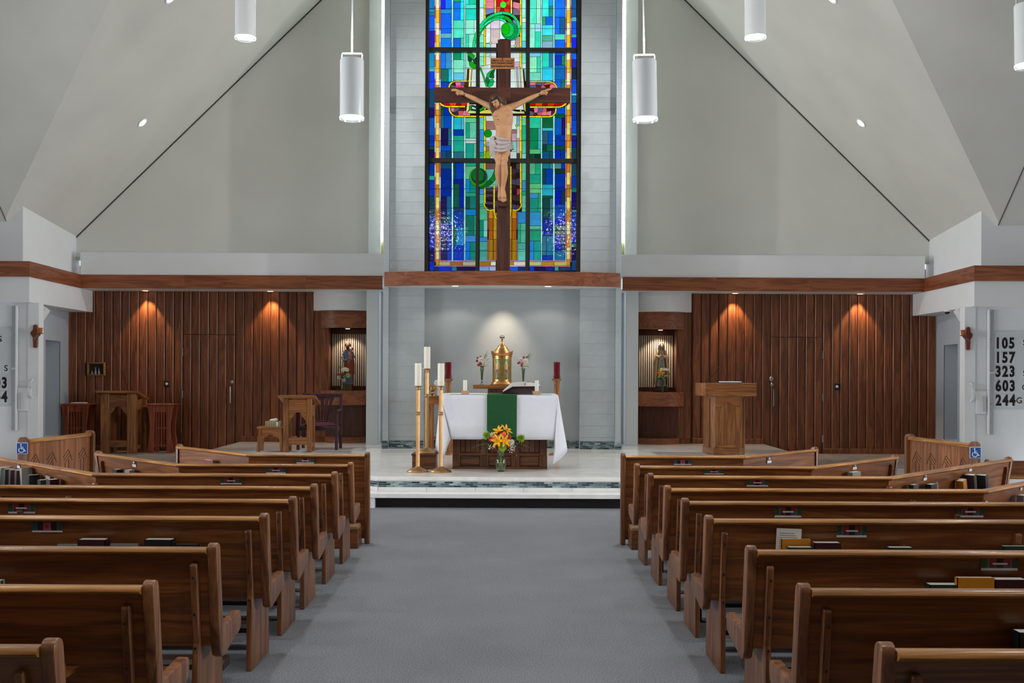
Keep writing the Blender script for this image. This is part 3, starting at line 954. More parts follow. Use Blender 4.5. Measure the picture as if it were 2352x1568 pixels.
colm(1245.5, 1270, [(-84, -30, '38ffe8'), (39, 57, [(.32, '30a870'), (.68, '0868f0')]), (58, 81, '40e8f8'), (82, 94, '50b890'), (95, 113, '88b8d0'), (122, 154, [(.65, '28d8c0'), (.35, '2878a8')]), (155, 185, '28d0f0'), (270, 293, '0c6038'), (294, 300, '40b8c0'), (301, 331, [(.55, '285870'), (.45, '0050b8')]), (332, 347, [(.4, '0c3c38'), (.6, '0c6048')]), (348, 366, [(.68, '08507c'), (.32, '184860')]), (375, 387, [(.68, '087888'), (.32, '387880')]), (388, 423, [(.3, '0c403c'), (.7, '003aa0')]), (424, 449, '20a0b8'), (450, 455, '0c5038'), (456, 501, [(.7, '0c4040'), (.3, '387080')]), (502, 541, '002890'), (542, 586, [(.37, '286880'), (.63, '086890')]), (587, 598, '0030a0')])
rect(1245.5, 1260.5, -29.4, 38.6, '#38ffe8'); rect(1260.5, 1270, -29.4, 14, '#08a0ff'); rect(1260.5, 1270, 14, 38.6, '#089888')
colm(1274.5, 1298, [(-84, -30, '0888ff'), (-29, 39, '0878ff'), (40, 78, [(.48, '0870f8'), (.52, '086098')]), (79, 91, '58e8c8'), (92, 113, '0868f8'), (122, 127, '0060e0'), (128, 149, [(.65, '0030c8'), (.35, '188850')]), (150, 183, '0068b8'), (184, 204, [(.6, '0060e8'), (.4, '107868')]), (246, 261, '0050c8'), (262, 270, '0c5840'), (271, 310, [(.65, '0058b8'), (.35, '181060')]), (311, 334, '0034a0'), (335, 344, '0c4830'), (345, 366, [(.55, '0028b0'), (.45, '003090')]), (375, 387, [(.62, '488888'), (.38, '0038b0')]), (388, 398, '0c342c'), (399, 429, '003098'), (430, 438, '002c90'), (439, 469, [(.62, '0018a8'), (.38, '103048')]), (470, 502, '0044a8'), (503, 516, '0018c0'), (517, 538, [(.65, '184840'), (.35, '184c60')]), (539, 574, [(.65, '001ca0'), (.35, '0c3858')]), (575, 598, '086090')])
colm(1313, 1324, [(-84, -30, '0868c8'), (-29, 39, '0858a0'), (40, 49, '48b8d0'), (50, 78, '0058ff'), (79, 86, '18b0c8'), (87, 113, '1020f0'), (122, 136, '0868ff'), (137, 155, '1028b0'), (156, 181, '102840'), (182, 214, '0050d8'), (215, 219, '78d8e0'), (220, 236, '0868a0'), (237, 276, '0038a8'), (277, 305, '0048d0'), (306, 311, '189080'), (312, 338, '101c88'), (339, 366, '104050'), (375, 404, '104858'), (405, 430, '0038a0'), (431, 441, '107858'), (442, 481, '141060'), (482, 487, '488080'), (488, 530, '0034a0'), (531, 558, '0020a0'), (559, 568, '18604c'), (569, 597, '100848'), (598, 621, '003878')])
# orange and cream border; brighter sky at the top is put into the colours
for xb0, xb1 in ((1001, 1009), (1301.5, 1309.5)):
    k = 0
    y = -62.0
    while y < 606:
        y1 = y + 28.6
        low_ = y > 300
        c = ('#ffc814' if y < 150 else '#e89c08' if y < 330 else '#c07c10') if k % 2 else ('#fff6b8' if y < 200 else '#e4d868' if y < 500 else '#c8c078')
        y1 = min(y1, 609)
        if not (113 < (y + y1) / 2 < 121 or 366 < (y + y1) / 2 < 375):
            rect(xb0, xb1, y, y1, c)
        y = y1
        k += 1
xs = [1009, 1034.5, 1062.5, 1093]
for i, (p, q, c) in enumerate(((1009, 1034, '#a8a070'), (1034, 1063, '#985c20'), (1063, 1094, '#a8a490'), (1101, 1127, '#a06818'), (1127, 1139, '#d8d8c0'), (1169, 1180, '#b07828'), (1180, 1208, '#d4d4bc'), (1216, 1244.5, '#c0b870'), (1244.5, 1273, '#b87c14'), (1273, 1302, '#b8ac50'))):
    rect(p, q, 601, 609.5, c)
for p, q, c in ((998, 1006, '#082858'), (1006, 1038, '#0028c8'), (1038, 1049, '#107090'), (1049, 1094, '#141048'), (1101, 1124, '#7098d0'), (1124, 1139, '#98b0d8'), (1169, 1190, '#1058d8'), (1190, 1208, '#083070'), (1216, 1227, '#0038c8'), (1227, 1252, '#140c48'), (1252, 1274, '#101c80'), (1274, 1283, '#309080'), (1283, 1313, '#0c3058')):
    rect(p, q, 612, 621.5, c)
NRECT = NP[0]
# thin filets, too narrow to pick apart: one part
fil = MB()
FC = ['#e8b0c0', '#d86878', '#e8e4f0', '#a8ece4', '#a8687c', '#b0c0d0', '#78c8d8', '#8878a8']
def filet(x0, x1, y0, y1, ci):
    p, q = gp(x0 + 0.35, y1 - 0.3), gp(x1 - 0.35, y0 + 0.3)
    fil.cur = ci
    fil.box(p.x, q.x, YGL - 0.006, YGL - 0.001, p.z, q.z)
for x0, x1, cyc, step in ((998.2, 1000.8, (2, 1, 2, 1), 28), (1009.3, 1012.3, (1, 2, 5, 1), 28), (1298.3, 1301.2, (1, 0, 1, 5), 28), (1309.8, 1312.6, (0, 1, 5, 1), 28)):
    k = 0
    y = -70
    while y < 600:
        c = cyc[k % 4]
        if y > 430 and c in (0, 2):
            c = 7
        if y > 430 and c == 1:
            c = 4
        filet(x0, x1, y, y + step, c)
        y += step; k += 1
for x0, x1 in ((1037.2, 1041.2), (1065.7, 1069.3), (1242.2, 1245.4), (1270.2, 1274.3)):
    y = -70
    while y < 598:
        filet(x0, x1, y, min(y + 42, 598), 3 if y < 520 else 6)
        y += 42
for p, q, c in ((1009, 1026, 4), (1026, 1056, 7), (1056, 1094, 4), (1101, 1139, 7), (1169, 1208, 7), (1216, 1230, 1), (1230, 1258, 7), (1258, 1298, 4)):
    filet(p, q, 597.5, 601, c)
for p, q, c in ((998, 1030, 7), (1030, 1094, 4), (1101, 1139, 4), (1169, 1208, 0), (1216, 1245, 7), (1245, 1310, 1)):
    filet(p, q, 609.5, 612, c)
fil.build('filet_strips', [gmat(c) for c in FC], win)['kind'] = 'stuff'

# ---- the figured glass: banded cross, book, curling tendrils, leaves
def band(pts, w, col, lay, seg=20, name='banding', taper=None):
    """a leaded ribbon along a pixel path, in segments"""
    P = [Vector(p) for p in pts]
    # resample
    L = [0]
    for a, b in zip(P, P[1:]):
        L.append(L[-1] + (b - a).length)
    def ev(t):
        for i in range(len(P) - 1):
            if t <= L[i + 1] or i == len(P) - 2:
                return P[i] + (P[i + 1] - P[i]) * ((t - L[i]) / max(1e-6, L[i + 1] - L[i]))
    n = max(1, round(L[-1] / seg))
    cols = col if isinstance(col, (list, tuple)) else [col]
    for k in range(n):
        t0, t1 = L[-1] * k / n, L[-1] * (k + 1) / n
        m = max(2, int((t1 - t0) / 5) + 1)
        up, dn = [], []
        for j in range(m + 1):
            t = t0 + (t1 - t0) * j / m
            p = ev(t)
            d = (ev(min(L[-1], t + 0.6)) - ev(max(0, t - 0.6))).normalized()
            nn = Vector((-d.y, d.x))
            ww = (w if not taper else w * (taper[0] + (taper[1] - taper[0]) * t / L[-1])) / 2
            up.append(p + nn * ww); dn.append(p - nn * ww)
        pane_poly([tuple(p) for p in up + dn[::-1]], cols[k % len(cols)], lay, name, 0.35)
def disc(cx, cy, rx, ry, col, lay, n=20, name='roundel'):
    pane_poly([(cx + rx * math.cos(2 * math.pi * i / n), cy + ry * math.sin(2 * math.pi * i / n)) for i in range(n)], col, lay, name, 0.35)
def mosaic(x0, x1, y0, y1, nx, ny, cols, lay, seed):
    rg = random.Random(seed)
    gx = [[x0 + (x1 - x0) * i / nx + (rg.uniform(-.32, .32) * (x1 - x0) / nx if 0 < i < nx else 0) for i in range(nx + 1)] for j in range(ny + 1)]
    gy = [[y0 + (y1 - y0) * j / ny + (rg.uniform(-.3, .3) * (y1 - y0) / ny if 0 < j < ny else 0) for j in range(ny + 1)] for i in range(nx + 1)]
    for i in range(nx):
        for j in range(ny):
            q = [(gx[j][i], gy[i][j]), (gx[j][i + 1], gy[i + 1][j]), (gx[j + 1][i + 1], gy[i + 1][j + 1]), (gx[j + 1][i], gy[i][j + 1])]
            c = cols[(i + j * 2 + rg.randrange(2)) % len(cols)]
            pane_poly(q, c, lay, 'mosaic_pane', 0.3)
YL = ['#ffe81c', '#f0d010']
GEM = ['#301216', '#e87890', '#585a80', '#482830', '#d85468']
GEMD = ['#241014', '#9c3850', '#403c54', '#38282e', '#301a20']
lead2 = lambda pts: pane_poly(pts, '#1a1210', 0, 'lead_ground', 0)
# arms
lead2([(1030, 200), (1040, 186), (1094, 186), (1094, 268), (1040, 268), (1031, 250)])
lead2([(1216, 186), (1268, 187), (1280, 202), (1278, 252), (1268, 268), (1216, 268)])
mosaic(1036, 1080, 189, 203, 4, 2, GEM, 1, 3)
mosaic(1217, 1276, 189, 203, 5, 2, GEM, 1, 5)
mosaic(1036, 1080, 248, 265, 5, 2, GEM, 1, 8)
mosaic(1217, 1274, 248, 265, 6, 2, GEM, 1, 11)
band([(1031, 203), (1033, 195), (1039, 189), (1046, 187)] + [(1092, 187)], 3.6, YL, 2, 18)
band([(1217, 188), (1262, 188), (1270, 190), (1277, 197), (1279, 204)], 3.6, YL, 2, 18)
band([(1032, 247), (1033, 256), (1039, 264), (1047, 267.5), (1111, 268)], 3.6, YL, 2, 15)
band([(1199, 268), (1262, 268.5), (1270, 266), (1276, 259), (1277, 249)], 3.6, YL, 2, 16)
# red band behind the crossbar
pane_poly([(1010, 203), (1094, 203), (1094, 247), (1026, 247), (1012, 238)], '#1a1210', 1, 'lead_ground', 0)
pane_poly([(1216, 203), (1309, 203), (1306, 240), (1294, 247), (1216, 247)], '#1a1210', 1, 'lead_ground', 0)
RED = ['#b00c10', '#f04010', '#8c0810', '#d82410', '#a00810']
for i, (p, q) in enumerate(((1016, 1032), (1032, 1046), (1046, 1058), (1058, 1070))):
    pane_poly([(p, 236), (q + 3, 236), (q, 243.5), (p + 2, 243.5)], RED[i % 5], 2, 'mosaic_pane', 0.3)
for i, (p, q) in enumerate(((1217, 1230), (1230, 1246), (1246, 1258), (1258, 1274), (1274, 1288), (1288, 1303))):
    pane_poly([(p, 236), (q, 236), (q - 1, 243.5), (p - 1, 243.5)], RED[i % 5], 2, 'mosaic_pane', 0.3)
band([(1009, 234), (1013, 240), (1019, 244), (1027, 245.5), (1069, 245.5)], 3.6, YL, 3, 15)
band([(1217, 246.5), (1284, 246.5), (1292, 244.5), (1298, 240), (1303, 234)], 3.6, YL, 3, 20)
# upright of the banded cross
for xx in (1113.6, 1196):
    y = -60
    k = 0
    while y < 466:
        y1 = y + 24.0
        lowc = '#d8c812' if y > 330 else YL[k % 2]
        if not (y < 118 < y1 and False):
            rect(xx - 2, xx + 2, y, y1, lowc, 1, 'banding', 0.35)
        y = y1; k += 1
band([(1111.5, 466), (1113, 474), (1118, 481), (1126, 484), (1133, 482)], 3.6, '#d8c812', 2, 12)
band([(1198, 466), (1197, 474), (1192, 481), (1184, 484), (1177, 482)], 3.6, '#d8c812', 2, 12)
# top: red block between yellow strips, gems at the sides
mosaic(1116, 1135, -60, 45, 1, 8, ['#401c24', '#f088a0', '#7088d0', '#604860', '#e88098'], 0, 21)
mosaic(1178, 1194, -60, 60, 1, 9, ['#f088a0', '#7890d8', '#806888', '#f890a8', '#401c24'], 0, 22)
for xx in (1137.5, 1174.5):
    band([(xx, -60), (xx, 32)], 4, '#f4ec50', 1, 15)
disc(1155.8, 11.5, 7.6, 7.6, '#48f030', 2)
for i in range(9):
    a0, a1 = 2 * math.pi * i / 9, 2 * math.pi * (i + 1) / 9
    def lim(a):
        c, s_ = math.cos(a), math.sin(a)
        k = min(16 / max(1e-6, abs(c)), 22 / max(1e-6, abs(s_)))
        return (1155.8 + c * k, 11.5 + s_ * k)
    pane_poly([(1155.8 + 8 * math.cos(a0), 11.5 + 8 * math.sin(a0)), lim(a0), lim((a0 + a1) / 2), lim(a1), (1155.8 + 8 * math.cos(a1), 11.5 + 8 * math.sin(a1))], ['#d01018', '#f03018', '#b00820', '#e05030', '#c81028'][i % 5], 1, 'mosaic_pane', 0.3)
rect(1140, 1171.5, -60, -11, '#d02018', 0)
for r in ((1116, 1126.5, 46, 99, '#e0f0f4'), (1126.5, 1148, 40, 68, '#e0d0e8'), (1126.5, 1148, 68, 100, '#d4c4c4'), (1116, 1126.5, 100, 113, '#90f0f0'), (1126.5, 1140, 100, 113, '#e4dcec'), (1148, 1161, 44, 90, '#e4f8f6'), (1171, 1183.5, 92, 105, '#e4dcf0'), (1171, 1183.5, 105, 113, '#b0f0f4'), (1183.5, 1194, 84, 113, '#b89890'),
          (1116, 1126.5, 122, 130, '#98f0f0'), (1126.5, 1140, 122, 130, '#e8dff0'), (1116, 1140, 130, 150, '#dcdfec'), (1171, 1194, 122, 142, '#d4e2e4'), (1171, 1194, 142, 154, '#d0a8d0')):
    rect(*r)
disc(1126.5, 99.5, 2.8, 2.8, '#c8e860', 2, 12); disc(1183.5, 105.5, 2.8, 2.8, '#c8e860', 2, 12); disc(1126.5, 130, 2.6, 2.6, '#c0e890', 2, 12)
# book pages
pane_poly([(1102, 154), (1128, 148), (1140, 148), (1140, 203), (1102, 203)], '#d0e6e0', 2)
pane_poly([(1170, 158), (1194, 154), (1201, 203), (1170, 203)], '#cfe4de', 2)
for k in range(5):
    pane_poly([(1182 + k * 4, 155), (1184 + k * 4, 155), (1187.5 + k * 4, 202), (1184.5 + k * 4, 202)], '#aebdb9' if k % 2 else '#e8f4f0', 3, 'page_stripe', 0.2)
pane_poly([(1194, 156), (1199, 158), (1203, 203), (1198, 203)], '#d8d478', 3)
pane_poly([(1200, 160), (1203.5, 160), (1207.5, 203), (1204, 203)], '#3a1a14', 3)
pane_poly([(1073.5, 158), (1077, 158), (1075, 200), (1071, 200)], '#4a2a1c', 2)
pane_poly([(1077.5, 159), (1083.5, 159), (1081, 200), (1076, 200)], '#e4e090', 2)
pane_poly([(1084, 160), (1093.5, 160), (1093.5, 200), (1082, 200)], '#c8dcd6', 2)
pane_poly([(1073, 233), (1078.5, 233), (1077.5, 252), (1071, 260)], '#dcd888', 3)
pane_poly([(1078, 240), (1093.5, 240), (1093.5, 254), (1079, 254)], '#cfe0da', 3)
pane_poly([(1078, 254), (1093.5, 255.5), (1093.5, 261), (1073, 261)], '#d8d88c', 3)
pane_poly([(1102, 257), (1112, 253), (1128, 252), (1140, 254), (1140, 261.5), (1102, 261.5)], '#d4d060', 3)
pane_poly([(1174, 254), (1190, 257), (1203, 256), (1206, 261.5), (1174, 261.5)], '#ccd49c', 3)
pane_poly([(1176, 236), (1201, 236), (1203, 253), (1176, 252)], '#d0e2dc', 3)
pane_poly([(1202, 234), (1207, 234), (1207, 258), (1203.5, 253)], '#c8c848', 3)
pane_poly([(1102, 262), (1208, 262), (1208, 266), (1102, 266)], '#3c1814', 2)
# panels inside the upright below the book
for r in ((1116, 1140, 266, 278, '#c8ded8'), (1116, 1140, 278, 298, '#946c68'), (1116, 1140, 298, 326, '#c0d8d4'), (1116, 1140, 326, 336, '#b090a8'), (1116, 1140, 336, 348, '#946c68'), (1116, 1140, 348, 366, '#c8dcd4'), (1116, 1140, 375, 388.5, '#6a4a48'), (1116, 1142, 388.5, 432, '#58b0a8'),
          (1175, 1186.7, 266, 297, '#c8ddd8'), (1175, 1186.7, 297, 306, '#906c68'), (1175, 1186.7, 306, 325, '#b898a8'), (1175, 1186.7, 325, 348, '#78c8b8'), (1170, 1186.7, 348, 366, '#b8d0c8'), (1186.7, 1194, 266, 288.6, '#60a8d0'), (1186.7, 1194, 288.6, 318, '#c0d0cc'), (1186.7, 1194, 318, 352, '#b8a0a0'), (1186.7, 1194, 352, 366, '#40384c')):
    rect(*r)
disc(1120.8, 307, 8.8, 8.8, '#088c10', 2); disc(1121.5, 355.5, 7, 9.3, '#80a810', 2); disc(1186.7, 288.6, 3, 3, '#98c818', 2, 12); disc(1114, 334, 2.6, 2.6, '#98c818', 3, 12)
mosaic(1116, 1134, 428, 482, 1, 9, GEMD, 0, 31)
mosaic(1134, 1142, 428, 482, 1, 5, GEMD, 0, 35)
mosaic(1175.5, 1194, 376, 482, 2, 9, GEMD, 0, 33)
band([(1135, 424), (1135, 488)], 4, '#d0c41a', 2, 20); band([(1135, 488), (1136, 494), (1140, 503)], 4, '#c8bc14', 2, 12)
band([(1173, 382), (1173, 488)], 4, '#d0c41a', 2, 20); band([(1173, 488), (1172, 494), (1168, 503)], 4, '#c8bc14', 2, 12)
for (p0, p1, cc) in ((1122.5, 1132.5, 0), (1176, 1186, 0)):
    for y0, y1, c in ((484, 501.5, '#b87c0c'), (501.5, 549.5, '#985408'), (549.5, 598, '#987008')):
        rect(p0, p1, y0, y1, c)
for (p0, p1) in ((1133, 1141), (1168, 1175.5)):
    for y0, y1, c in ((488, 549.5, '#a88418'), (549.5, 598, '#946018')):
        rect(p0, p1, y0, y1, c)
for p0, p1 in ((1119.7, 1122.3), (1186.2, 1188.8)):
    for y0, y1, c in ((484, 526, '#7c4450'), (526, 550, '#401c2c'), (550, 598, '#906070')):
        rect(p0, p1, y0, y1, c, 0, 'pane', 0.2)
# upper curling tendril
outer = [(1088, 113), (1089, 98), (1093, 82), (1100, 66), (1110, 52), (1122, 41.5), (1138, 33.5), (1155, 30.5), (1170, 33), (1182, 41), (1190, 53), (1193, 67), (1190, 80), (1182, 89), (1170, 93)]
band(outer, 6.2, ['#18dc88', '#14d070', '#10e890'], 4, 19, 'tendril')
mid = [(1095, 100), (1097, 86), (1104, 71), (1114, 58), (1126, 48), (1140, 41), (1155, 39), (1167, 44), (1176, 55)]
band(mid, 8.0, ['#10c060', '#0cb018', '#08b410'], 3, 26, 'tendril')
inn = [(1101, 74), (1110, 61), (1121, 51.5), (1133, 46), (1146, 44.5), (1157, 48), (1164, 55)]
band(inn, 5.0, ['#20d888', '#30ecb0'], 4, 20, 'tendril')
disc(1171, 72, 19.5, 20.5, '#089850', 5); disc(1166.5, 70, 14.5, 16, '#10c860', 6); disc(1161, 68.5, 10.2, 13, '#08bc0a', 7)
# lower tendril
band([(1102, 428), (1114, 426), (1126, 419), (1135, 408), (1141, 392)], 11, ['#0c5c24', '#106c20'], 3, 26, 'tendril')
disc(1099, 408, 21, 22, '#1c8a10', 4); disc(1100, 405.5, 17.5, 17.5, '#0c3c30', 5); disc(1098, 403.5, 14.5, 14.5, '#0a6428', 6)
# leaves and stem
pane_poly([(1073, 123), (1083, 122), (1091, 129), (1086, 138)], '#18a018', 3, 'leaf'); pane_poly([(1074, 126), (1085, 138), (1079, 143), (1075, 140)], '#0c3c38', 3, 'leaf')
pane_poly([(1077, 144), (1083, 141), (1090, 147), (1093.5, 150), (1093.5, 158), (1086, 158), (1079, 152)], '#10a80c', 3, 'leaf'); pane_poly([(1086, 139), (1093.5, 132), (1093.5, 148), (1089, 146)], '#0c4440', 3, 'leaf')
band([(1103, 156), (1110, 174), (1118, 200)], 3.6, '#28a840', 4, 18, 'stem')
pane_poly([(1138, 159), (1128, 162), (1119, 170), (1116, 180), (1124, 178), (1128, 166)], '#10a860', 4, 'leaf'); pane_poly([(1138, 159), (1134, 170), (1135, 180), (1126, 180), (1124, 178), (1130, 164)], '#086028', 5, 'leaf')
pane_poly([(1116, 180), (1123, 180), (1124, 186), (1119, 200), (1116, 192)], '#087838', 4, 'leaf'); pane_poly([(1125, 183), (1132, 181), (1135, 188), (1132, 197), (1124, 201), (1120, 200)], '#10b060', 4, 'leaf')
band([(1094, 247), (1084, 243), (1078, 247), (1084, 253), (1094, 254)], 4, ['#0c5030', '#20a018'], 4, 14, 'tendril')
band([(1102, 254), (1112, 247), (1124, 240)], 5, ['#18a018', '#107838'], 4, 14, 'tendril')
CAME.build('lead_came', LEAD, win)
print('panes', NRECT, NP[0])
# ================================================================== pews
ROWY = [10.40, 9.29, 8.42, 7.52, 6.77, 5.97, 4.93, 4.05, 3.165]
XE = {-1: -1.34, 1: 1.115}
KINK = {-1: [-2.53, -2.87, -3.26, -3.60, -3.95, -4.30, -4.65, -5.0, -5.35],
        1: [2.32, 2.67, 3.03, 3.38, 3.73, 4.08, 4.43, 4.78, 5.13]}
ANGL = [1.42, 1.65, 2.58, 2.9, 2.4, 1.6, 1.2, 1.2, 1.2]
ORD = ['first', 'second', 'third', 'fourth', 'fifth', 'sixth', 'seventh', 'eighth', 'ninth']
END = [(0.0, 0.858), (0.004, 0.876), (0.016, 0.888), (0.034, 0.892), (0.054, 0.888), (0.068, 0.876), (0.074, 0.856), (0.128, 0.515), (0.137, 0.49), (0.158, 0.478), (0.44, 0.488), (0.462, 0.482), (0.472, 0.465), (0.472, 0.42), (0.462, 0.396), (0.44, 0.384), (0.17, 0.338), (0.13, 0.336), (0.096, 0.350), (0.078, 0.385), (0.066, 0.45)]
ENDF = [(0.0, 0.86), (0.004, 0.878), (0.018, 0.892), (0.04, 0.896), (0.062, 0.890), (0.074, 0.876), (0.078, 0.858), (0.10, 0.0), (0.0, 0.0)]
LEG = [(-0.006, 0.79), (0.0, 0.80), (0.02, 0.802), (0.034, 0.79), (0.085, 0.40), (0.44, 0.40), (0.45, 0.30), (0.475, 0.0), (0.03, 0.0), (0.034, 0.33), (0.046, 0.42)]
RAILP = [(-0.014, 0.848), (-0.022, 0.856), (-0.019, 0.866), (-0.004, 0.872), (0.03, 0.874), (0.052, 0.868), (0.06, 0.856), (0.056, 0.846), (0.03, 0.840), (0.0, 0.841)]
BACKP = [(0.016, 0.845), (0.044, 0.845), (0.104, 0.40), (0.078, 0.40)]
BACKF = [(0.02, 0.845), (0.05, 0.845), (0.06, 0.05), (0.03, 0.05)]
SEATP = [(0.10, 0.425), (0.11, 0.445), (0.43, 0.452), (0.45, 0.444), (0.45, 0.42), (0.43, 0.412), (0.12, 0.405)]
RACKP = [(-0.085, 0.545), (-0.085, 0.60), (-0.073, 0.60), (-0.073, 0.557), (0.045, 0.557), (0.047, 0.545)]
KNEEP = [(-0.30, 0.10), (-0.305, 0.13), (-0.285, 0.15), (-0.19, 0.15), (-0.17, 0.13), (-0.175, 0.10)]
VINYL = plain('kneeler_vinyl', '#8a6a48', 0.5, var=0.08)
SCREW = plain('screw_plug', '#1c1210', 0.6, var=0.0)
def sweep_rings(path, prof):
    """prof (forward, z) carried along a plan path with mitred corners"""
    n = len(path)
    rings = []
    dirs = [(Vector(path[i + 1]) - Vector(path[i])).normalized() for i in range(n - 1)]
    def fwd(d):
        a = Vector((-d.y, d.x))
        return a if a.y > 0 else -a
    for i, p in enumerate(path):
        if i == 0: m = fwd(dirs[0])
        elif i == n - 1: m = fwd(dirs[-1])
        else:
            a, b = fwd(dirs[i - 1]), fwd(dirs[i])
            m = (a + b) / (1 + a.dot(b))
        rings.append([(p[0] + m.x * f, p[1] + m.y * f, z) for f, z in prof])
    return rings
def part(path, prof, s, name, mat, t, **k):
    """straight run and angled run, each with its grain along its own length"""
    rings = sweep_rings(path, prof)
    MB().loft(rings[:2]).build(name, mat, t, **k)
    if len(rings) > 2:
        M = Matrix.Rotation(-s * R(45), 4, 'Z')
        o = MB().loft(rings[1:]).xf(M).build(name, mat, t, **k)
        o.rotation_euler = (0, 0, s * R(45))
def sweep(path, prof):
    return MB().loft(sweep_rings(path, prof))
EMESH = {}
def pew(s, i):
    front = i == 0
    y = ROWY[i]
    side = 'left' if s < 0 else 'right'
    if front:
        lab = 'oak front screen with padded kneeler, %s of the aisle, nearest the altar' % side
    else:
        lab = 'long oak pew %s of the aisle, %s row counting from the altar steps' % (side, ORD[i])
    t = thing('front_screen' if front else 'pew', lab, 'screen' if front else 'pew', (XE[s], y, 0), 0, 'oak pews facing the altar')
    L1 = abs(KINK[s][i] - XE[s])
    L2 = ANGL[i]
    c = math.sqrt(0.5)
    path = [(s * 0.02, 0), (s * L1, 0), (s * (L1 + L2 * c), L2 * c)]
    pin = [(s * 0.045, 0), (s * L1, 0), (s * (L1 + (L2 - 0.025) * c), (L2 - 0.025) * c)]
    prof = ENDF if front else END
    e = MB().prism(prof, 'X', min(0, s * 0.046), max(0, s * 0.046)).build('end_panel', OAKZ, t, bevel=0.008, segs=2, smooth=True, ang=0.7)
    o2 = MB().prism(prof, 'X', min(0, s * 0.046), max(0, s * 0.046)).build('end_panel', OAKZ, t, bevel=0.008, segs=2, smooth=True, ang=0.7)
    o2.rotation_euler = (0, 0, s * R(45))
    o2.location = (s * (L1 + (L2 - 0.023) * c), (L2 - 0.023) * c, 0)
    part(pin, BACKF if front else BACKP, s, 'backrest', OAKX, t)
    part(pin, RAILP, s, 'top_rail', RAIL, t, smooth=True, ang=0.9)
    if not front:
        part(pin, SEATP, s, 'seat', OAKX, t, smooth=True, ang=0.5)
        sweep([(s * 0.30, 0), (s * (L1 - 0.05), 0)], RACKP).build('book_rack', OAKX, t)
        if L2 > 1.5:
            q = [(s * (L1 + 0.25 * c), 0.25 * c), (s * (L1 + (L2 - 0.3) * c), (L2 - 0.3) * c)]
            sweep(q, RACKP).build('book_rack', OAKX, t)
        # legs: a strip up the back, a panel under the seat
        spots = [0.105]
        x = 1.75
        while x < L1 - 0.3:
            spots.append(x); x += 1.6
        def leg(loc, rz):
            g = link('leg', EMESH.setdefault('leg', MB().prism(LEG, 'X', -0.016, 0.016).mesh('leg', bevel=0.004)), None, t)
            g.location = loc; g.rotation_euler = (0, 0, rz)
            for f, z in ((-0.006, 0.735), (0.022, 0.56), (0.036, 0.40)):
                k = link('screw_plug', EMESH.setdefault('plug', MB().lathe([(0.001, 0), (0.007, 0), (0.007, 0.004), (0.001, 0.005)], 8).xf(Matrix.Rotation(R(90), 4, 'X')).mesh('screw_plug')), None, g)
                k.location = (0, f - 0.001, z)
        for x in spots:
            leg((s * x, -0.004, 0), 0)
        leg((s * L1, 0.0, 0), s * R(22))
        leg((s * (L1 + (L2 - 0.12) * c), (L2 - 0.12) * c, 0), s * R(45))
        if i > 0:
            pass
    # kneeler hung behind for the row in the rear
    if front:
        kn = MB().box(min(s * 0.07, s * (L1 - 0.03)), max(s * 0.07, s * (L1 - 0.03)), -0.27, 0.015, 0, 0.17)
        k = kn.build('kneeler', OAKX, t, bevel=0.006)
        MB().box(min(s * 0.07, s * (L1 - 0.03)), max(s * 0.07, s * (L1 - 0.03)), -0.275, -0.04, 0.171, 0.215).build('kneeler_pad', VINYL, k, bevel=0.018, segs=2, smooth=True)
    else:
        kp = [(s * 0.16, 0), (s * (L1 - 0.1), 0)]
        k = sweep(kp, KNEEP).build('kneeler', plain('kneeler_dark', '#2a1c14', 0.5, var=0.1), t, smooth=True)
        for x in (0.2, L1 / 2, L1 - 0.2):
            MB().prism([(-0.29, 0.0), (-0.27, 0.27), (-0.25, 0.27), (-0.235, 0.0)], 'X', s * x - 0.012, s * x + 0.012).build('kneeler_bracket', MATS['kneeler_dark'], k)
    return t
for s in (-1, 1):
    for i in range(9):
        pew(s, i)
EMESH['leg'].materials.append(OAKZ)
EMESH['plug'].materials.append(SCREW)
# ================================================================== sanctuary furniture
# ---- altar
YAL = 14.44
ax0, ax1 = X(1041, YAL), X(1257, YAL)
acx = (ax0 + ax1) / 2
altar = thing('altar', 'dark oak panelled altar table under a white cloth', 'altar', (acx, YAL, Z2))
hw_ = (ax1 - ax0) / 2
B(-hw_ + 0.02, hw_ - 0.02, 0.03, 0.82, 0.0, 0.93).build('body', ALTW, altar)
B(-hw_ - 0.006, hw_ + 0.006, -0.006, 0.85, 0.0, 0.035).build('plinth', ALTX, altar, bevel=0.004)
n3 = 3
xs_ = [-hw_, -hw_ / 3, hw_ / 3, hw_]
for i in range(4):
    c = xs_[i]
    a0, a1 = max(-hw_, c - 0.05 if 0 < i else c), min(hw_, c + 0.05 if i < 3 else c)
    if i == 0: a0, a1 = -hw_, -hw_ + 0.095
    if i == 3: a0, a1 = hw_ - 0.095, hw_
    B(a0, a1, 0.0, 0.04, 0.035, 0.93).build('stile', ALTW, altar, bevel=0.006)
    B(a0 - 0.004, a1 + 0.004, -0.008, 0.03, 0.035, 0.19).build('stile_foot', ALTW, altar, bevel=0.006)
for a, b in zip(xs_, xs_[1:]):
    p, q = a + 0.1 if a == -hw_ else a + 0.055, b - 0.1 if b == hw_ else b - 0.055
    B(p, q, 0.008, 0.04, 0.05, 0.175).build('lower_panel', ALTX, altar, bevel=0.008)
    B(p - 0.01, q + 0.01, 0.004, 0.04, 0.18, 0.225).build('rail', ALTX, altar, bevel=0.005)
    for k in range(4):
        w = (q - p) / 4
        B(p + k * w + 0.002, p + (k + 1) * w - 0.002, 0.014, 0.035, 0.226, 0.92).build('linen_fold', ALTW, altar, bevel=0.006)
tx0, tx1 = X(1012, 14.35) - acx, X(1281, 14.35) - acx
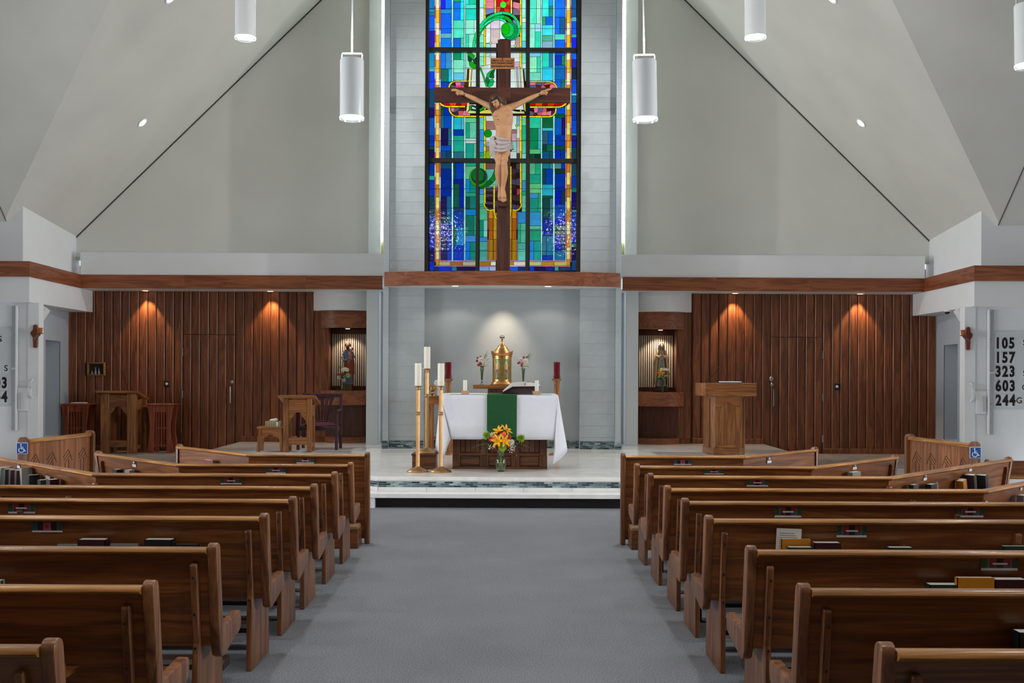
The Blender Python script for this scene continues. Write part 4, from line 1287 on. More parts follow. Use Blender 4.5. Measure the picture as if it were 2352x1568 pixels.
B(tx0, tx1, -0.1, 0.92, 0.93, 1.0).build('table_top', ALTX, altar, bevel=0.006)
ZA = Z2 + 1.0
# ---- altar cloth with falling corners
def drape(corner_side):
    pass
c0 = Vector((acx, YAL, 0))
yf, yb = 14.335, 15.365
xl, xr = X(1011, 14.34), X(1282, 14.34)
zt = ZA + 0.004
zh = at(1150, 1009, yf).z
cl = MB()
NX = 40
cl.grid([[(xl + (xr - xl) * i / NX, yb + (yf - yb) * j / 6, zt) for i in range(NX + 1)] for j in range(7)])
def fx(i):
    return xl + (xr - xl) * i / NX
def wav(u, t):
    return 0.006 * t * math.sin(u * 21) + 0.012 * t * math.sin(u * 7 + 1)
xfl, xfr = X(1036, yf), X(1275, yf)
rows = []
for j in range(13):
    t = j / 12
    r = []
    for i in range(NX + 1):
        u = i / NX
        a = xl + (xfl - xl) * t
        b = xr + (xfr - xr) * t
        r.append((a + (b - a) * u, yf - 0.004 + wav(u, t) - 0.01 * t, zt + (zh - zt) * t))
    rows.append(r)
cl.grid(rows)
def sideflap(xe, xfront, tipx, tipy, outx, outy, sgn):
    C = Vector((xe, yf, zt))
    tip = at(tipx, tipy, yf + 0.03)
    out = at(outx, outy, yf + 0.22)
    Fb = Vector((xfront, yf - 0.014, zh))
    Bk = Vector((xe + sgn * 0.03, yb, zt - 0.45))
    Cb = Vector((xe, yb, zt))
    n = 8
    def tri(a, b, c, bulge):
        rows = []
        for j in range(n + 1):
            t = j / n
            p, q = a + (b - a) * t, a + (c - a) * t
            nn = (b - a).cross(c - a).normalized()
            rows.append([tuple(p + (q - p) * (k / n) + nn * bulge * math.sin(math.pi * k / n) * t) for k in range(n + 1)])
        cl.grid(rows)
    tri(C, Fb, tip, 0.015 * sgn)
    tri(C, tip, out, 0.02 * sgn)
    # long side fall
    rows = []
    for j in range(n + 1):
        t = j / n
        a = C + (out - C) * t
        b = Cb + (Bk - Cb) * t
        rows.append([tuple(a + (b - a) * (k / 10) + Vector((sgn * 0.02 * t * math.sin(k * 1.9), 0, 0))) for k in range(11)])
    cl.grid(rows)
sideflap(xl, xfl, 1019, 1052, 1002, 1030, -1)
sideflap(xr, xfr, 1270, 1066, 1302, 1037, 1)
co = cl.build('altar_cloth', LINEN, smooth=True, ang=0.9, weld=True)
md = co.modifiers.new('thickness', 'SOLIDIFY'); md.thickness = 0.003; md.offset = 1
tag(co, 'white linen cloth with long pointed corners draped over the altar', 'altar cloth')
# green runner
rx0, rx1 = X(1119, yf - 0.02), X(1187.5, yf - 0.02)
gr_ = MB()
prof = [(yb - 0.01, zt + 0.006), (yf + 0.1, zt + 0.006), (yf - 0.012, zt + 0.004), (yf - 0.022, zt - 0.01), (yf - 0.03, zh + 0.02), (yf - 0.032, zh - 0.004)]
gr_.grid([[(rx0 + (rx1 - rx0) * k / 6, p[0] + 0.002 * math.sin(k * 2), p[1]) for k in range(7)] for p in prof])
ro = gr_.build('green_runner', GREENC, smooth=True, ang=0.5)
md = ro.modifiers.new('thickness', 'SOLIDIFY'); md.thickness = 0.005; md.offset = 1
tag(ro, 'long green cloth runner hanging down the middle of the altar front', 'runner')
# narrow green galloon and white corporal on top
ZC = zt + 0.006
o = B(X(1028, 14.9), X(1114, 14.9), 14.7, 15.1, ZC - 0.002, ZC + 0.006).build('corporal', PAPER, bevel=0.002)
tag(o, 'folded white corporal lying on the left of the altar top', 'cloth')
o = B(X(1035, 14.5), X(1268, 14.5), 14.48, 14.56, zt + 0.0032, zt + 0.0052).build('green_ribbon', GREENC)
tag(o, 'thin green ribbon band lying across the front of the altar top', 'ribbon')
# small altar candles in ribbed holders
HOLD = plain('copper_glass', '#c9a184', 0.2, 0.6, var=0.2, vscale=60)
for px, wh in ((1068.5, 'left of the green runner'), (1233, 'at the right end of the altar')):
    x = X(px, 14.47)
    h = thing('candle_holder', 'ribbed copper tea-bowl candle holder ' + wh, 'candle holder', (x, 14.47, ZC + 0.0005), 0, 'small candle holders on the altar')
    rg = []
    for (r, z) in ((0.045, 0), (0.05, 0.004), (0.062, 0.046), (0.064, 0.05), (0.055, 0.05), (0.03, 0.02)):
        rg.append([(r * (1 + (0.04 if k % 2 else -0.04)) * math.cos(2 * math.pi * k / 28), r * (1 + (0.04 if k % 2 else -0.04)) * math.sin(2 * math.pi * k / 28), z) for k in range(28)])
    MB().loft(rg).build('bowl', HOLD, h)
    c = thing('candle', 'short white candle in the copper holder ' + wh, 'candle', (x, 14.47, ZC + 0.024), 0, 'short candles on the altar')
    MB().lathe([(0.001, 0), (0.025, 0), (0.026, 0.005), (0.026, 0.165), (0.022, 0.17), (0.001, 0.166)], 20).build('wax', WAX, c, smooth=True)
    MB().tube([(0, 0, 0.165), (0.002, 0, 0.185)], 0.0015, 5).build('wick', BLACK, c)
# missal on its stand, sloping down to the left
y = 14.6
mx = X(1200, y)
def ml(px, py):
    p = at(px, py, y)
    return (p.x - mx, p.z - ZC - 0.006)
st = thing('missal_stand', 'sloping dark wooden book stand on the right half of the altar', 'book stand', (mx, y, ZC + 0.006))
DKW = wood('stand_dark', '#2a1c1c', '#40302f', '#554443', 'X', 0.4)
bl, tl_, tr_, br = ml(1154, 905), ml(1178, 889), ml(1229, 888), ml(1229, 905)
MB().prism([(bl[0], 0.0), (bl[0], 0.012), tl_, tr_, (br[0], 0.0)], 'Y', 0.01, 0.36).build('body', DKW, st, bevel=0.004)
MB().prism([(bl[0] - 0.012, 0.0), (bl[0] - 0.012, 0.05), (bl[0], 0.05), (bl[0], 0.0)], 'Y', 0.02, 0.35).build('lip', DKW, st, bevel=0.003)
bk = thing('missal', 'open missal with cream pages and red ribbon on the altar stand', 'book', (mx, y, ZC + 0.006))
q0, q1, q2 = (bl[0] + 0.004, 0.016), (tl_[0], tl_[1] + 0.002), (ml(1241, 888)[0], tr_[1] + 0.002)
MB().prism([q0, q1, q2, (q2[0], q2[1] + 0.006), (q1[0] - 0.002, q1[1] + 0.007), (q0[0] - 0.002, q0[1] + 0.007)], 'Y', -0.03, 0.39).build('cover', plain('missal_cover', '#4a1014', 0.5), bk)
g0, g1 = ml(1155, 898), ml(1178, 878)
MB().prism([(q0[0], q0[1] + 0.007), (q1[0], q1[1] + 0.008), (g1[0] - 0.004, g1[1]), (g0[0], g0[1])], 'Y', -0.022, 0.38).build('pages', PAPER, bk, bevel=0.002)
pr = [(q1[0] + 0.001, q1[1] + 0.008), (q2[0] - 0.006, q2[1] + 0.007)]
for k in range(9):
    u_ = k / 8
    pr.append((q2[0] - 0.006 + (g1[0] - 0.002 - q2[0] + 0.006) * u_, q2[1] + 0.012 + 0.048 * math.sin(math.pi * (0.12 + 0.62 * u_))))
MB().prism(pr, 'Y', -0.022, 0.38).build('pages', PAPER, bk, smooth=True, ang=0.5)
rb = ml(1210, 879)
MB().tube([(rb[0] + 0.04, 0.3, rb[1] + 0.012), (rb[0], 0.02, rb[1] + 0.006), (rb[0] - 0.02, -0.026, rb[1] - 0.004), (rb[0] - 0.03, -0.028, rb[1] - 0.03)], 0.004, 5).build('ribbon', plain('ribbon_red', '#a01c18', 0.6), bk)

# ---- tall brass candle stands
def candle_stand(px, y, z, hz, lab, clab):
    x = X(px, y)
    t = thing('candle_stand', lab, 'candle stand', (x, y, z), 0, 'tall brass candle stands left of the altar')
    MB().lathe([(0.001, 0), (0.144, 0), (0.146, 0.008), (0.14, 0.016), (0.11, 0.034), (0.06, 0.055), (0.034, 0.068), (0.026, 0.075), (0.001, 0.075)], 32).build('base', BRASS, t, smooth=True)
    m = MB()
    for k in range(8):
        a = 2 * math.pi * k / 8
        m.tube([(0.017 * math.cos(a), 0.017 * math.sin(a), 0.07), (0.017 * math.cos(a), 0.017 * math.sin(a), hz - 0.05)], 0.0085, 6)
    m.build('shaft', BRASS, t, smooth=True)
    zk = 0.07 + (hz - 0.07) * 0.66
    MB().lathe([(0.02, -0.026), (0.032, -0.022), (0.028, -0.012), (0.036, 0), (0.028, 0.012), (0.032, 0.022), (0.02, 0.026)], 20, (0, 0, zk)).build('knop', BRASS, t, smooth=True)
    MB().lathe([(0.02, -0.06), (0.024, -0.05), (0.019, -0.012), (0.05, -0.004), (0.068, 0.004), (0.066, 0.007), (0.03, 0.002), (0.001, 0.002)], 24, (0, 0, hz)).build('drip_dish', BRASS, t, smooth=True)
    c = thing('pillar_candle', clab, 'candle', (x, y, z + hz + 0.003), 0, 'white pillar candles on the brass stands')
    MB().lathe([(0.001, 0), (0.042, 0), (0.043, 0.004), (0.043, 0.292), (0.038, 0.298), (0.01, 0.292), (0.001, 0.292)], 24).build('wax', WAX, c, smooth=True)
    MB().tube([(0, 0, 0.29), (0.003, 0, 0.312)], 0.002, 5).build('wick', BLACK, c)
candle_stand(960.5, 14.0, Z2, 1.125, 'brass candle stand on the marble, leftmost of the three', 'white pillar candle on the leftmost brass stand')
candle_stand(1013, 14.0, Z2, 1.125, 'brass candle stand on the marble nearest the altar cloth', 'white pillar candle on the brass stand nearest the altar')
bx_ = thing('wooden_box', 'low dark wooden box under the rear candle stand', 'box', (X(977, 14.5), 14.5, Z2))
B(-0.16, 0.16, -0.16, 0.16, 0.0, 0.185).build('body', ALTX, bx_, bevel=0.004)
B(-0.17, 0.17, -0.17, 0.17, 0.186, 0.212).build('lid', ALTX, bx_, bevel=0.005)
candle_stand(981, 14.5, Z2 + 0.212, 1.14, 'brass candle stand raised on the wooden box', 'white pillar candle on the raised rear stand, tallest of three')

# ---- flowers
def petal_mesh(m, c, d, L, wd, curl, col=0, up=(0, 0, 1)):
    d = Vector(d).normalized(); upv = Vector(up)
    sd = d.cross(upv)
    if sd.length < 1e-3: sd = Vector((1, 0, 0))
    sd.normalize(); nn = sd.cross(d).normalized()
    rows = []
    for j in range(5):
        t = j / 4
        w = wd * math.sin(math.pi * min(0.98, 0.12 + 0.86 * t)) ** 0.8
        p = Vector(c) + d * (L * t) + nn * (curl * (t - 1.5 * t * t))
        rows.append([tuple(p - sd * w + nn * w * 0.25), tuple(p - nn * w * 0.1), tuple(p + sd * w + nn * w * 0.25)])
    m.grid(rows)
def lily(par, c, d, col, r=0.06):
    m = MB()
    d = Vector(d).normalized()
    q = d.to_track_quat('Z', 'Y').to_matrix()
    for k in range(6):
        a = 2 * math.pi * k / 6
        v = q @ Vector((math.cos(a), math.sin(a), 0.75 if k % 2 else 0.55))
        petal_mesh(m, c, v, r * 1.25, r * 0.24, r * 0.35, up=d)
    for k in range(4):
        a = 2 * math.pi * k / 4
        v = q @ Vector((0.35 * math.cos(a), 0.35 * math.sin(a), 1))
        m.tube([c, Vector(c) + v * r * 0.8], 0.0018, 4)
    return m.build('lily', col, par, smooth=True)
def rose(par, c, r, col, name='rose'):
    m = MB()
    c = Vector(c)
    rg = random.Random(int(abs(c.x * 1e4 + c.z * 1e5)))
    m.ball(c, (r * 0.62, r * 0.62, r * 0.62), 8, 6)
    for k in range(11):
        a = k * 2.399
        h = -0.55 + k * 0.12
        rr = r * math.sqrt(max(0.1, 1 - h * h * 0.7)) * 0.62
        p = c + Vector((rr * math.cos(a), rr * math.sin(a) , h * r * 0.75))
        q = Matrix.Rotation(a, 3, 'Z') @ Matrix.Rotation(R(70 + rg.uniform(-20, 20)), 3, 'Y')
        m.ball(p, (r * 0.5, r * 0.5, r * 0.14), 8, 5, q)
    return m.build(name, col, par, smooth=True)
def mum(par, c, d, r, col, name='chrysanthemum', n=34, flat=0.6):
    m = MB()
    d = Vector(d).normalized()
    q = d.to_track_quat('Z', 'Y').to_matrix()
    for k in range(n):
        t = (k + 0.5) / n
        z = 1 - t * (1 + flat)
        a = k * 2.399963
        s_ = math.sqrt(max(0, 1 - z * z))
        v = q @ Vector((s_ * math.cos(a), s_ * math.sin(a), z))
        petal_mesh(m, Vector(c) + v * r * 0.15, v, r * 0.9, r * 0.16, r * 0.12, up=d if abs(v.dot(d)) < 0.95 else (1, 0, 0.1))
    m.ball(c, r * 0.35, 8, 5)
    return m.build(name, col, par, smooth=True)
def leaf(par, c, d, L, wd, col=GREENL, name='leaf', curl=0.02):
    m = MB()
    petal_mesh(m, c, d, L, wd, curl)
    return m.build(name, col, par, smooth=True)
def fern(par, c, d, L, col=GREEND, nl=13, wd=0.5):
    m = MB()
    d = Vector(d).normalized()
    sd = d.cross(Vector((0, 0.55, 0.83))).normalized()
    P = []
    for j in range(nl + 1):
        t = j / nl
        p = Vector(c) + d * L * t - Vector((0, 0, 0.25 * L * t * t))
        P.append(p)
        if j > 1:
            w = L * wd * 0.42 * (1 - t * 0.85) * min(1, t * 4)
            for sg in (-1, 1):
                petal_mesh(m, p, sd * sg + d * 0.6, w, w * 0.22 + 0.002, 0.004, up=(0, -0.7, 0.7))
    m.tube(P, 0.002, 4)
    return m.build('fern_frond', col, par, smooth=True)
def sprig(par, c, n, sp, col, r=0.004, name='filler_sprig', seed=1):
    m = MB()
    rg = random.Random(seed)
    for k in range(n):
        p = Vector(c) + Vector((rg.gauss(0, sp), rg.gauss(0, sp * 0.5), rg.gauss(0, sp)))
        m.ball(p, r * rg.uniform(0.7, 1.3), 6, 4)
    return m.build(name, col, par)
YEL = plain('petal_yellow', '#f2b40a', 0.5, var=0.12, vscale=40)
ORG = plain('petal_orange', '#e8592c', 0.5, var=0.15, vscale=40)
REDP = plain('petal_red', '#a01f24', 0.5, var=0.2, vscale=40)
CRIM = plain('petal_crimson', '#8a1030', 0.5, var=0.2, vscale=40)
CRIM2 = plain('petal_magenta', '#b02048', 0.5, var=0.2, vscale=40)
WHT = plain('petal_white', '#e8e6da', 0.6, var=0.05, vscale=40)
LIME = plain('petal_lime', '#93b02c', 0.55, var=0.15, vscale=40)
CREAM = plain('petal_cream', '#ddd6a0', 0.55, var=0.08, vscale=40)
WATER = glass('vase_water', '#c4d2a8', 0.0, 1.33)
STEMG = plain('stem_green', '#7d9a50', 0.5, var=0.1)
def vase_of(name, lab, prof, loc, wall=0.006, water=None, mat=WATERG):
    t = thing(name, lab, 'vase', loc)
    inner = [(max(0.002, r - wall), max(wall, z)) for r, z in prof if z >= 0]
    full = prof + [(max(0.002, r - wall), z if z > wall else wall) for r, z in reversed(prof)]
    MB().lathe(full, 24).build('glass_body', mat, t, smooth=True, ang=1.0)
    return t
# big bouquet in front of the altar
YV = 14.13
vx = X(1151.5, YV)
vprof = [(0.002, 0.0), (0.045, 0.0), (0.05, 0.01), (0.056, 0.03), (0.075, 0.10), (0.081, 0.14), (0.078, 0.165), (0.062, 0.195), (0.044, 0.21), (0.042, 0.225), (0.052, 0.255), (0.06, 0.285)]
vt = vase_of('glass_vase', 'bulbous clear glass vase on the marble before the altar', vprof, (vx, YV, Z2))
bq = thing('flower_bouquet', 'mixed bouquet of yellow lilies, orange and red roses in front of altar', 'bouquet', (vx, YV, Z2))
def bp(px, py, dy=0.0):
    p = at(px, py, YV + dy)
    return (p.x - vx, dy, p.z - Z2)
st_ = MB()
rg = random.Random(4)
for k in range(14):
    a = k * 2.4
    st_.tube([(0.035 * math.cos(a), 0.035 * math.sin(a), 0.02), (0.012 * math.cos(a + 2), 0.012 * math.sin(a + 2), 0.2), (0.06 * math.cos(a + 2.4), 0.05 * math.sin(a + 2.4), 0.34)], 0.0045, 5)
st_.build('stems', STEMG, bq, smooth=True)
lily(bq, bp(1147, 992, -0.05), (-0.5, -0.5, 0.75), YEL, 0.085)
lily(bq, bp(1160, 990, -0.03), (0.7, -0.5, 0.75), YEL, 0.085)
lily(bq, bp(1145, 1013, -0.12), (-0.4, -1, 0.35), YEL, 0.09)
lily(bq, bp(1157, 1013, -0.12), (0.6, -1, 0.3), YEL, 0.085)
rose(bq, bp(1156, 999, -0.09), 0.056, ORG); rose(bq, bp(1137, 1004, -0.08), 0.046, ORG)
rose(bq, bp(1128, 1010, -0.06), 0.045, REDP); rose(bq, bp(1169, 1005, -0.07), 0.04, REDP); rose(bq, bp(1143, 996, -0.06), 0.03, CRIM); rose(bq, bp(1163, 1008, -0.05), 0.03, REDP)
rose(bq, bp(1166, 1024, -0.09), 0.042, CRIM); rose(bq, bp(1140, 1030, -0.08), 0.03, CRIM); rose(bq, bp(1145, 1025, -0.04), 0.028, REDP); rose(bq, bp(1137, 1013, -0.04), 0.03, REDP)
mum(bq, bp(1118, 1000, -0.03), (-0.7, -0.5, 0.7), 0.062, LIME, n=44); mum(bq, bp(1196, 1006, -0.03), (0.8, -0.4, 0.5), 0.066, LIME, n=44); mum(bq, bp(1154, 1026, -0.13), (0, -1, 0.3), 0.062, LIME, n=44); mum(bq, bp(1166, 998, 0.0), (0.5, -0.5, 0.7), 0.04, LIME)
mum(bq, bp(1132, 1000, -0.04), (-0.3, -0.8, 0.6), 0.048, WHT, 'carnation', 44); mum(bq, bp(1175, 1015, -0.06), (0.5, -0.8, 0.4), 0.042, WHT, 'carnation', 44); mum(bq, bp(1170, 1020, -0.08), (0.2, -1, 0.2), 0.036, WHT, 'carnation'); mum(bq, bp(1146, 1003, -0.08), (0, -1, 0.3), 0.03, WHT, 'carnation')
for (fx_, fy_, d_, L_) in ((1138, 1016, (-1, -0.15, 0.02), 0.31), (1134, 1012, (-1, 0.1, 0.2), 0.24), (1136, 1022, (-1, -0.2, -0.15), 0.2), (1166, 1010, (1, 0.0, 0.1), 0.30), (1166, 1014, (1, -0.1, -0.02), 0.31), (1170, 1018, (1, -0.15, -0.2), 0.2)):
    fern(bq, bp(fx_, fy_, 0.0), d_, L_, plain('fern_olive', '#4f6a34', 0.55, var=0.2, vscale=30), nl=16, wd=0.62)
for k in range(22):
    a = k * 2.4
    rr = 8 + 12 * (k % 3) / 2
    leaf(bq, bp(1152 + rr * math.cos(a), 1014 - 12 * math.sin(a), 0.02), (math.cos(a), -0.6 + 0.3 * math.sin(a), 0.25 + 0.5 * math.sin(a)), 0.13, 0.03)
sprig(bq, bp(1177, 1029, -0.08), 60, 0.026, WHT, 0.0048, seed=3); sprig(bq, bp(1125, 1027, -0.05), 30, 0.02, WHT, 0.0045, seed=4); sprig(bq, bp(1135, 1026, -0.08), 18, 0.014, WHT, 0.0045, seed=5)

# ---- tabernacle on its stand
YT = 17.65
ZS = at(1153, 883.5, YT).z
ts = thing('tabernacle_stand', 'wooden pedestal with a wide shelf against the alcove wall', 'stand', (X(1153, YT), YT, Z2))
B(-0.47, 0.47, -0.25, 0.25, ZS - Z2 - 0.062, ZS - Z2).build('shelf', LECTX, ts, bevel=0.004)
B(-0.23, 0.23, -0.2, 0.2, 0.06, ZS - Z2 - 0.063).build('pedestal', ALTW, ts, bevel=0.006)
B(-0.27, 0.27, -0.22, 0.22, 0, 0.06).build('plinth', ALTX, ts, bevel=0.006)
u = YT / F
tb_ = thing('tabernacle', 'round bronze tabernacle with domed roof and enamelled doors', 'tabernacle', (X(1153, YT), YT - 0.02, ZS))
MB().lathe([(0.001, 0), (0.188, 0), (0.192, 0.012), (0.18, 0.028), (0.168, 0.05), (0.16, 0.06), (0.001, 0.06)], 40).build('base', COPPER, tb_, smooth=True)
MB().lathe([(0.001, 0.058), (0.158, 0.058), (0.158, 0.45), (0.168, 0.455), (0.168, 0.475), (0.16, 0.48), (0.176, 0.50), (0.18, 0.535), (0.17, 0.54), (0.001, 0.54)], 40).build('drum', COPPER, tb_, smooth=True)
MB().lathe([(0.001, 0.538), (0.15, 0.54), (0.12, 0.575), (0.10, 0.60), (0.088, 0.602), (0.084, 0.615), (0.07, 0.64), (0.05, 0.655), (0.034, 0.67), (0.022, 0.70), (0.018, 0.715), (0.022, 0.722), (0.012, 0.735), (0.001, 0.737)], 40).build('dome', COPPER, tb_, smooth=True, ang=0.5)
cr = MB()
for k in range(22):
    a = 2 * math.pi * k / 22
    c, s_ = math.cos(a), math.sin(a)
    pt = [(-0.022, 0.53), (0.022, 0.53), (0.02, 0.553), (0.01, 0.548), (0.0, 0.566), (-0.01, 0.548), (-0.02, 0.553)]
    vs = [(0.181 * c - p[0] * s_, 0.181 * s_ + p[0] * c, p[1]) for p in pt] + [(0.174 * c - p[0] * s_, 0.174 * s_ + p[0] * c, p[1]) for p in pt]
    cr.add(vs, [tuple(range(7)), tuple(range(13, 6, -1))] + [(i, (i + 1) % 7, 7 + (i + 1) % 7, 7 + i) for i in range(7)])
cr.build('crest', COPPER, tb_)
MB().ball((0, -0.17, 0.465), 0.013, 10, 7).build('enamel_gem', plain('gem_red', '#8c2430', 0.15), tb_, smooth=True)
# doors with enamel windows
def wrapped(poly, rad, th, c_ang):
    """a small flat shape bent round the drum, x measured along the arc"""
    vs = []
    for rr in (rad, rad + th):
        for x, z in poly:
            a = -math.pi / 2 + c_ang + x / rad
            vs.append((rr * math.cos(a), rr * math.sin(a), z))
    n = len(poly)
    return vs, [tuple(range(n - 1, -1, -1)), tuple(range(n, 2 * n))] + [(i, (i + 1) % n, n + (i + 1) % n, n + i) for i in range(n)]
ENAM = {n: plain('enamel_' + n, c, 0.2, var=0.1, vscale=60) for n, c in (('green', '#6a7f3a'), ('gold', '#c8b060'), ('amber', '#d88a18'), ('red', '#9c4424'), ('bright', '#6aa840'))}
def poly_ell(cx, cz, rx, rz, n=16):
    return [(cx + rx * math.cos(2 * math.pi * k / n), cz + rz * math.sin(2 * math.pi * k / n)) for k in range(n)]
for sg in (-1, 1):
    cang = sg * 0.45
    def strip(x0, x1, z0, z1, n=5):
        return [(x0 + (x1 - x0) * k / n, z0) for k in range(n + 1)] + [(x1 - (x1 - x0) * k / n, z1) for k in range(n + 1)]
    m = MB(); m.add(*wrapped(strip(-0.066, 0.066, 0.07, 0.445), 0.158, 0.003, cang)); dr = m.build('door', COPPER, tb_)
    for nm_, pl in (('green', strip(-0.05, 0.05, 0.09, 0.43)),):
        m = MB(); m.add(*wrapped(pl, 0.1612, 0.001, cang)); m.build('enamel_ground', ENAM[nm_], dr)
    for nm_, pl in (('gold', [(-0.028, 0.26), (0.028, 0.26), (0.028, 0.33), (0.022, 0.36), (0.0, 0.415), (-0.022, 0.36), (-0.028, 0.33)]), ('amber', strip(-0.018, 0.018, 0.25, 0.345)), ('red', poly_ell(0, 0.205, 0.03, 0.05)), ('gold', strip(-0.036, -0.03, 0.1, 0.25)), ('gold', strip(0.03, 0.036, 0.1, 0.25)), ('bright', poly_ell(0, 0.135, 0.022, 0.012)), ('red', poly_ell(0, 0.105, 0.024, 0.013)), ('bright', poly_ell(-0.034, 0.39, 0.008, 0.03)), ('bright', poly_ell(0.034, 0.39, 0.008, 0.03)), ('bright', poly_ell(-0.036, 0.32, 0.007, 0.035)), ('bright', poly_ell(0.036, 0.32, 0.007, 0.035))):
        m = MB(); m.add(*wrapped(pl, 0.1624, 0.001, cang)); m.build('enamel_motif', ENAM[nm_], dr)
# finial: angel with raised wings
fi = MB()
fi.lathe([(0.001, 0.735), (0.012, 0.735), (0.016, 0.75), (0.008, 0.775), (0.006, 0.80), (0.001, 0.81)], 12)
fi.ball((0, 0, 0.815), 0.009, 8, 6)
for sg in (-1, 1):
    for k, (dx, dz) in enumerate(((0.03, 0.05), (0.038, 0.03), (0.04, 0.005), (0.036, -0.015))):
        fi.tube([(sg * 0.006, 0, 0.782), (sg * (0.01 + dx * 0.6), 0, 0.775 + dz * 0.2), (sg * dx, 0, 0.775 + dz)], [0.006, 0.006, 0.002], 6)
fi.build('finial', plain('finial_bronze', '#8a6a48', 0.35, 0.9), tb_, smooth=True)
# bud vases beside it
def bud_vase(px, lab, blab, kind):
    x = X(px, YT - 0.1)
    vp = [(0.002, 0), (0.036, 0.0), (0.037, 0.006), (0.02, 0.02), (0.018, 0.05), (0.022, 0.14), (0.03, 0.22), (0.037, 0.275)]
    vase_of('bud_vase', lab, vp, (x, YT - 0.1, ZS), 0.004, mat=VGLASS)
    b = thing('flower_posy', blab, 'bouquet', (x, YT - 0.1, ZS))
    m = MB()
    for k in range(6):
        a = k * 1.05
        m.tube([(0.008 * math.cos(a), 0.008 * math.sin(a), 0.03), (0.012 * math.cos(a + 1), 0.012 * math.sin(a + 1), 0.2), (0.03 * math.cos(a + 1), 0.03 * math.sin(a + 1), 0.32)], 0.004, 5)
    m.build('stems', plain('stem_dark', '#4a6a30', 0.5), b, smooth=True)
    def q(ax, ay, dy=-0.02):
        p = at(ax, ay, YT - 0.1 + dy)
        return (p.x - x, dy, p.z - ZS)
    if kind == 0:
        mum(b, q(1106, 826), (0, -1, 0.7), 0.05, WHT, 'carnation', flat=0.2)
        rose(b, q(1103, 835, -0.05), 0.034, REDP); rose(b, q(1099, 838, -0.04), 0.026, REDP); mum(b, q(1111, 838, -0.05), (0.3, -1, 0), 0.03, CREAM, 'carnation')
        mum(b, q(1096, 829, 0), (-1, -0.6, 0.5), 0.028, CRIM2); mum(b, q(1104, 820, 0.02), (-0.4, -0.3, 1), 0.028, CRIM2); mum(b, q(1097, 822, 0.02), (-0.8, -0.3, 0.8), 0.024, CRIM2)
        base = q(1112, 836, 0)
        for ex, ey in ((1118, 808), (1115, 815), (1120, 813), (1121, 825), (1113, 818), (1122, 832), (1119, 838)):
            e = Vector(q(ex, ey, 0.0)); d = e - Vector(base)
            leaf(b, Vector(base) + d * 0.6, d, d.length * 0.4 + 0.03, 0.016, plain('leaf_bright', '#7d9a28', 0.5, var=0.2, vscale=30))
        m = MB(); m.tube([base, q(1116, 820, 0), q(1117, 808, 0)], 0.0025, 5); m.build('sprig_stem', STEMG, b)
    else:
        mum(b, q(1196, 827), (-0.3, -1, 0.6), 0.045, WHT, 'carnation', flat=0.2); mum(b, q(1208, 829), (0.4, -1, 0.5), 0.045, WHT, 'carnation', flat=0.2)
        rose(b, q(1193, 833, -0.05), 0.026, CRIM2); rose(b, q(1200, 834, -0.05), 0.024, plain('petal_rose', '#b86468', 0.5)); rose(b, q(1198, 838, -0.05), 0.02, REDP); rose(b, q(1190, 834, -0.03), 0.02, REDP)
        mum(b, q(1204, 841, -0.06), (0.1, -1, 0), 0.034, CREAM, 'carnation')
        mum(b, q(1203, 821, 0.02), (0, -0.3, 1), 0.028, CRIM2); rose(b, q(1210, 820, 0), 0.022, plain('petal_scarlet', '#c23628', 0.5))
        base = q(1209, 836, 0)
        for ex, ey in ((1217, 811), (1214, 814), (1220, 816), (1217, 826), (1213, 842), (1214, 819)):
            e = Vector(q(ex, ey, 0.0)); d = e - Vector(base)
            leaf(b, Vector(base) + d * 0.6, d, d.length * 0.4 + 0.03, 0.015, GREENL)
        m = MB(); m.tube([base, q(1214, 824, 0), q(1217, 812, 0)], 0.0025, 5); m.tube([q(1200, 838), q(1190, 828), q(1183, 819)], 0.0018, 5); m.build('sprig_stem', STEMG, b)
    for k in range(6):
        a = k * 1.05
        leaf(b, (0.01, -0.01, 0.28), (math.cos(a), math.sin(a) - 0.3, 0.5), 0.09, 0.016, GREEND)
bud_vase(1107, 'slim glass bud vase left of the tabernacle', 'red, crimson and white posy left of the tabernacle', 0)
bud_vase(1202, 'slim glass bud vase right of the tabernacle', 'white and pink carnation posy right of the tabernacle', 1)

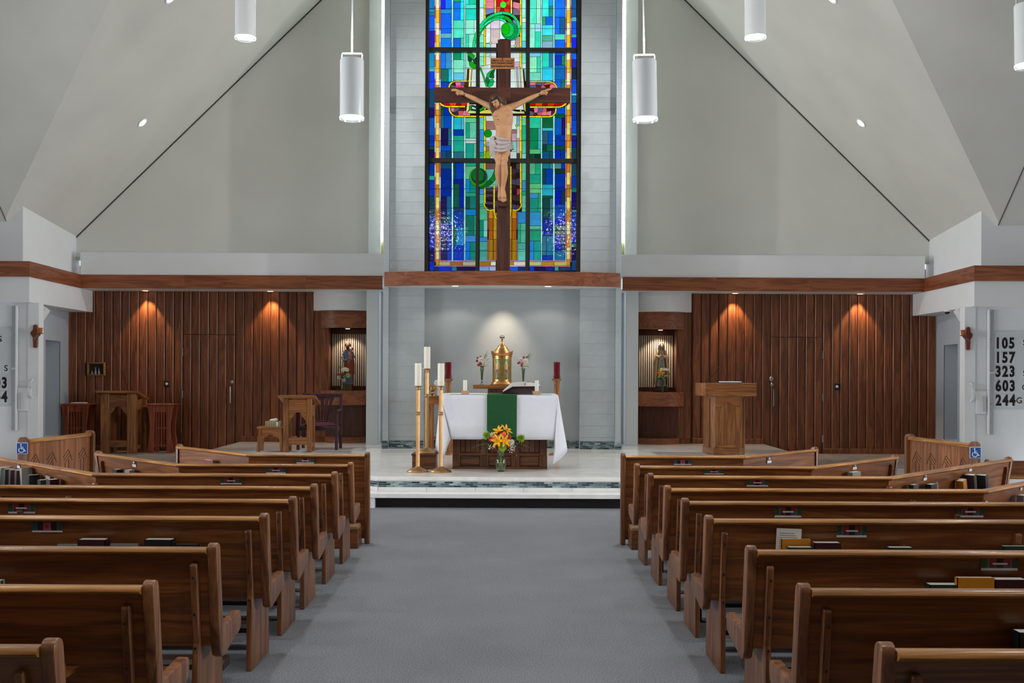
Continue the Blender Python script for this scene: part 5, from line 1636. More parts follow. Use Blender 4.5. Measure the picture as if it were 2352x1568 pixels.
# ---- red sanctuary candles on wooden posts
REDG = plain('red_candle_glass', '#6d0f1c', 0.12, var=0.1, spec=0.6)
for px, wh in ((1029.5, 'behind the left end of the altar'), (1279, 'behind the right end of the altar')):
    y = 16.9
    x = X(px, y)
    zt_ = at(px, 872, y).z
    t = thing('candle_post', 'turned oak candle post ' + wh, 'candle post', (x, y, Z2), 0, 'oak posts with red candles')
    h = zt_ - Z2
    MB().prism([(0.045 * math.cos(R(22.5 + 45 * k)), 0.045 * math.sin(R(22.5 + 45 * k))) for k in range(8)], 'Z', 0.04, h - 0.06).build('shaft', LECT, t)
    MB().lathe([(0.001, 0), (0.13, 0), (0.13, 0.02), (0.06, 0.04), (0.001, 0.04)], 20).build('foot', LECT, t, smooth=True)
    MB().lathe([(0.03, h - 0.075), (0.05, h - 0.06), (0.045, h - 0.03), (0.066, h - 0.012), (0.068, h), (0.001, h)], 20).build('cap', LECT, t, smooth=True)
    c = thing('red_candle', 'tall red glass sanctuary candle on the post ' + wh, 'candle', (x, y, zt_), 0, 'red glass candles')
    MB().lathe([(0.001, 0.02), (0.047, 0.02), (0.048, 0.03), (0.05, 0.275), (0.052, 0.28), (0.046, 0.28), (0.044, 0.26), (0.001, 0.25)], 24).build('glass', REDG, c, smooth=True)
    MB().lathe([(0.001, 0), (0.075, 0.0), (0.085, 0.012), (0.05, 0.019), (0.001, 0.019)], 24).build('saucer', BRASS, c, smooth=True)
    m = MB()
    for k in range(5):
        a = 2 * math.pi * k / 5 + 0.3
        m.tube([(0.055 * math.cos(a), 0.055 * math.sin(a), 0.012), (0.056 * math.cos(a), 0.056 * math.sin(a), 0.07)], 0.004, 5)
    m.build('prongs', BRASS, c)

# ---- credence table left of the altar with vessels
y = 17.45
t = thing('credence_table', 'small oak side table standing behind the altar at the left', 'table', (X(1015, y), y, Z2))
hx_ = X(1046, y) - X(984, y)
ht = at(990, 908, y).z - Z2
B(-hx_ / 2, hx_ / 2, -0.22, 0.22, ht - 0.05, ht).build('top', LECTX, t, bevel=0.006)
B(-hx_ / 2 + 0.02, hx_ / 2 - 0.02, -0.2, 0.2, ht - 0.14, ht - 0.05).build('apron', LECTX, t)
for sx in (-1, 1):
    for sy in (-1, 1):
        cx_, cy_ = sx * (hx_ / 2 - 0.05), sy * 0.17
        MB().loft([[(cx_ + a * w, cy_ + b * w, z) for a, b in ((-1, -1), (1, -1), (1, 1), (-1, 1))] for z, w in ((0, 0.03), (0.05, 0.042), (0.08, 0.03), (ht - 0.14, 0.03))]).build('leg', LECT, t)
B(-hx_ / 2 + 0.05, hx_ / 2 - 0.05, -0.02, 0.02, 0.2, 0.25).build('stretcher', LECTX, t)
zc_ = Z2 + ht
c = thing('ciborium', 'gold lidded cup on the small table behind the candle stands', 'cup', (X(994, y), y - 0.08, zc_))
MB().lathe([(0.001, 0), (0.05, 0), (0.05, 0.008), (0.03, 0.02), (0.012, 0.035), (0.014, 0.05), (0.012, 0.06), (0.035, 0.075), (0.052, 0.1), (0.055, 0.125), (0.055, 0.13)], 24).build('bowl', GOLD, c, smooth=True)
MB().lathe([(0.057, 0.13), (0.05, 0.15), (0.02, 0.165), (0.006, 0.17), (0.01, 0.18), (0.001, 0.19)], 24).build('lid', GOLD, c, smooth=True)
c = thing('water_jug', 'white ceramic jug with white flowers beside the gold cup', 'jug', (X(1011, y), y - 0.05, zc_))
MB().lathe([(0.001, 0), (0.05, 0), (0.055, 0.02), (0.052, 0.13), (0.06, 0.16), (0.05, 0.16)], 20).build('body', plain('ceramic_white', '#dcdfe2', 0.25, var=0.02), c, smooth=True)
mum(c, (-0.05, -0.02, 0.21), (-0.3, -1, 0.5), 0.05, WHT, 'carnation'); mum(c, (0.03, -0.03, 0.20), (0.3, -1, 0.5), 0.05, WHT, 'carnation')

# ---- lecterns
def lectern(lab, px0, px1, y, z, ht, pw, dep, apron_px):
    x0, x1 = X(px0, y), X(px1, y)
    cx_ = (x0 + x1) / 2
    hw = (x1 - x0) / 2
    t = thing('lectern', lab, 'lectern', (cx_, y, z))
    for sx in (-1, 1):
        a, b = sorted((sx * hw, sx * (hw - pw)))
        B(a, b, 0, pw * 0.9, 0, ht - 0.03).build('post', LECT, t, bevel=0.006)
        B(a + 0.01, b - 0.01, dep - pw * 0.7, dep, 0, ht - 0.12).build('post', LECT, t, bevel=0.006)
        B(a + 0.015, b - 0.015, 0.02, dep - 0.02, 0.08, 0.15).build('side_rail', LECT, t)
        B(a + 0.015, b - 0.015, 0.02, dep - 0.02, ht - 0.32, ht - 0.14).build('side_rail', LECT, t)
    iw = hw - pw
    top = ht - 0.05
    pts = [(-iw, top), (iw, top), (iw, top - 0.42), (iw * 0.86, top - 0.34), (iw * 0.5, top - 0.28), (0.05, top - 0.22), (0.0, top - 0.2), (-0.05, top - 0.22), (-iw * 0.5, top - 0.28), (-iw * 0.86, top - 0.34), (-iw, top - 0.42)]
    MB().prism(pts, 'Y', 0.02, 0.045).build('arched_apron', LECTX, t, bevel=0.004)
    B(-iw, iw, 0.02, 0.06, 0.12, 0.24).build('rail', LECTX, t, bevel=0.004)
    # sloping desk, falling away from the nave
    ow = hw + 0.075
    MB().prism([(-0.06, ht - 0.012), (-0.055, ht + 0.028), (dep + 0.06, ht - 0.11), (dep + 0.07, ht - 0.15)], 'X', -ow, ow).build('desk', LECTX, t, bevel=0.01, segs=2)
    B(-ow + 0.02, ow - 0.02, dep + 0.03, dep + 0.05, ht - 0.12, ht - 0.08).build('book_lip', LECTX, t)
    return t
lectern('large oak lectern with arched apron by the left timber wall', 231, 311, 18.95, Z1, 1.10, 0.15, 0.42, 0)
lectern('small light oak lectern beside the maroon armchair', 651, 716, 17.2, Z2, 0.90, 0.075, 0.38, 0)
# small side table behind the large lectern
def stool(name, lab, cat, px0, px1, y, z, ht, splay, topm=LECTX):
    x0, x1 = X(px0, y), X(px1, y)
    hw = (x1 - x0) / 2
    t = thing(name, lab, cat, ((x0 + x1) / 2, y, z))
    d = min(0.32, hw * 2)
    B(-hw, hw, 0, d, ht - 0.035, ht).build('top', topm, t, bevel=0.012, segs=2)
    ih = hw - 0.05
    for sx in (-1, 1):
        for yy in (0.04, d - 0.04):
            MB().loft([[(sx * (ih + k * splay) + a * 0.024, yy + b * 0.024, z_) for a, b in ((-1, -1), (1, -1), (1, 1), (-1, 1))] for z_, k in ((0, 1), (ht - 0.036, 0))]).build('leg', LECT, t)
    tp = ht - 0.036
    pts = [(-ih, tp), (ih, tp), (ih + 0.0, tp - 0.17), (ih * 0.55, tp - 0.13), (0.0, tp - 0.09), (-ih * 0.55, tp - 0.13), (-ih, tp - 0.17)]
    MB().prism(pts, 'Y', 0.03, 0.05).build('arched_apron', LECTX, t)
    MB().prism(pts, 'Y', d - 0.05, d - 0.03).build('arched_apron', LECTX, t)
    return t
stool('side_table', 'small oak table half hidden behind the large lectern', 'table', 305, 338, 19.41, Z1, 0.84, 0.0)
stool('oak_stool', 'low oak stool with splayed legs beside the small lectern', 'stool', 590, 650, 17.25, Z2, 0.41, 0.03)
# tissue box and bottle on the stool
zs_ = Z2 + 0.41
TB = newmat('tissue_pattern')
m_, nt_, b_ = TB
ck = N(nt_, 'ShaderNodeTexChecker'); ck.inputs['Scale'].default_value = 38
ck.inputs['Color1'].default_value = srgb('#c2b48c'); ck.inputs['Color2'].default_value = srgb('#9a8a60')
tc_ = N(nt_, 'ShaderNodeTexCoord'); mp_ = N(nt_, 'ShaderNodeMapping'); mp_.inputs['Rotation'].default_value = (0, R(45), 0)
nt_.links.new(tc_.outputs['Object'], mp_.inputs['Vector']); nt_.links.new(mp_.outputs['Vector'], ck.inputs['Vector']); nt_.links.new(ck.outputs['Color'], b_.inputs['Base Color'])
t = thing('tissue_box', 'patterned beige tissue box on the low oak stool', 'tissue box', (X(629, 17.4), 17.4, zs_))
B(-0.125, 0.125, -0.06, 0.06, 0, 0.083).build('carton', TB[0], t, bevel=0.002)
MB().ball((0.01, 0, 0.10), (0.065, 0.03, 0.024), 12, 7).ball((0.04, -0.01, 0.112), (0.03, 0.02, 0.02), 10, 6).ball((-0.03, 0.0, 0.098), (0.035, 0.025, 0.018), 10, 6).build('tissue', plain('tissue_white', '#eceae4', 0.8, var=0.03), t, smooth=True)
t = thing('lotion_bottle', 'tiny white bottle with black cap before the tissue box', 'bottle', (X(637.5, 17.28), 17.29, zs_))
MB().lathe([(0.001, 0), (0.016, 0), (0.018, 0.01), (0.018, 0.07), (0.009, 0.078), (0.001, 0.078)], 14).build('body', plain('bottle_white', '#dfe4ea', 0.3, var=0.01), t, smooth=True)
MB().lathe([(0.001, 0.078), (0.011, 0.078), (0.011, 0.096), (0.001, 0.097)], 12).build('cap', BLACK, t, smooth=True)

# ---- maroon armchair
y = 17.72
cxa = X(729, y); hwc = (X(777, y) - X(682, y)) / 2
t = thing('armchair', 'dark mahogany armchair with fan splat and maroon seat', 'chair', (cxa, y, Z2))
hb = 0.935
for sx in (-1, 1):
    MB().loft([[(sx * (hwc - 0.025) + a * 0.024, b * 0.024 + yy, z) for a, b in ((-1, -1), (1, -1), (1, 1), (-1, 1))] for z, yy in ((0, 0.03), (0.45, 0.03), (0.64, 0.03))]).build('leg', MAHOG, t)
    MB().loft([[(sx * (hwc - 0.025) + a * 0.024, b * 0.024 + yy, z) for a, b in ((-1, -1), (1, -1), (1, 1), (-1, 1))] for z, yy in ((0, 0.47), (0.42, 0.44), (hb, 0.52))]).build('leg', MAHOG, t)
    MB().tube([(sx * (hwc - 0.02), 0.0, 0.64), (sx * (hwc - 0.02), 0.2, 0.655), (sx * (hwc - 0.02), 0.47, 0.66)], [0.026, 0.024, 0.022], 8).build('arm', MAHOG, t, smooth=True)
B(-hwc + 0.03, hwc - 0.03, 0.02, 0.48, 0.32, 0.39).build('seat_frame', MAHOG, t, bevel=0.01)
MB().ball((0, 0.25, 0.40), (hwc - 0.03, 0.235, 0.055), 20, 10).build('cushion', plain('maroon_fabric', '#4a1724', 0.85, var=0.1, vscale=30), t, smooth=True)
B(-hwc + 0.02, hwc - 0.02, 0.49, 0.53, hb - 0.07, hb).build('top_rail', MAHOG, t, bevel=0.01)
B(-0.1, 0.1, 0.44, 0.475, 0.42, 0.47).build('lower_rail', MAHOG, t, bevel=0.006)
for k in range(-2, 3):
    a = 0.04 * k
    MB().loft([[(a * (1 + 1.1 * u_) + p * w, 0.455 + 0.05 * u_ + q * 0.009, 0.46 + (hb - 0.06 - 0.46) * u_) for p, q in ((-1, -1), (1, -1), (1, 1), (-1, 1))] for u_, w in ((0, 0.012), (0.35, 0.019), (0.62, 0.022), (0.85, 0.026), (1, 0.05))]).build('splat_slat', MAHOG, t)

# ---- slatted cherry stands by the timber wall
def cherry(px0, px1, y, lab):
    x0, x1 = X(px0, y), X(px1, y)
    hw = (x1 - x0) / 2
    t = thing('slatted_stand', lab, 'stand', ((x0 + x1) / 2, y, Z1), 0, 'flared cherry wood stands')
    h = 0.86
    B(-hw, hw, -0.02, 0.36, h, h + 0.03).build('top', CHERRY, t, bevel=0.006)
    for sx in (-1, 1):
        for yy in (0.0, 0.30):
            out = [(hw - 0.005, h), (hw - 0.03, h * 0.86), (hw - 0.055, h * 0.62), (hw - 0.055, h * 0.42), (hw - 0.03, h * 0.2), (hw - 0.0, 0)]
            inn_ = [(a - w, z) for (a, z), w in zip(out, (0.13, 0.11, 0.075, 0.07, 0.09, 0.125))]
            pts = [(sx * a, z) for a, z in out] + [(sx * a, z) for a, z in reversed(inn_)]
            MB().prism(pts, 'Y', yy, yy + 0.035).build('leg', CHERRY, t, bevel=0.006)
    B(-hw + 0.08, hw - 0.08, 0.008, 0.03, h - 0.12, h).build('apron', CHERRY, t)
    for z in (0.13, 0.44):
        B(-hw + 0.1, hw - 0.1, 0.01, 0.03, z, z + 0.02).build('rail', CHERRY, t)
        B(-hw + 0.1, hw - 0.1, 0.31, 0.33, z, z + 0.02).build('rail', CHERRY, t)
    for k in range(6):
        x = -hw + 0.13 + (2 * hw - 0.26) * k / 5
        B(x - 0.008, x + 0.008, 0.012, 0.024, 0.1, h - 0.05).build('slat', CHERRY, t)
        B(x - 0.008, x + 0.008, 0.315, 0.327, 0.1, h - 0.05).build('slat', CHERRY, t)
    return t
cherry(337, 399, 19.15, 'flared cherry stand with slats right of the large lectern')
cherry(140, 206, 19.05, 'flared cherry stand with slats beside the grey side wall')
o = B(X(165, 19.2), X(196, 19.2), 19.15, 19.32, Z1 + 0.8905, Z1 + 0.905).build('paper_stack', PAPER, bevel=0.002)
tag(o, 'thin stack of white papers on the cherry stand by the grey wall', 'papers')

# ---- pulpit on the right
y = 17.1
px0, px1 = X(1611, y), X(1735, y)
pc = X(1671, y)
t = thing('pulpit', 'oak pulpit with pointed arch panel in front of the right wall', 'pulpit', (pc, y, Z2))
bw = (X(1712, y) - X(1629, y)) / 2
zt1 = at(1670, 880, y).z - Z2
zt0 = at(1670, 909, y).z - Z2
tx_ = (px1 - px0) / 2
txc = (px0 + px1) / 2 - pc
B(txc - tx_ + 0.05, txc + tx_, -0.09, 0.55, zt0, zt1).build('desk_box', LECTX, t, bevel=0.004)
MB().prism([(txc - tx_ + 0.05, -0.088), (txc - tx_, 0.0), (txc - tx_, 0.55), (txc - tx_ + 0.05, 0.55)], 'Z', zt0, zt1).build('desk_cheek', LECTX, t)
cnt = 0.09
bp_ = [(-bw + cnt, 0), (bw - cnt, 0), (bw, cnt), (bw, 0.5), (-bw, 0.5), (-bw, cnt)]
MB().prism(bp_, 'Z', 0.11, zt0).build('body', LECT, t)
ex = 0.012
MB().prism([(-bw + cnt - ex, -ex), (bw - cnt + ex, -ex), (bw + ex, cnt - ex), (bw + ex, 0.51), (-bw - ex, 0.51), (-bw - ex, cnt - ex)], 'Z', 0, 0.115).build('plinth', LECTX, t, bevel=0.008)
iw = bw - cnt
for sx in (-1, 1):
    a, b = sorted((sx * iw, sx * (iw - 0.055)))
    B(a, b, -0.014, 0.01, 0.115, zt0).build('stile', LECT, t, bevel=0.005)
    m = MB(); m.tube([(sx * bw - sx * 0.008, cnt - 0.02, 0.12), (sx * bw - sx * 0.008, cnt - 0.02, zt0 - 0.04)], 0.016, 10); m.build('corner_bead', LECT, t, smooth=True)
za = zt0
pts = [(-iw, za), (iw, za), (iw, za - 0.2), (iw - 0.055, za - 0.2), (0.09, za - 0.14), (0.0, za - 0.09), (-0.09, za - 0.14), (-iw + 0.055, za - 0.2), (-iw, za - 0.2)]
MB().prism(pts, 'Y', -0.016, 0.01).build('pointed_arch', LECTX, t, bevel=0.005)
B(-iw + 0.055, iw - 0.055, -0.012, 0.01, 0.115, 0.16).build('rail', LECTX, t, bevel=0.005)
zt_ = Z2 + zt1
# book and microphone
o = thing('binder', 'black and white ring binder lying on top of the pulpit', 'binder', (X(1680, y), y + 0.1, zt_))
w2 = (X(1703, y) - X(1657, y)) / 2
B(-w2, w2, -0.14, 0.14, 0.0, 0.012).build('cover', BLACK, o, bevel=0.002)
B(-w2 + 0.004, w2 - 0.004, -0.135, 0.135, 0.0125, 0.03).build('pages', plain('binder_paper', '#d8d8e4', 0.7), o, bevel=0.002)
o = thing('microphone', 'thin black gooseneck microphone on the pulpit', 'microphone', (X(1627, y), y + 0.2, zt_))
mm = at(1650, 846, y + 0.2) - Vector((X(1627, y), y + 0.2, zt_))
MB().tube([(0, 0, 0), (0.01, 0, 0.04), (mm.x * 0.6, 0, mm.z * 0.55), (mm.x, -0.02, mm.z)], 0.005, 6).build('gooseneck', BLACK, o, smooth=True)
MB().ball((mm.x + 0.005, -0.025, mm.z + 0.01), (0.016, 0.02, 0.018), 10, 7).build('windscreen', BLACK, o, smooth=True)
MB().lathe([(0.001, 0), (0.02, 0), (0.018, 0.012), (0.001, 0.012)], 12).build('base', BLACK, o, smooth=True)
lg = bpy.data.objects['lectern']
o = thing('microphone', 'thin black gooseneck microphone on the large lectern', 'microphone', (X(296, 19.2), 19.2, Z1 + 1.065))
MB().lathe([(0.001, 0), (0.02, 0), (0.018, 0.012), (0.001, 0.012)], 12).build('base', BLACK, o, smooth=True)
MB().tube([(0, 0, 0), (-0.01, 0, 0.06), (-0.05, 0, 0.18), (-0.06, -0.02, 0.27)], 0.005, 6).build('gooseneck', BLACK, o, smooth=True)
MB().ball((-0.062, -0.022, 0.28), 0.015, 10, 7).build('windscreen', BLACK, o, smooth=True)

# ---- small things on the timber walls
y = YW - 0.022
x0, x1 = X(203, y), X(243, y)
z0, z1 = at(222, 862, y).z, at(222, 832, y).z
t = thing('wall_niche_box', 'small framed cruet niche set in the left timber wall', 'niche', ((x0 + x1) / 2, y, z0))
hwx = (x1 - x0) / 2; hh = z1 - z0
FRM = wood('niche_frame', '#6a4a20', '#86622e', '#9a7640', 'X', 0.4)
for b in ((-hwx, hwx, 0, 0.025), (-hwx, hwx, hh - 0.025, hh)):
    B(b[0], b[1], -0.07, 0, b[2], b[3]).build('frame_rail', FRM, t, bevel=0.003)
for sx in (-1, 1):
    a, b = sorted((sx * hwx, sx * (hwx - 0.025)))
    B(a, b, -0.07, 0, 0.025, hh - 0.025).build('frame_stile', FRM, t, bevel=0.003)
B(-hwx + 0.02, hwx - 0.02, -0.006, 0.0, 0.02, hh - 0.02).build('back', plain('niche_dark', '#241a14', 0.7), t)
for k, (px, h_, lab) in enumerate(((213, 0.07, 'leftmost tiny glass cruet in the wall niche'), (221, 0.13, 'tall tiny glass cruet in the middle of the wall niche'), (229, 0.11, 'rightmost tiny glass cruet in the wall niche'))):
    c = thing('cruet', lab, 'cruet', (X(px, y), y - 0.035, z0 + 0.025))
    MB().lathe([(0.001, 0), (0.02, 0), (0.024, h_ * 0.3), (0.01, h_ * 0.65), (0.012, h_ * 0.8), (0.002, h_ * 0.8)], 12).build('bottle', plain('cruet_glass', '#8c9494', 0.1, 0.3, var=0.1), c, smooth=True)
    MB().ball((0, 0, h_ * 0.9), h_ * 0.1, 8, 6).build('stopper', MATS['cruet_glass'], c, smooth=True)
for px, py, lab in ((383.5, 881, 'black switch plate with white button on the left timber wall'), (1922, 887.5, 'black switch plate with white button on the right timber wall')):
    p = at(px, py, YW - 0.024)
    t = thing('switch_plate', lab, 'switch', tuple(p))
    B(-0.04, 0.04, -0.012, 0.0, -0.062, 0.062).build('plate', BLACK, t, bevel=0.003)
    MB().lathe([(0.001, 0), (0.026, 0), (0.024, 0.008), (0.001, 0.01)], 18).xf(Matrix.Translation((0, -0.012, 0)) @ Matrix.Rotation(R(90), 4, 'X')).build('button', plain('button_white', '#e0e0d8', 0.4), t, smooth=True)
# ================================================================== crucifix
YX = 17.82     # front face of the cross
crx = thing('crucifix', 'large dark wooden cross standing on the bowed beam before the window', 'cross', (X(1155, YX), YX, 3.335))
ox, oz = X(1155, YX), 3.335
def lc(px, py, y):
    p = at(px, py, y)
    return (p.x - ox, y - YX, p.z - oz)
hwv = (X(1170, YX) - X(1140, YX)) / 2
ztop = at(1155, 91, YX).z - oz
B(-hwv, hwv, 0, 0.09, 0, ztop).build('upright', CROSSW, crx, bevel=0.004)
a, b = at(998, 201, YX), at(1310, 234, YX)
zc0, zc1 = at(1155, 234, YX).z - oz, at(1155, 201, YX).z - oz
B(a.x - ox, -hwv - 0.001, -0.004, 0.086, zc0, zc1).build('cross_arm', CROSSX, crx, bevel=0.004)
B(hwv + 0.001, b.x - ox, -0.004, 0.086, zc0, zc1).build('cross_arm', CROSSX, crx, bevel=0.004)
B(-hwv - 0.001, hwv + 0.001, -0.006, 0.02, zc0, zc1).build('halved_joint', CROSSX, crx, bevel=0.003)
p, q = lc(1144, 476, YX), lc(1164, 465, YX)
MB().prism([(0.0, p[2]), (0.0, q[2] + 0.02), (-0.10, q[2] - 0.02), (-0.10, p[2] + 0.0)], 'X', p[0], q[0]).build('foot_rest', CROSSX, crx, bevel=0.006)
# title board
p, q = lc(1126.5, 159, YX), lc(1182, 134, YX)
TIT = wood('title_board', '#7a4a26', '#9a6436', '#ad7646', 'X', 0.6)
cxp, czp = (p[0] + q[0]) / 2, (p[2] + q[2]) / 2
tbd = B(p[0], q[0], -0.03, -0.004, p[2], q[2]).build('title_board', TIT, crx, bevel=0.004)
INK = plain('burnt_letters', '#3a2010', 0.8, var=0.0)
hgt = q[2] - p[2]
for k, tx in enumerate(('םידוהיה ךלמ ירצנה ושי', 'ΙΗΣΟΥΣ Ο ΝΑΖΩΡΑΙΟΣ Ο ΒΑΣΙΛΕΥΣ', 'IESVS NAZARENVS REX IVDAEORVM')):
    me = text_mesh(tx, 0.045, 0.001, 0.001)
    w = max(v.co.x for v in me.vertices) - min(v.co.x for v in me.vertices) if len(me.vertices) else 1
    f = (q[0] - p[0]) * 0.92 / w
    for v in me.vertices:
        v.co.x *= f
    me.materials.append(INK)
    o = link('inscription', me, None, tbd)
    o.rotation_euler = (R(90), 0, 0)
    o.location = (cxp, -0.031, czp + hgt * (0.24 - 0.26 * k))
MB().lathe([(0.001, 0), (0.012, 0), (0.008, 0.01), (0.001, 0.012)], 8).xf(Matrix.Translation((cxp + 0.0, -0.03, czp + hgt * 0.42)) @ Matrix.Rotation(R(90), 4, 'X')).build('nail', BLACK, tbd)

# ---- the corpus: one continuous carved figure
cor = thing('corpus', 'life-size carved and painted figure in a loincloth hanging on the large cross', 'statue', (ox, YX, oz))
YB_ = 17.70
b = MB()
def chain(pts):
    P = [lc(px, py, yy) for px, py, yy, r in pts]
    rs = [r for *_, r in pts]
    # resample so the fused skin tapers evenly
    b.tube(P, rs, 12)
    for pp, r in zip(P, rs):
        b.ball(pp, r, 12, 8)
rings = []
for px, py, hwp, dep, yy in ((1149, 241, 9, .06, 17.70), (1150, 246, 17, .085, 17.70), (1151, 252, 23.5, .10, 17.69), (1153, 260, 24.5, .115, 17.685), (1154.5, 268, 24, .12, 17.68), (1156, 278, 22, .115, 17.68), (1157, 290, 19.5, .10, 17.685), (1157, 302, 18, .092, 17.685), (1156.5, 314, 18, .095, 17.68), (1155, 326, 19, .105, 17.675), (1154, 338, 19.5, .105, 17.67), (1154, 346, 17, .09, 17.67)):
    c = lc(px, py, yy)
    rx = hwp * YB_ / F
    rings.append([(c[0] + rx * math.copysign(abs(math.cos(t)) ** 0.85, math.cos(t)), c[1] + dep * math.copysign(abs(math.sin(t)) ** 0.85, math.sin(t)), c[2]) for t in [2 * math.pi * k / 28 for k in range(28)]])
b.loft(rings)
for px, py, r3 in ((1142, 261, (.075, .035, .055)), (1165, 261, (.072, .035, .055))):
    b.ball(lc(px, py, 17.585), r3, 14, 9)
for k in range(3):           # ribs
    for sg in (-1, 1):
        b.ball(lc(1155.5 + sg * (14 - k), 272 + k * 5.5, 17.60), (.05, .012, .012), 10, 6, Matrix.Rotation(sg * R(18), 3, 'Y'))
b.ball(lc(1156, 300, 17.60), (.085, .03, .11), 14, 9)
b.tube([lc(1152, 246, 17.69), lc(1146, 239, 17.66)], [.058, .052], 12)
# arms
chain([(1134, 248, 17.72, .066), (1124, 243.5, 17.73, .058), (1111, 237, 17.745, .047), (1098, 230.5, 17.76, .041), (1086, 225, 17.765, .041), (1075, 220, 17.775, .034), (1067, 216.5, 17.785, .026)])
chain([(1169, 248, 17.72, .066), (1180, 243.5, 17.73, .058), (1194, 237, 17.745, .047), (1207, 230.5, 17.76, .041), (1219, 225, 17.765, .041), (1230, 220, 17.775, .034), (1239, 216, 17.785, .026)])
# shoulders to chest
b.tube([lc(1134, 249, 17.70), lc(1145, 252, 17.68)], [.07, .08], 12); b.tube([lc(1169, 249, 17.70), lc(1160, 252, 17.68)], [.07, .08], 12)
# legs, knees a little forward, feet crossed over one another
chain([(1146, 336, 17.67, .082), (1145, 352, 17.65, .077), (1145, 366, 17.615, .064), (1145.5, 377, 17.59, .053), (1144.5, 388, 17.62, .054), (1144, 398, 17.645, .056), (1145.5, 413, 17.675, .045), (1147.5, 428, 17.70, .032), (1148.5, 438, 17.70, .031)])
chain([(1162, 336, 17.67, .082), (1161, 352, 17.64, .077), (1159, 366, 17.60, .064), (1158, 376, 17.57, .054), (1159, 388, 17.595, .054), (1159.5, 398, 17.615, .057), (1158, 413, 17.64, .045), (1156, 428, 17.66, .033), (1155.5, 436, 17.655, .033)])
# knee caps
b.ball(lc(1145.5, 377, 17.555), (.034, .02, .04), 10, 7); b.ball(lc(1157.5, 376, 17.535), (.034, .02, .04), 10, 7)
cors = b
def foot(ax, ay, ayy, tx, ty, tyy, spread):
    A, T = Vector(lc(ax, ay, ayy)), Vector(lc(tx, ty, tyy))
    b.tube([A, A.lerp(T, 0.45), A.lerp(T, 0.8)], [.034, .042, .04], 12)
    b.ball(A.lerp(T, 0.62), (.046, .028, .06), 12, 8)
    b.ball(A + Vector((0, 0.03, 0.0)), .03, 10, 7)
    for k in range(5):
        off = (k - 2) * 0.0165
        L = (1.0, 1.06, 1.04, 0.99, 0.93)[k] if spread > 0 else (0.93, 0.99, 1.04, 1.06, 1.0)[k]
        r = (.0135, .0095, .009, .009, .0085)[k] if spread > 0 else (.0085, .009, .009, .0095, .0135)[k]
        s0 = A.lerp(T, 0.78) + Vector((off * 0.9, 0, 0)); s1 = A.lerp(T, L) + Vector((off, -0.012, 0)); s2 = A.lerp(T, L + 0.1) + Vector((off, -0.004, 0))
        b.tube([s0, s1, s2], [r * 1.1, r * 1.1, r * 0.9], 8); b.ball(s2, r * 0.95, 8, 6); b.ball(s1, r * 1.1, 8, 6)
foot(1148.5, 438, 17.70, 1149.5, 458, 17.68, -1)
foot(1155.5, 436, 17.65, 1158, 460, 17.625, 1)
# hands: palm, four unequal fingers, thumb from the side of the palm
def hand(wx, wy, yy, sg, poses, thumb):
    Wt = Vector(lc(wx, wy, yy))
    pm = Vector(lc(wx + sg * 7, wy - 3.2, yy + 0.005)); pe = Vector(lc(wx + sg * 13, wy - 5.5, yy + 0.005))
    b.tube([Wt, pm, pe], [.026, .03, .026], 10)
    b.ball(pm, (.05, .018, .042), 12, 8, Matrix.Rotation(sg * R(22), 3, 'Y')); b.ball(pe, (.028, .016, .04), 12, 8, Matrix.Rotation(sg * R(22), 3, 'Y'))
    for pts in poses:
        P = [Vector(lc(x_, y_, yy + d)) for x_, y_, d in pts]
        rs = [.0115, .0108, .0095, .0085][:len(P)]
        b.tube(P, rs, 8)
        for pp, r in zip(P, rs): b.ball(pp, r, 8, 6)
    P = [Vector(lc(x_, y_, yy + d)) for x_, y_, d in thumb]
    b.tube(P, [.015, .013, .0105], 8)
    for pp, r in zip(P, (.015, .013, .0105)): b.ball(pp, r, 8, 6)
hand(1066, 216.5, 17.785, -1,
     [[(1054, 207.5, 0), (1047, 205.2, -.012), (1041, 204.8, -.016), (1037.5, 205.4, -.012)],
      [(1053, 210, 0), (1046, 208.6, -.014), (1040, 208.3, -.02), (1036.6, 209, -.014)],
      [(1053, 212.6, 0), (1047.5, 212.6, -.03), (1047, 214.4, -.045), (1050, 215, -.045)],
      [(1054.5, 215.2, 0), (1050, 216.4, -.026), (1050, 218, -.038), (1053, 218, -.036)]],
     [(1062, 211.5, -.012), (1057, 208.8, -.03), (1053.5, 209.4, -.042)])
hand(1240, 216, 17.785, 1,
     [[(1252, 207.4, 0), (1258, 204.8, -.012), (1264, 203.4, -.016), (1268, 202.8, -.012)],
      [(1253, 209.6, 0), (1259, 207.6, -.016), (1264, 205.8, -.024), (1266, 204.4, -.02)],
      [(1253, 212.2, 0), (1257.5, 212, -.03), (1258, 214, -.044), (1255, 214.6, -.044)],
      [(1251.5, 214.8, 0), (1255, 216.2, -.026), (1255, 217.8, -.038), (1252.4, 217.6, -.036)]],
     [(1244, 211, -.012), (1249, 208.2, -.03), (1252, 209, -.042)])
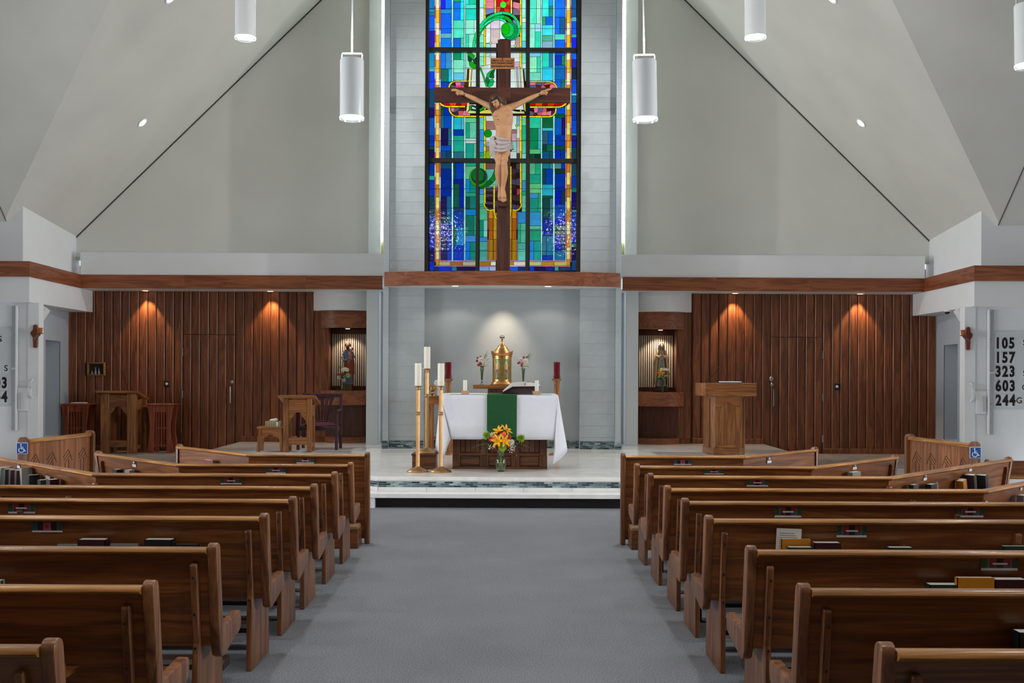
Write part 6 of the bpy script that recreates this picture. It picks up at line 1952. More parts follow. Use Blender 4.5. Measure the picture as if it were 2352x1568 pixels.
# head bowed to the (viewer's) left
HM = Matrix.Rotation(R(-14), 3, 'Y') @ Matrix.Rotation(R(-34), 3, 'Z') @ Matrix.Rotation(R(22), 3, 'X')
HC = Vector(lc(1139, 233, 17.62))
def hp(v):
    return HC + HM @ Vector(v)
b.ball(HC + HM @ Vector((0, 0.012, 0.022)), (.078, .096, .09), 16, 11, HM)
b.ball(hp((0, -0.02, -0.045)), (.060, .074, .075), 14, 10, HM)
b.ball(hp((0, -0.055, -0.098)), (.026, .024, .022), 10, 7, HM)      # chin
b.tube([hp((0, -0.09, 0.01)), hp((0, -0.112, -0.03)), hp((0, -0.104, -0.042))], [.008, .0135, .010], 8)   # nose
for sg in (-1, 1):
    b.ball(hp((sg * 0.03, -0.083, 0.017)), (.02, .012, .008), 8, 6, HM)      # brow
    b.ball(hp((sg * 0.034, -0.07, -0.03)), (.02, .018, .018), 8, 6, HM)      # cheek
    b.ball(hp((sg * 0.076, 0.008, -0.02)), (.01, .018, .028), 8, 6, HM)      # ear
b.ball(hp((0, -0.088, -0.066)), (.02, .012, .008), 8, 6, HM)                 # mouth
me = remeshed(b, 0.0065, 4)
body = link('body', me, SKIN, cor)
# nail wounds, nipples, navel, eyes
DARK = plain('wound_dark', '#3a1a10', 0.6, var=0.0)
for px, py, yy, r in ((1066, 217.5, 17.757, .012), (1240, 217, 17.757, .012), (1155.2, 441, 17.62, .011)):
    MB().ball(lc(px, py, yy), (r, r * 0.7, r), 8, 6).build('nail_wound', DARK, body)
for px, py in ((1143, 274.5), (1169, 264)):
    MB().ball(lc(px, py, 17.572 if px < 1150 else 17.588), (.011, .006, .009), 8, 6).build('mark', plain('rose_tint', '#8a4e3c', 0.6), body)
for sg in (-1, 1):
    MB().ball(hp((sg * 0.03, -0.084, -0.004)), (.013, .007, .004), 8, 5, HM).build('eyelid_line', DARK, body)
MB().ball(hp((0, -0.099, -0.066)), (.017, .005, .003), 8, 5, HM).build('lips', plain('lip_tint', '#7c4434', 0.6), body)
# beard, hair, crown of thorns
hb_ = MB()
for v, r in (((-.035, -.055, -.095), (.02, .02, .034)), ((.035, -.055, -.095), (.02, .02, .034)), ((0, -.075, -.118), (.03, .02, .034)), ((-.05, -.02, -.07), (.016, .026, .04)), ((.05, -.02, -.07), (.016, .026, .04)), ((0, -.1, -.054), (.022, .008, .006))):
    hb_.ball(hp(v), r, 10, 7, HM)
link('beard', remeshed(hb_, 0.005, 2), plain('beard_brown', '#6a3f26', 0.6, var=0.2, vscale=40), cor)
hh_ = MB()
hh_.ball(hp((0, 0.028, 0.045)), (.09, .1, .088), 16, 11, HM)
rg = random.Random(12)
for k in range(26):           # wavy locks over the crown
    a = -0.4 + 3.9 * k / 25
    st0 = hp((.085 * math.cos(a), .02 + .09 * math.sin(a), .075))
    st1 = hp((.098 * math.cos(a), .02 + .1 * math.sin(a), .01))
    st2 = hp((.1 * math.cos(a + .1), .025 + .1 * math.sin(a + .1), -.06))
    hh_.tube([st0, st1, st2], [.016, .019, .014], 7)
for pts in ([(1128, 232), (1126.5, 240), (1128, 249), (1131, 256), (1133, 262)], [(1131, 233), (1130, 243), (1132, 252), (1135, 259)], [(1126, 228), (1126, 238), (1129, 247), (1133, 255)]):
    P = [lc(x_, y_, 17.585) for x_, y_ in pts]
    hh_.tube(P, [.02, .024, .024, .02, .01][:len(P)], 8)
for pts in ([(1148, 220), (1155, 225), (1160, 231), (1163, 239)], [(1146, 224), (1154, 230), (1159, 237), (1160, 243)], [(1147, 228), (1153, 235), (1156, 242)]):
    P = [lc(x_, y_, 17.655) for x_, y_ in pts]
    hh_.tube(P, [.026, .028, .024, .014][:len(P)], 8)
hair = link('hair', remeshed(hh_, 0.006, 2), HAIR, cor)
th = MB()
for j in range(3):
    P = []
    for k in range(29):
        a = 2 * math.pi * k / 28
        P.append(hp((.097 * math.cos(a), .02 + .108 * math.sin(a), .05 + .014 * math.sin(4 * a + j * 2.1) + .004 * j)))
    th.tube(P, .0075, 6, cap=False)
th.build('crown_of_thorns', plain('thorn_brown', '#2c1c12', 0.7), cor, smooth=True)
# loincloth: wrapped cloth with drooping folds, knot and falling tail
lo = MB()
rows = []
NT, NR = 72, 26
C_ = Vector(lc(1154.5, 330, 17.675))
for j in range(NR + 1):
    t = j / NR
    r = []
    for k in range(NT):
        a = 2 * math.pi * k / NT          # 0 = viewer's right, front = -90deg
        ca, sa = math.cos(a), math.sin(a)
        front = max(0.0, -sa)
        ytop = 320.5 + 6.5 * ca
        ybot = 344 + 9.0 * front ** 2 - 4 * ca * 0.5
        py = ytop + (ybot - ytop) * t
        sweep_ = 6.4 * math.pi * (t + 0.20 * ca * ca) + 2.4 * ca + 0.9 * math.sin(2 * a)
        fold = 0.018 * math.sin(sweep_) + 0.006 * math.sin(sweep_ * 2.1 + a * 3)
        flare = 0.022 * t
        rx = (21.6 * YB_ / F) + fold + flare
        ry = 0.136 + fold + flare * 0.6
        z = at(1154.5, py, 17.675).z - oz
        r.append((C_.x + rx * ca, C_.y + ry * sa, z))
    rows.append(r)
lo.loft(rows, cap=True)
lw = lo.build('loincloth', LOIN, cor, smooth=True, ang=1.5)
kn = MB()
kn.ball(lc(1131, 318, 17.60), (.05, .045, .035), 12, 8, Matrix.Rotation(R(-25), 3, 'Y'))
for k in range(6):
    x_ = 1128 + k * 2.2
    kn.tube([lc(1132, 318, 17.59), lc(x_ - 2, 330, 17.575 - .006 * (k % 2)), lc(x_ - 1.5, 345, 17.585 + .006 * (k % 2)), lc(x_ + (k - 2) * 0.6, 358 + k * 2.4, 17.60)], [.018, .021, .020, .012], 8)
for k in range(3):
    kn.tube([lc(1132, 317, 17.585), lc(1127, 324, 17.585), lc(1124 + k * 2, 335 + k * 3, 17.6)], [.018, .022, .01], 8)
link('loincloth_knot', remeshed(kn, 0.006, 2), LOIN, lw)

# ================================================================== shrines either side of the tower
SLATW = plain('slat_cream', '#c9c3b4', 0.6, var=0.04)
FLUTE = wood('flute_oak', '#3c1c0e', '#562a16', '#693820', 'Z', 0.45)
def arcplan(x0, x1, yend, bulge, n=14):
    out = []
    for k in range(n + 1):
        u_ = -1 + 2 * k / n
        out.append((x0 + (x1 - x0) * k / n, yend - bulge * (1 - u_ * u_)))
    return out
def shrine(s):
    nm = 'left' if s < 0 else 'right'
    w = root('wall_shrine_' + nm)
    xa, xb = X(722, 19.62), X(846, 19.3)
    def pl(pts):
        return [(mxs(p[0], s), p[1]) for p in pts]
    yback = 20.2
    def arcslab(x0, x1, yend, bulge, z0, z1, name, mat, back=YW + 0.25):
        f = arcplan(x0, x1, yend, bulge)
        return MB().prism(pl(f + [(x1, back), (x0, back)]), 'Z', z0, z1).build(name, mat, w, smooth=True, ang=0.3)
    ztop = 2.775
    arcslab(xa, xb, 19.52, 0.28, ztop, 3.129, 'bulkhead', WHITE)
    zo1, zo0 = at(795, 753, 19.5).z, at(795, 897, 19.5).z
    xo0, xo1 = X(752, 19.5), X(839, 19.5)
    arcslab(xa + 0.13, xb, 19.56, 0.16, zo1, ztop, 'header_band', BEAMW)
    # stile at the outer side
    p, q = sorted((mxs(xa, s), mxs(xo0, s)))
    B(p, q, 19.60, 19.9, 0.46, ztop).build('outer_stile', WALLW, w, bevel=0.004)
    p, q = sorted((mxs(xo1, s), mxs(xb, s)))
    B(p, q, 19.60, 19.9, 0.46, ztop).build('inner_stile', WALLW, w, bevel=0.004)
    zs_ = at(795, 930, 19.4).z
    arcslab(xa + 0.13, xb, 19.56, 0.20, zs_, zo0, 'sill_band', BEAMW)
    arcslab(xa + 0.22, xb - 0.09, 19.60, 0.12, Z2 + 0.11, zs_, 'fluted_drum', FLUTE)
    arcslab(xa + 0.20, xb - 0.06, 19.58, 0.17, Z2, Z2 + 0.11, 'drum_base', BEAMW)
    p, q = sorted((mxs(xa, s), mxs(xb, s)))
    B(p, q, 19.63, 19.7, Z2, zs_).build('drum_back', WALLW, w)
    m = MB()
    f = arcplan(xa + 0.23, xb - 0.10, 19.60, 0.12, 30)
    for x_, y_ in f:
        m.tube([(mxs(x_, s), y_ - 0.003, Z2 + 0.115), (mxs(x_, s), y_ - 0.003, zs_ - 0.003)], 0.0085, 6)
    m.build('fluting', FLUTE, w, smooth=True)['kind'] = 'stuff'
    # niche interior
    B(p, q, 19.98, 20.02, zo0 - 0.05, zo1 + 0.05).build('niche_back', FLUTE, w)
    sd = MB()
    for (u0, u1) in ((xo0 - 0.03, xo0), (xo1, xo1 + 0.03)):
        a_, b_2 = sorted((mxs(u0, s), mxs(u1, s)))
        sd.box(a_, b_2, 19.85, 20.0, zo0 - 0.02, zo1 + 0.02)
    sd.build('niche_sides', FLUTE, w)
    a_, b_2 = sorted((mxs(xo0, s), mxs(xo1, s)))
    B(a_, b_2, 19.5, 20.0, zo1, zo1 + 0.03).build('niche_head', FLUTE, w)
    B(a_, b_2, 19.5, 20.0, zo0 - 0.03, zo0 + 0.001).build('niche_floor', plain('stone_dark', '#4a4440', 0.3), w)
    zs1, zs0 = at(795, 767, 19.95).z, at(795, 886, 19.95).z
    me_ = B(-0.0105, 0.0105, -0.014, 0.0, zs0, zs1).mesh('slat'); me_.materials.append(SLATW)
    for k in range(17):
        x_ = X(759.5, 19.95) + k * (X(838, 19.95) - X(759.5, 19.95)) / 16
        if x_ > xo1 + 0.02: continue
        o = link('slat', me_, None, w); o.location = (mxs(x_, s), 19.98, 0)
    m = MB()
    for k in range(34):
        x_ = X(757, 19.95) + k * (X(840, 19.95) - X(757, 19.95)) / 33
        for z0, z1 in ((zo0, zs0), (zs1, zo1)):
            m.tube([(mxs(x_, s), 19.975, z0), (mxs(x_, s), 19.975, z1)], 0.006, 5)
    m.build('fluting', FLUTE, w)['kind'] = 'stuff'
    # lamp in the niche head
    xm = (X(798, 19.7) if s < 0 else X(1517, 19.7))
    t = thing('recessed_downlight', 'small lamp in the head of the %s statue niche' % nm, 'downlight', (xm, 19.72, zo1))
    MB().lathe([(0.001, -0.002), (0.05, -0.006), (0.06, -0.003), (0.06, 0.0), (0.001, 0.0)], 18).build('trim_ring', STEEL, t, smooth=True)
    MB().lathe([(0.001, -0.008), (0.04, -0.008), (0.04, -0.006), (0.001, -0.006)], 18).build('lens', MATS['lamp_warm'], t)
    l = light('niche_lamp', 'SPOT', (0, 0, 0), 14 if s < 0 else 22, (1, 0.82, 0.6), 0.03, spot=100, blend=0.5)
    l.parent = t; l.location = (0, 0, -0.03)
    l.rotation_euler = (R(12), 0, 0)
    return zo0
ZN = shrine(-1)
shrine(1)
# ---- robed statues
def ring(cx, cy, z, rx, ry, amp=0.0, nf=9, ph=0.0, n=36, a0=0.0, a1=2 * math.pi):
    return [(cx + rx * (1 + amp * math.sin(nf * (a0 + (a1 - a0) * k / n) + ph)) * math.cos(a0 + (a1 - a0) * k / n), cy + ry * (1 + amp * math.sin(nf * (a0 + (a1 - a0) * k / n) + ph)) * math.sin(a0 + (a1 - a0) * k / n), z) for k in range(n)]
def face(par, c, r, skin):
    m = MB()
    c = Vector(c)
    m.ball(c, (r * 0.8, r * 0.9, r * 1.1), 14, 10)
    m.ball(c + Vector((0, -r * 0.3, -r * 0.55)), (r * 0.55, r * 0.55, r * 0.5), 12, 8)
    m.tube([c + Vector((0, -r * 0.85, r * 0.15)), c + Vector((0, -r * 1.02, -r * 0.2))], [r * 0.1, r * 0.14], 8)
    m.tube([c + Vector((0, 0.0, -r * 0.7)), c + Vector((0, r * 0.05, -r * 1.6))], [r * 0.42, r * 0.46], 10)
    h = link('head', remeshed(m, r * 0.09, 2), skin, par)
    for sg in (-1, 1):
        MB().ball(c + Vector((sg * r * 0.32, -r * 0.84, r * 0.12)), (r * 0.13, r * 0.07, r * 0.06), 8, 5).build('eye', DARK, h)
    MB().ball(c + Vector((0, -r * 0.86, -r * 0.5)), (r * 0.2, r * 0.07, r * 0.05), 8, 5).build('lips', MATS['lip_tint'], h)
    return h
PSK = plain('plaster_flesh', '#b98a70', 0.55, var=0.04)
# Mary, right niche
ym = 19.72
mz = ZN + 0.002
mt = thing('madonna_statue', 'plaster statue of a veiled woman with praying hands and grey-blue sash', 'statue', (X(1519, ym), ym, mz))
MB().lathe([(0.001, 0), (0.15, 0), (0.16, 0.02), (0.13, 0.06), (0.10, 0.10), (0.085, 0.11), (0.001, 0.11)], 18, sx=1.0, sy=0.6).build('rocky_base', plain('rock_brown', '#3a2a20', 0.8, var=0.3, vscale=20, bump=0.5, bscale=20), mt, smooth=True)
MANT = plain('mantle_cream', '#c0a888', 0.6, var=0.08, vscale=12)
SASH = plain('sash_greyblue', '#7f8a88', 0.6, var=0.08, vscale=14)
zz = 0.10
MB().loft([ring(0, 0, zz, .085, .065, .06), ring(0, 0, zz + .2, .082, .062, .06, ph=.4), ring(0, 0, zz + .4, .072, .056, .05, ph=.8), ring(0, 0, zz + .5, .062, .05, .03), ring(0, 0, zz + .58, .072, .052, .02), ring(0, 0, zz + .65, .06, .045), ring(0, 0, zz + .675, .03, .03)]).build('gown', MANT, mt, smooth=True, ang=1.2)
# sash panel down the front
MB().loft([ring(0.0, -.02, zz + .02, .062, .06, .05, 11), ring(0.0, -.02, zz + .25, .052, .055, .06, 11), ring(0, -.018, zz + .42, .036, .05, .05, 11), ring(0, -.012, zz + .5, .026, .046, .03)]).build('sash', SASH, mt, smooth=True, ang=1.2)
# mantle open at the front
def mantle(rows_, name, mat, par):
    m = MB()
    R_ = []
    for z, rx, ry, gap in rows_:
        a0, a1 = -math.pi / 2 + gap, 1.5 * math.pi - gap
        R_.append([(rx * (1 + .05 * math.sin(10 * a0 + 12 * k / 30 * (a1 - a0))) * math.cos(a0 + (a1 - a0) * k / 30), ry * math.sin(a0 + (a1 - a0) * k / 30), z) for k in range(31)])
    m.grid(R_)
    o = m.build(name, mat, par, smooth=True, ang=1.2)
    md = o.modifiers.new('thickness', 'SOLIDIFY'); md.thickness = 0.008; md.offset = 1
    return o
mantle([(zz + .03, .118, .085, .95), (zz + .2, .125, .09, .85), (zz + .36, .128, .09, .75), (zz + .48, .115, .08, .7), (zz + .58, .1, .07, .75), (zz + .655, .075, .055, .8), (zz + .68, .04, .045, .8)], 'mantle', MANT, mt)
hd = face(mt, (0, -.012, zz + .735), .05, PSK)
mantle([(zz + .655, .062, .05, .85), (zz + .70, .056, .055, .85), (zz + .75, .052, .056, .8), (zz + .79, .04, .048, .7), (zz + .805, .015, .02, .4)], 'veil', plain('veil_pale', '#d8cfc0', 0.6, var=0.04), mt)
m = MB()
m.ball((0, .004, zz + .75), (.046, .05, .05), 12, 8)
for sg in (-1, 1):
    m.tube([(sg * .03, -.03, zz + .77), (sg * .042, -.02, zz + .73), (sg * .036, -.02, zz + .69)], [.012, .013, .008], 7)
m.build('hair', HAIR, mt, smooth=True)
m = MB()
for sg in (-1, 1):
    m.tube([(sg * .072, 0, zz + .62), (sg * .085, -.03, zz + .55), (sg * .05, -.075, zz + .54), (sg * .012, -.085, zz + .575)], [.03, .032, .026, .014], 10)
link('sleeves', remeshed(m, .006, 2), MANT, mt)
m = MB()
for sg in (-1, 1):
    m.ball((sg * .007, -.088, zz + .585), (.007, .013, .02), 8, 6)
    for k in range(4):
        m.tube([(sg * .006, -.096 + .006 * k, zz + .595), (sg * .005, -.092 + .006 * k, zz + .632 - .004 * abs(k - 1.4))], [.0042, .003], 6)
    m.tube([(sg * .006, -.098, zz + .585), (sg * .004, -.104, zz + .612)], [.0045, .0032], 6)
m.build('hands', PSK, mt, smooth=True)
# Joseph with child, left niche
jt = thing('saint_statue', 'plaster statue of a bearded man in blue and red robes holding a child', 'statue', (X(800, ym), ym, mz))
B(-.075, .075, -.07, .07, 0, .11).build('pedestal', plain('pedestal_tan', '#6e5236', 0.6), jt, bevel=0.004)
B(-.09, .09, -.08, .08, .11, .14).build('base_plate', plain('base_tan', '#8a7048', 0.6), jt, bevel=0.004)
zz = .14
BLUE = plain('robe_blue', '#5f6a86', 0.6, var=0.1, vscale=14)
RUST = plain('mantle_rust', '#8a3a20', 0.6, var=0.12, vscale=14)
PINK = plain('child_pink', '#b06a64', 0.6, var=0.08)
MB().loft([ring(.0, 0, zz, .085, .065, .07, 10), ring(0, 0, zz + .2, .08, .062, .06, 10), ring(0, 0, zz + .38, .08, .062, .04, 10), ring(-.004, 0, zz + .5, .088, .065, .03, 8), ring(-.006, 0, zz + .57, .08, .056, .02), ring(-.004, 0, zz + .61, .05, .042), ring(0, 0, zz + .63, .025, .025)]).build('robe', BLUE, jt, smooth=True, ang=1.2)
MB().loft([ring(.012, 0, zz + .15, .092, .074, .08, 9, .3), ring(.012, 0, zz + .25, .094, .076, .08, 9, .5), ring(.014, 0, zz + .34, .095, .076, .06, 9, .7), ring(.02, -.002, zz + .41, .085, .072, .05, 9, .9), ring(.04, -.004, zz + .47, .06, .06, .04, 9, 1.1), ring(.06, -.004, zz + .51, .03, .045)]).build('mantle', RUST, jt, smooth=True, ang=1.2)
m = MB()
m.tube([(-.078, 0, zz + .58), (-.10, -.01, zz + .47), (-.085, -.06, zz + .41), (-.04, -.085, zz + .42)], [.03, .032, .026, .018], 10)
m.tube([(.07, 0, zz + .57), (.098, -.02, zz + .47), (.07, -.06, zz + .43), (.03, -.08, zz + .45)], [.03, .032, .028, .02], 10)
link('sleeves', remeshed(m, .006, 2), BLUE, jt)
m = MB()
for cx_, cz_, sg in ((-.032, zz + .423, 1), (.024, zz + .455, -1)):
    m.ball((cx_, -.088, cz_), (.016, .01, .012), 8, 6)
    for k in range(4):
        m.tube([(cx_ + sg * .008, -.09, cz_ + .008 - .005 * k), (cx_ + sg * .03, -.088, cz_ + .006 - .005 * k)], [.0038, .003], 6)
    m.tube([(cx_ + sg * .002, -.092, cz_ + .008), (cx_ + sg * .014, -.098, cz_ + .02)], [.004, .003], 6)
m.build('hands', PSK, jt, smooth=True)
face(jt, (-.012, -.012, zz + .69), .05, PSK)
m = MB()
m.ball((-.012, .012, zz + .70), (.05, .05, .055), 12, 8)
for a in range(7):
    t_ = a / 6 * math.pi
    m.ball((-.012 + .038 * math.cos(t_), .016 + .03 * math.sin(t_), zz + .69), (.014, .022, .026), 8, 6)
m.build('hair', plain('hair_dark', '#33211a', 0.6, var=0.2, vscale=40), jt, smooth=True)
MB().ball((-.012, -.042, zz + .645), (.028, .022, .03), 10, 7).ball((-.034, -.02, zz + .66), (.012, .02, .024), 8, 6).ball((.01, -.02, zz + .66), (.012, .02, .024), 8, 6).build('beard', MATS['hair_dark'], jt, smooth=True)
MB().ball((-.012, -.002, zz + .742), (.034, .034, .02), 12, 7).build('bald_crown', plain('gilt_crown', '#c8a070', 0.3), jt, smooth=True)
ch = MB().loft([ring(.05, -.06, zz + .43, .03, .03, .05), ring(.052, -.06, zz + .49, .036, .032, .05), ring(.056, -.055, zz + .55, .034, .028), ring(.058, -.05, zz + .585, .016, .016)]).build('child_robe', PINK, jt, smooth=True, ang=1.2)
m = MB(); m.tube([(.036, -.07, zz + .565), (.02, -.085, zz + .53), (.03, -.095, zz + .51)], [.012, .012, .008], 8); m.tube([(.075, -.06, zz + .56), (.082, -.08, zz + .52), (.07, -.09, zz + .50)], [.012, .012, .008], 8)
m.tube([(.04, -.07, zz + .44), (.02, -.09, zz + .40), (.018, -.09, zz + .36)], [.014, .012, .009], 8)
m.build('child_limbs', PSK, ch, smooth=True)
MB().ball((.06, -.055, zz + .615), (.028, .03, .034), 12, 8).build('child_head', PSK, ch, smooth=True)
MB().ball((.063, -.045, zz + .625), (.03, .03, .032), 12, 8).build('child_hair', MATS['hair_dark'], ch, smooth=True)
m = MB(); m.tube([(-.1, -.07, zz + .2), (-.098, -.075, zz + .45), (-.094, -.07, zz + .58)], .005, 6)
m.build('lily_staff', STEMG, jt)
m = MB()
for c_ in ((-.1, -.08, zz + .49), (-.09, -.085, zz + .55), (-.106, -.08, zz + .40)):
    m.ball(c_, (.014, .012, .014), 8, 6)
m.build('staff_lilies', WHT, jt, smooth=True)
# flowers before the statues
def niche_flowers(px, lab, blab, kind):
    y = 19.56
    x = X(px, y)
    hgt_ = .2
    vase_of('cylinder_vase', lab, [(0.002, 0), (0.042, 0), (0.043, 0.004), (0.043, hgt_)] if kind == 0 else [(0.002, 0), (0.032, 0), (0.033, 0.004), (0.04, hgt_)], (x, y, ZN), 0.004, mat=VGLASS)
    b = thing('flower_posy', blab, 'bouquet', (x, y, ZN))
    m = MB()
    for k in range(7):
        a = k * .9
        m.tube([(.02 * math.cos(a), .02 * math.sin(a), .01), (.03 * math.cos(a + 2), .02 * math.sin(a + 2), .22), (.06 * math.cos(a + 2), .03 * math.sin(a + 2), .32)], .004, 5)
    m.build('stems', MATS['stem_dark'], b, smooth=True)
    def q(ax, ay, dy=-.02):
        p = at(ax, ay, y + dy)
        return (p.x - x, dy, p.z - ZN)
    if kind == 0:
        for ax, ay, c, r in ((788, 849, WHT, .042), (797, 849, WHT, .042), (793, 847, WHT, .036), (779, 866, WHT, .04), (790, 873, WHT, .036), (791, 866, WHT, .03)):
            mum(b, q(ax, ay), (.1, -1, .5), r, c, 'carnation')
        mum(b, q(799, 862), (.3, -1, .3), .05, plain('petal_palegreen', '#b9c478', 0.55), 'carnation')
        rose(b, q(777, 860), .032, REDP); rose(b, q(786, 860), .036, REDP)
        for ax, ay in ((778, 836), (781, 845), (776, 850), (784, 840)):
            e = Vector(q(ax, ay, 0)); leaf(b, e - Vector((0, 0, .1)), (e.x * .5, 0, 1), .14, .02, GREENL)
        for k in range(6):
            leaf(b, (0, -.01, .22), (math.cos(k), -.5, .4 + .2 * math.sin(k)), .1, .016, GREEND)
    else:
        lily(b, q(1518, 857, -.05), (-.1, -1, .3), YEL, .068)
        for ax, ay, c, r in ((1520, 848, WHT, .034), (1527, 848, WHT, .034), (1533, 849, WHT, .03), (1523, 866, WHT, .034), (1529, 864, WHT, .03), (1514, 866, CREAM, .028)):
            mum(b, q(ax, ay), (.1, -1, .5), r, c, 'carnation')
        rose(b, q(1512, 853), .03, REDP); rose(b, q(1530, 855), .032, REDP)
        mum(b, q(1537, 858), (1, -.5, .3), .03, LIME)
        for k in range(9):
            leaf(b, (0, -.01, .24), (1.2 * math.cos(k * .75), -.5, .25 + .3 * math.sin(k)), .12, .018, GREEND)
        for ax, ay in ((1506, 861), (1508, 852), (1530, 842), (1536, 866)):
            e = Vector(q(ax, ay, 0)); leaf(b, e * .7, e, .1, .016, GREENL)
niche_flowers(788.5, 'clear cylinder vase beside the saint statue pedestal', 'white and red posy before the saint statue', 0)
niche_flowers(1521.5, 'clear slim vase before the madonna statue', 'posy with a yellow lily before the madonna statue', 1)
# ================================================================== lamps overhead
PWH = plain('pendant_white', '#d9dcdd', 0.3, var=0.01, spec=0.5)
PGL = glass('pendant_glass_ring', '#eef3f2', 0.05)
LENS = emit('pendant_lens', '#ffffff', 7.0)
def pendant(pxc, pyb, y, dia, ln, lab, tilt=0.0, yoke=True, energy=95, up=0.0):
    p = at(pxc, pyb, y)
    t = thing('pendant_lamp', lab, 'pendant lamp', tuple(p), 0, 'white cylinder pendant lamps')
    r = dia / 2
    zc = hn(p.x) - p.z
    MB().lathe([(r * 0.8, 0.02), (r * 0.97, 0.012), (r * 0.97, ln - 0.01), (r * 0.94, ln), (0.001, ln), ], 36).build('cylinder', PWH, t, smooth=True, ang=0.5)
    MB().lathe([(r * 0.84, 0.014), (r, 0.014), (r, -0.012), (r * 0.97, -0.014), (r * 0.95, 0.0), (r * 0.84, 0.006)], 36).build('rim_ring', PGL, t, smooth=True, ang=0.5)
    MB().lathe([(0.001, 0.006), (r * 0.8, 0.006), (r * 0.8, 0.012), (0.001, 0.012)], 32).build('lens', LENS, t)
    MB().tube([(-r * 0.85, 0, ln - 0.03), (-r * 0.85, 0, ln + 0.05), (-r * 0.78, 0, ln + 0.062), (r * 0.78, 0, ln + 0.062), (r * 0.85, 0, ln + 0.05), (r * 0.85, 0, ln - 0.03)], 0.008, 8).build('yoke', PWH, t, smooth=True)
    MB().tube([(0, 0, ln + 0.062), (0, 0, zc)], 0.008, 8).build('rod', PWH, t, smooth=True)
    MB().lathe([(0.001, zc - 0.05), (0.06, zc - 0.045), (0.065, zc + 0.05), (0.001, zc + 0.05)], 18).build('canopy', PWH, t, smooth=True)
    t.rotation_euler = (0, tilt, 0)
    l = light('pendant_lamp_light', 'SPOT', (0, 0, 0), energy, (1.0, 0.97, 0.92), r * 0.7, spot=125, blend=0.8)
    l.parent = t
    l.location = (0, 0, -0.03)
    # point light added above the closed cylinder to brighten the sloping ceiling
    if not up:
        return t
    u_ = light('added_uplight', 'POINT', (0, 0, 0), energy * up, (1.0, 0.98, 0.94), r * 0.5)
    u_.parent = t
    u_.location = (0, 0, ln + 0.18)
    return t
pendant(808, 272, 10.9, 0.249, 0.60, 'white pendant lamp hanging left of the stained glass, lower of the left pair', up=0.5)
pendant(1482, 275, 10.9, 0.255, 0.60, 'white pendant lamp hanging right of the stained glass, slightly tilted', tilt=R(-1.2), up=0.5)
pendant(563.5, 88, 12.7, 0.249, 0.60, 'white pendant lamp cut by the top of the picture on the left')
pendant(1735, 87, 12.7, 0.252, 0.60, 'white pendant lamp cut by the top of the picture on the right', tilt=R(-0.6))
pendant(2362, 152, 10.4, 0.255, 0.60, 'white pendant lamp at the right edge of the picture', tilt=R(-1.0))
# lamps added out of view to brighten the floor, pews and arm walls
for k, (x, y, z) in enumerate(((-1.6, 7.0, 4.9), (1.4, 7.0, 4.9), (-4.6, 7.6, 5.2), (4.4, 7.6, 5.2), (-1.6, 3.0, 4.9), (1.4, 3.0, 4.9), (-4.6, 3.2, 5.2), (4.4, 3.2, 5.2), (-10.0, 11.0, 5.2), (9.8, 11.0, 5.2))):
    pendant(PX + x * F / max(1, y), PY - (z - EYE) * F / max(1, y), max(1, y), 0.25, 0.60, 'added unseen pendant lamp over the pews, %s of the aisle, row %s' % ('left' if x < 0 else 'right', ('nearer the altar, inner', 'nearer the altar, inner', 'nearer the altar, outer', 'nearer the altar, outer', 'over the viewer, inner', 'over the viewer, inner', 'over the viewer, outer', 'over the viewer, outer', 'in the side arm', 'in the side arm')[k]), up=0.0, energy=95 if k < 8 else 220)
# spot lamps set into the sloping ceiling
for px, py, lab in ((327, 281, 'small bright ceiling spot on the left slope'), (1978, 282, 'small bright ceiling spot on the right slope'), (391, -4, 'small bright ceiling spot on the left slope at the top edge'), (1911, -4, 'small bright ceiling spot on the right slope at the top edge')):
    sg = -1 if px < 1165 else 1
    d1 = at(px, py, 1.0) - Vector((0, 0, EYE))
    # z = ZE + S*(HALF - sg*(x-AX))
    yy = (ZE + SLOPE * (HALF + sg * AX) - EYE) / (d1.z + SLOPE * sg * d1.x)
    p = at(px, py, yy)
    t = thing('ceiling_spot', lab, 'spotlight', tuple(p), 0, 'spotlights in the sloping ceiling')
    nrm = Vector((-sg * SLOPE, 0, -1)).normalized()
    q = nrm.to_track_quat('Z', 'Y').to_matrix().to_4x4()
    MB().lathe([(0.08, 0.0), (0.1, 0.004), (0.095, 0.012), (0.07, 0.012), (0.065, 0.0)], 24).xf(q).build('trim_ring', PWH, t, smooth=True)
    MB().lathe([(0.001, 0.004), (0.066, 0.004), (0.06, 0.02), (0.001, 0.03)], 24).xf(q).build('lamp_face', LENS, t, smooth=True)
    l = light('ceiling_spot_light', 'SPOT', (0, 0, 0), 480, (1, 0.97, 0.93), 0.06, spot=62, blend=0.8)
    l.location = p + nrm * 0.06
    aim(l, (AX + sg * 0.8, 16.2, 0.4)) if py > 100 else aim(l, (AX, 17.7, 5.6))

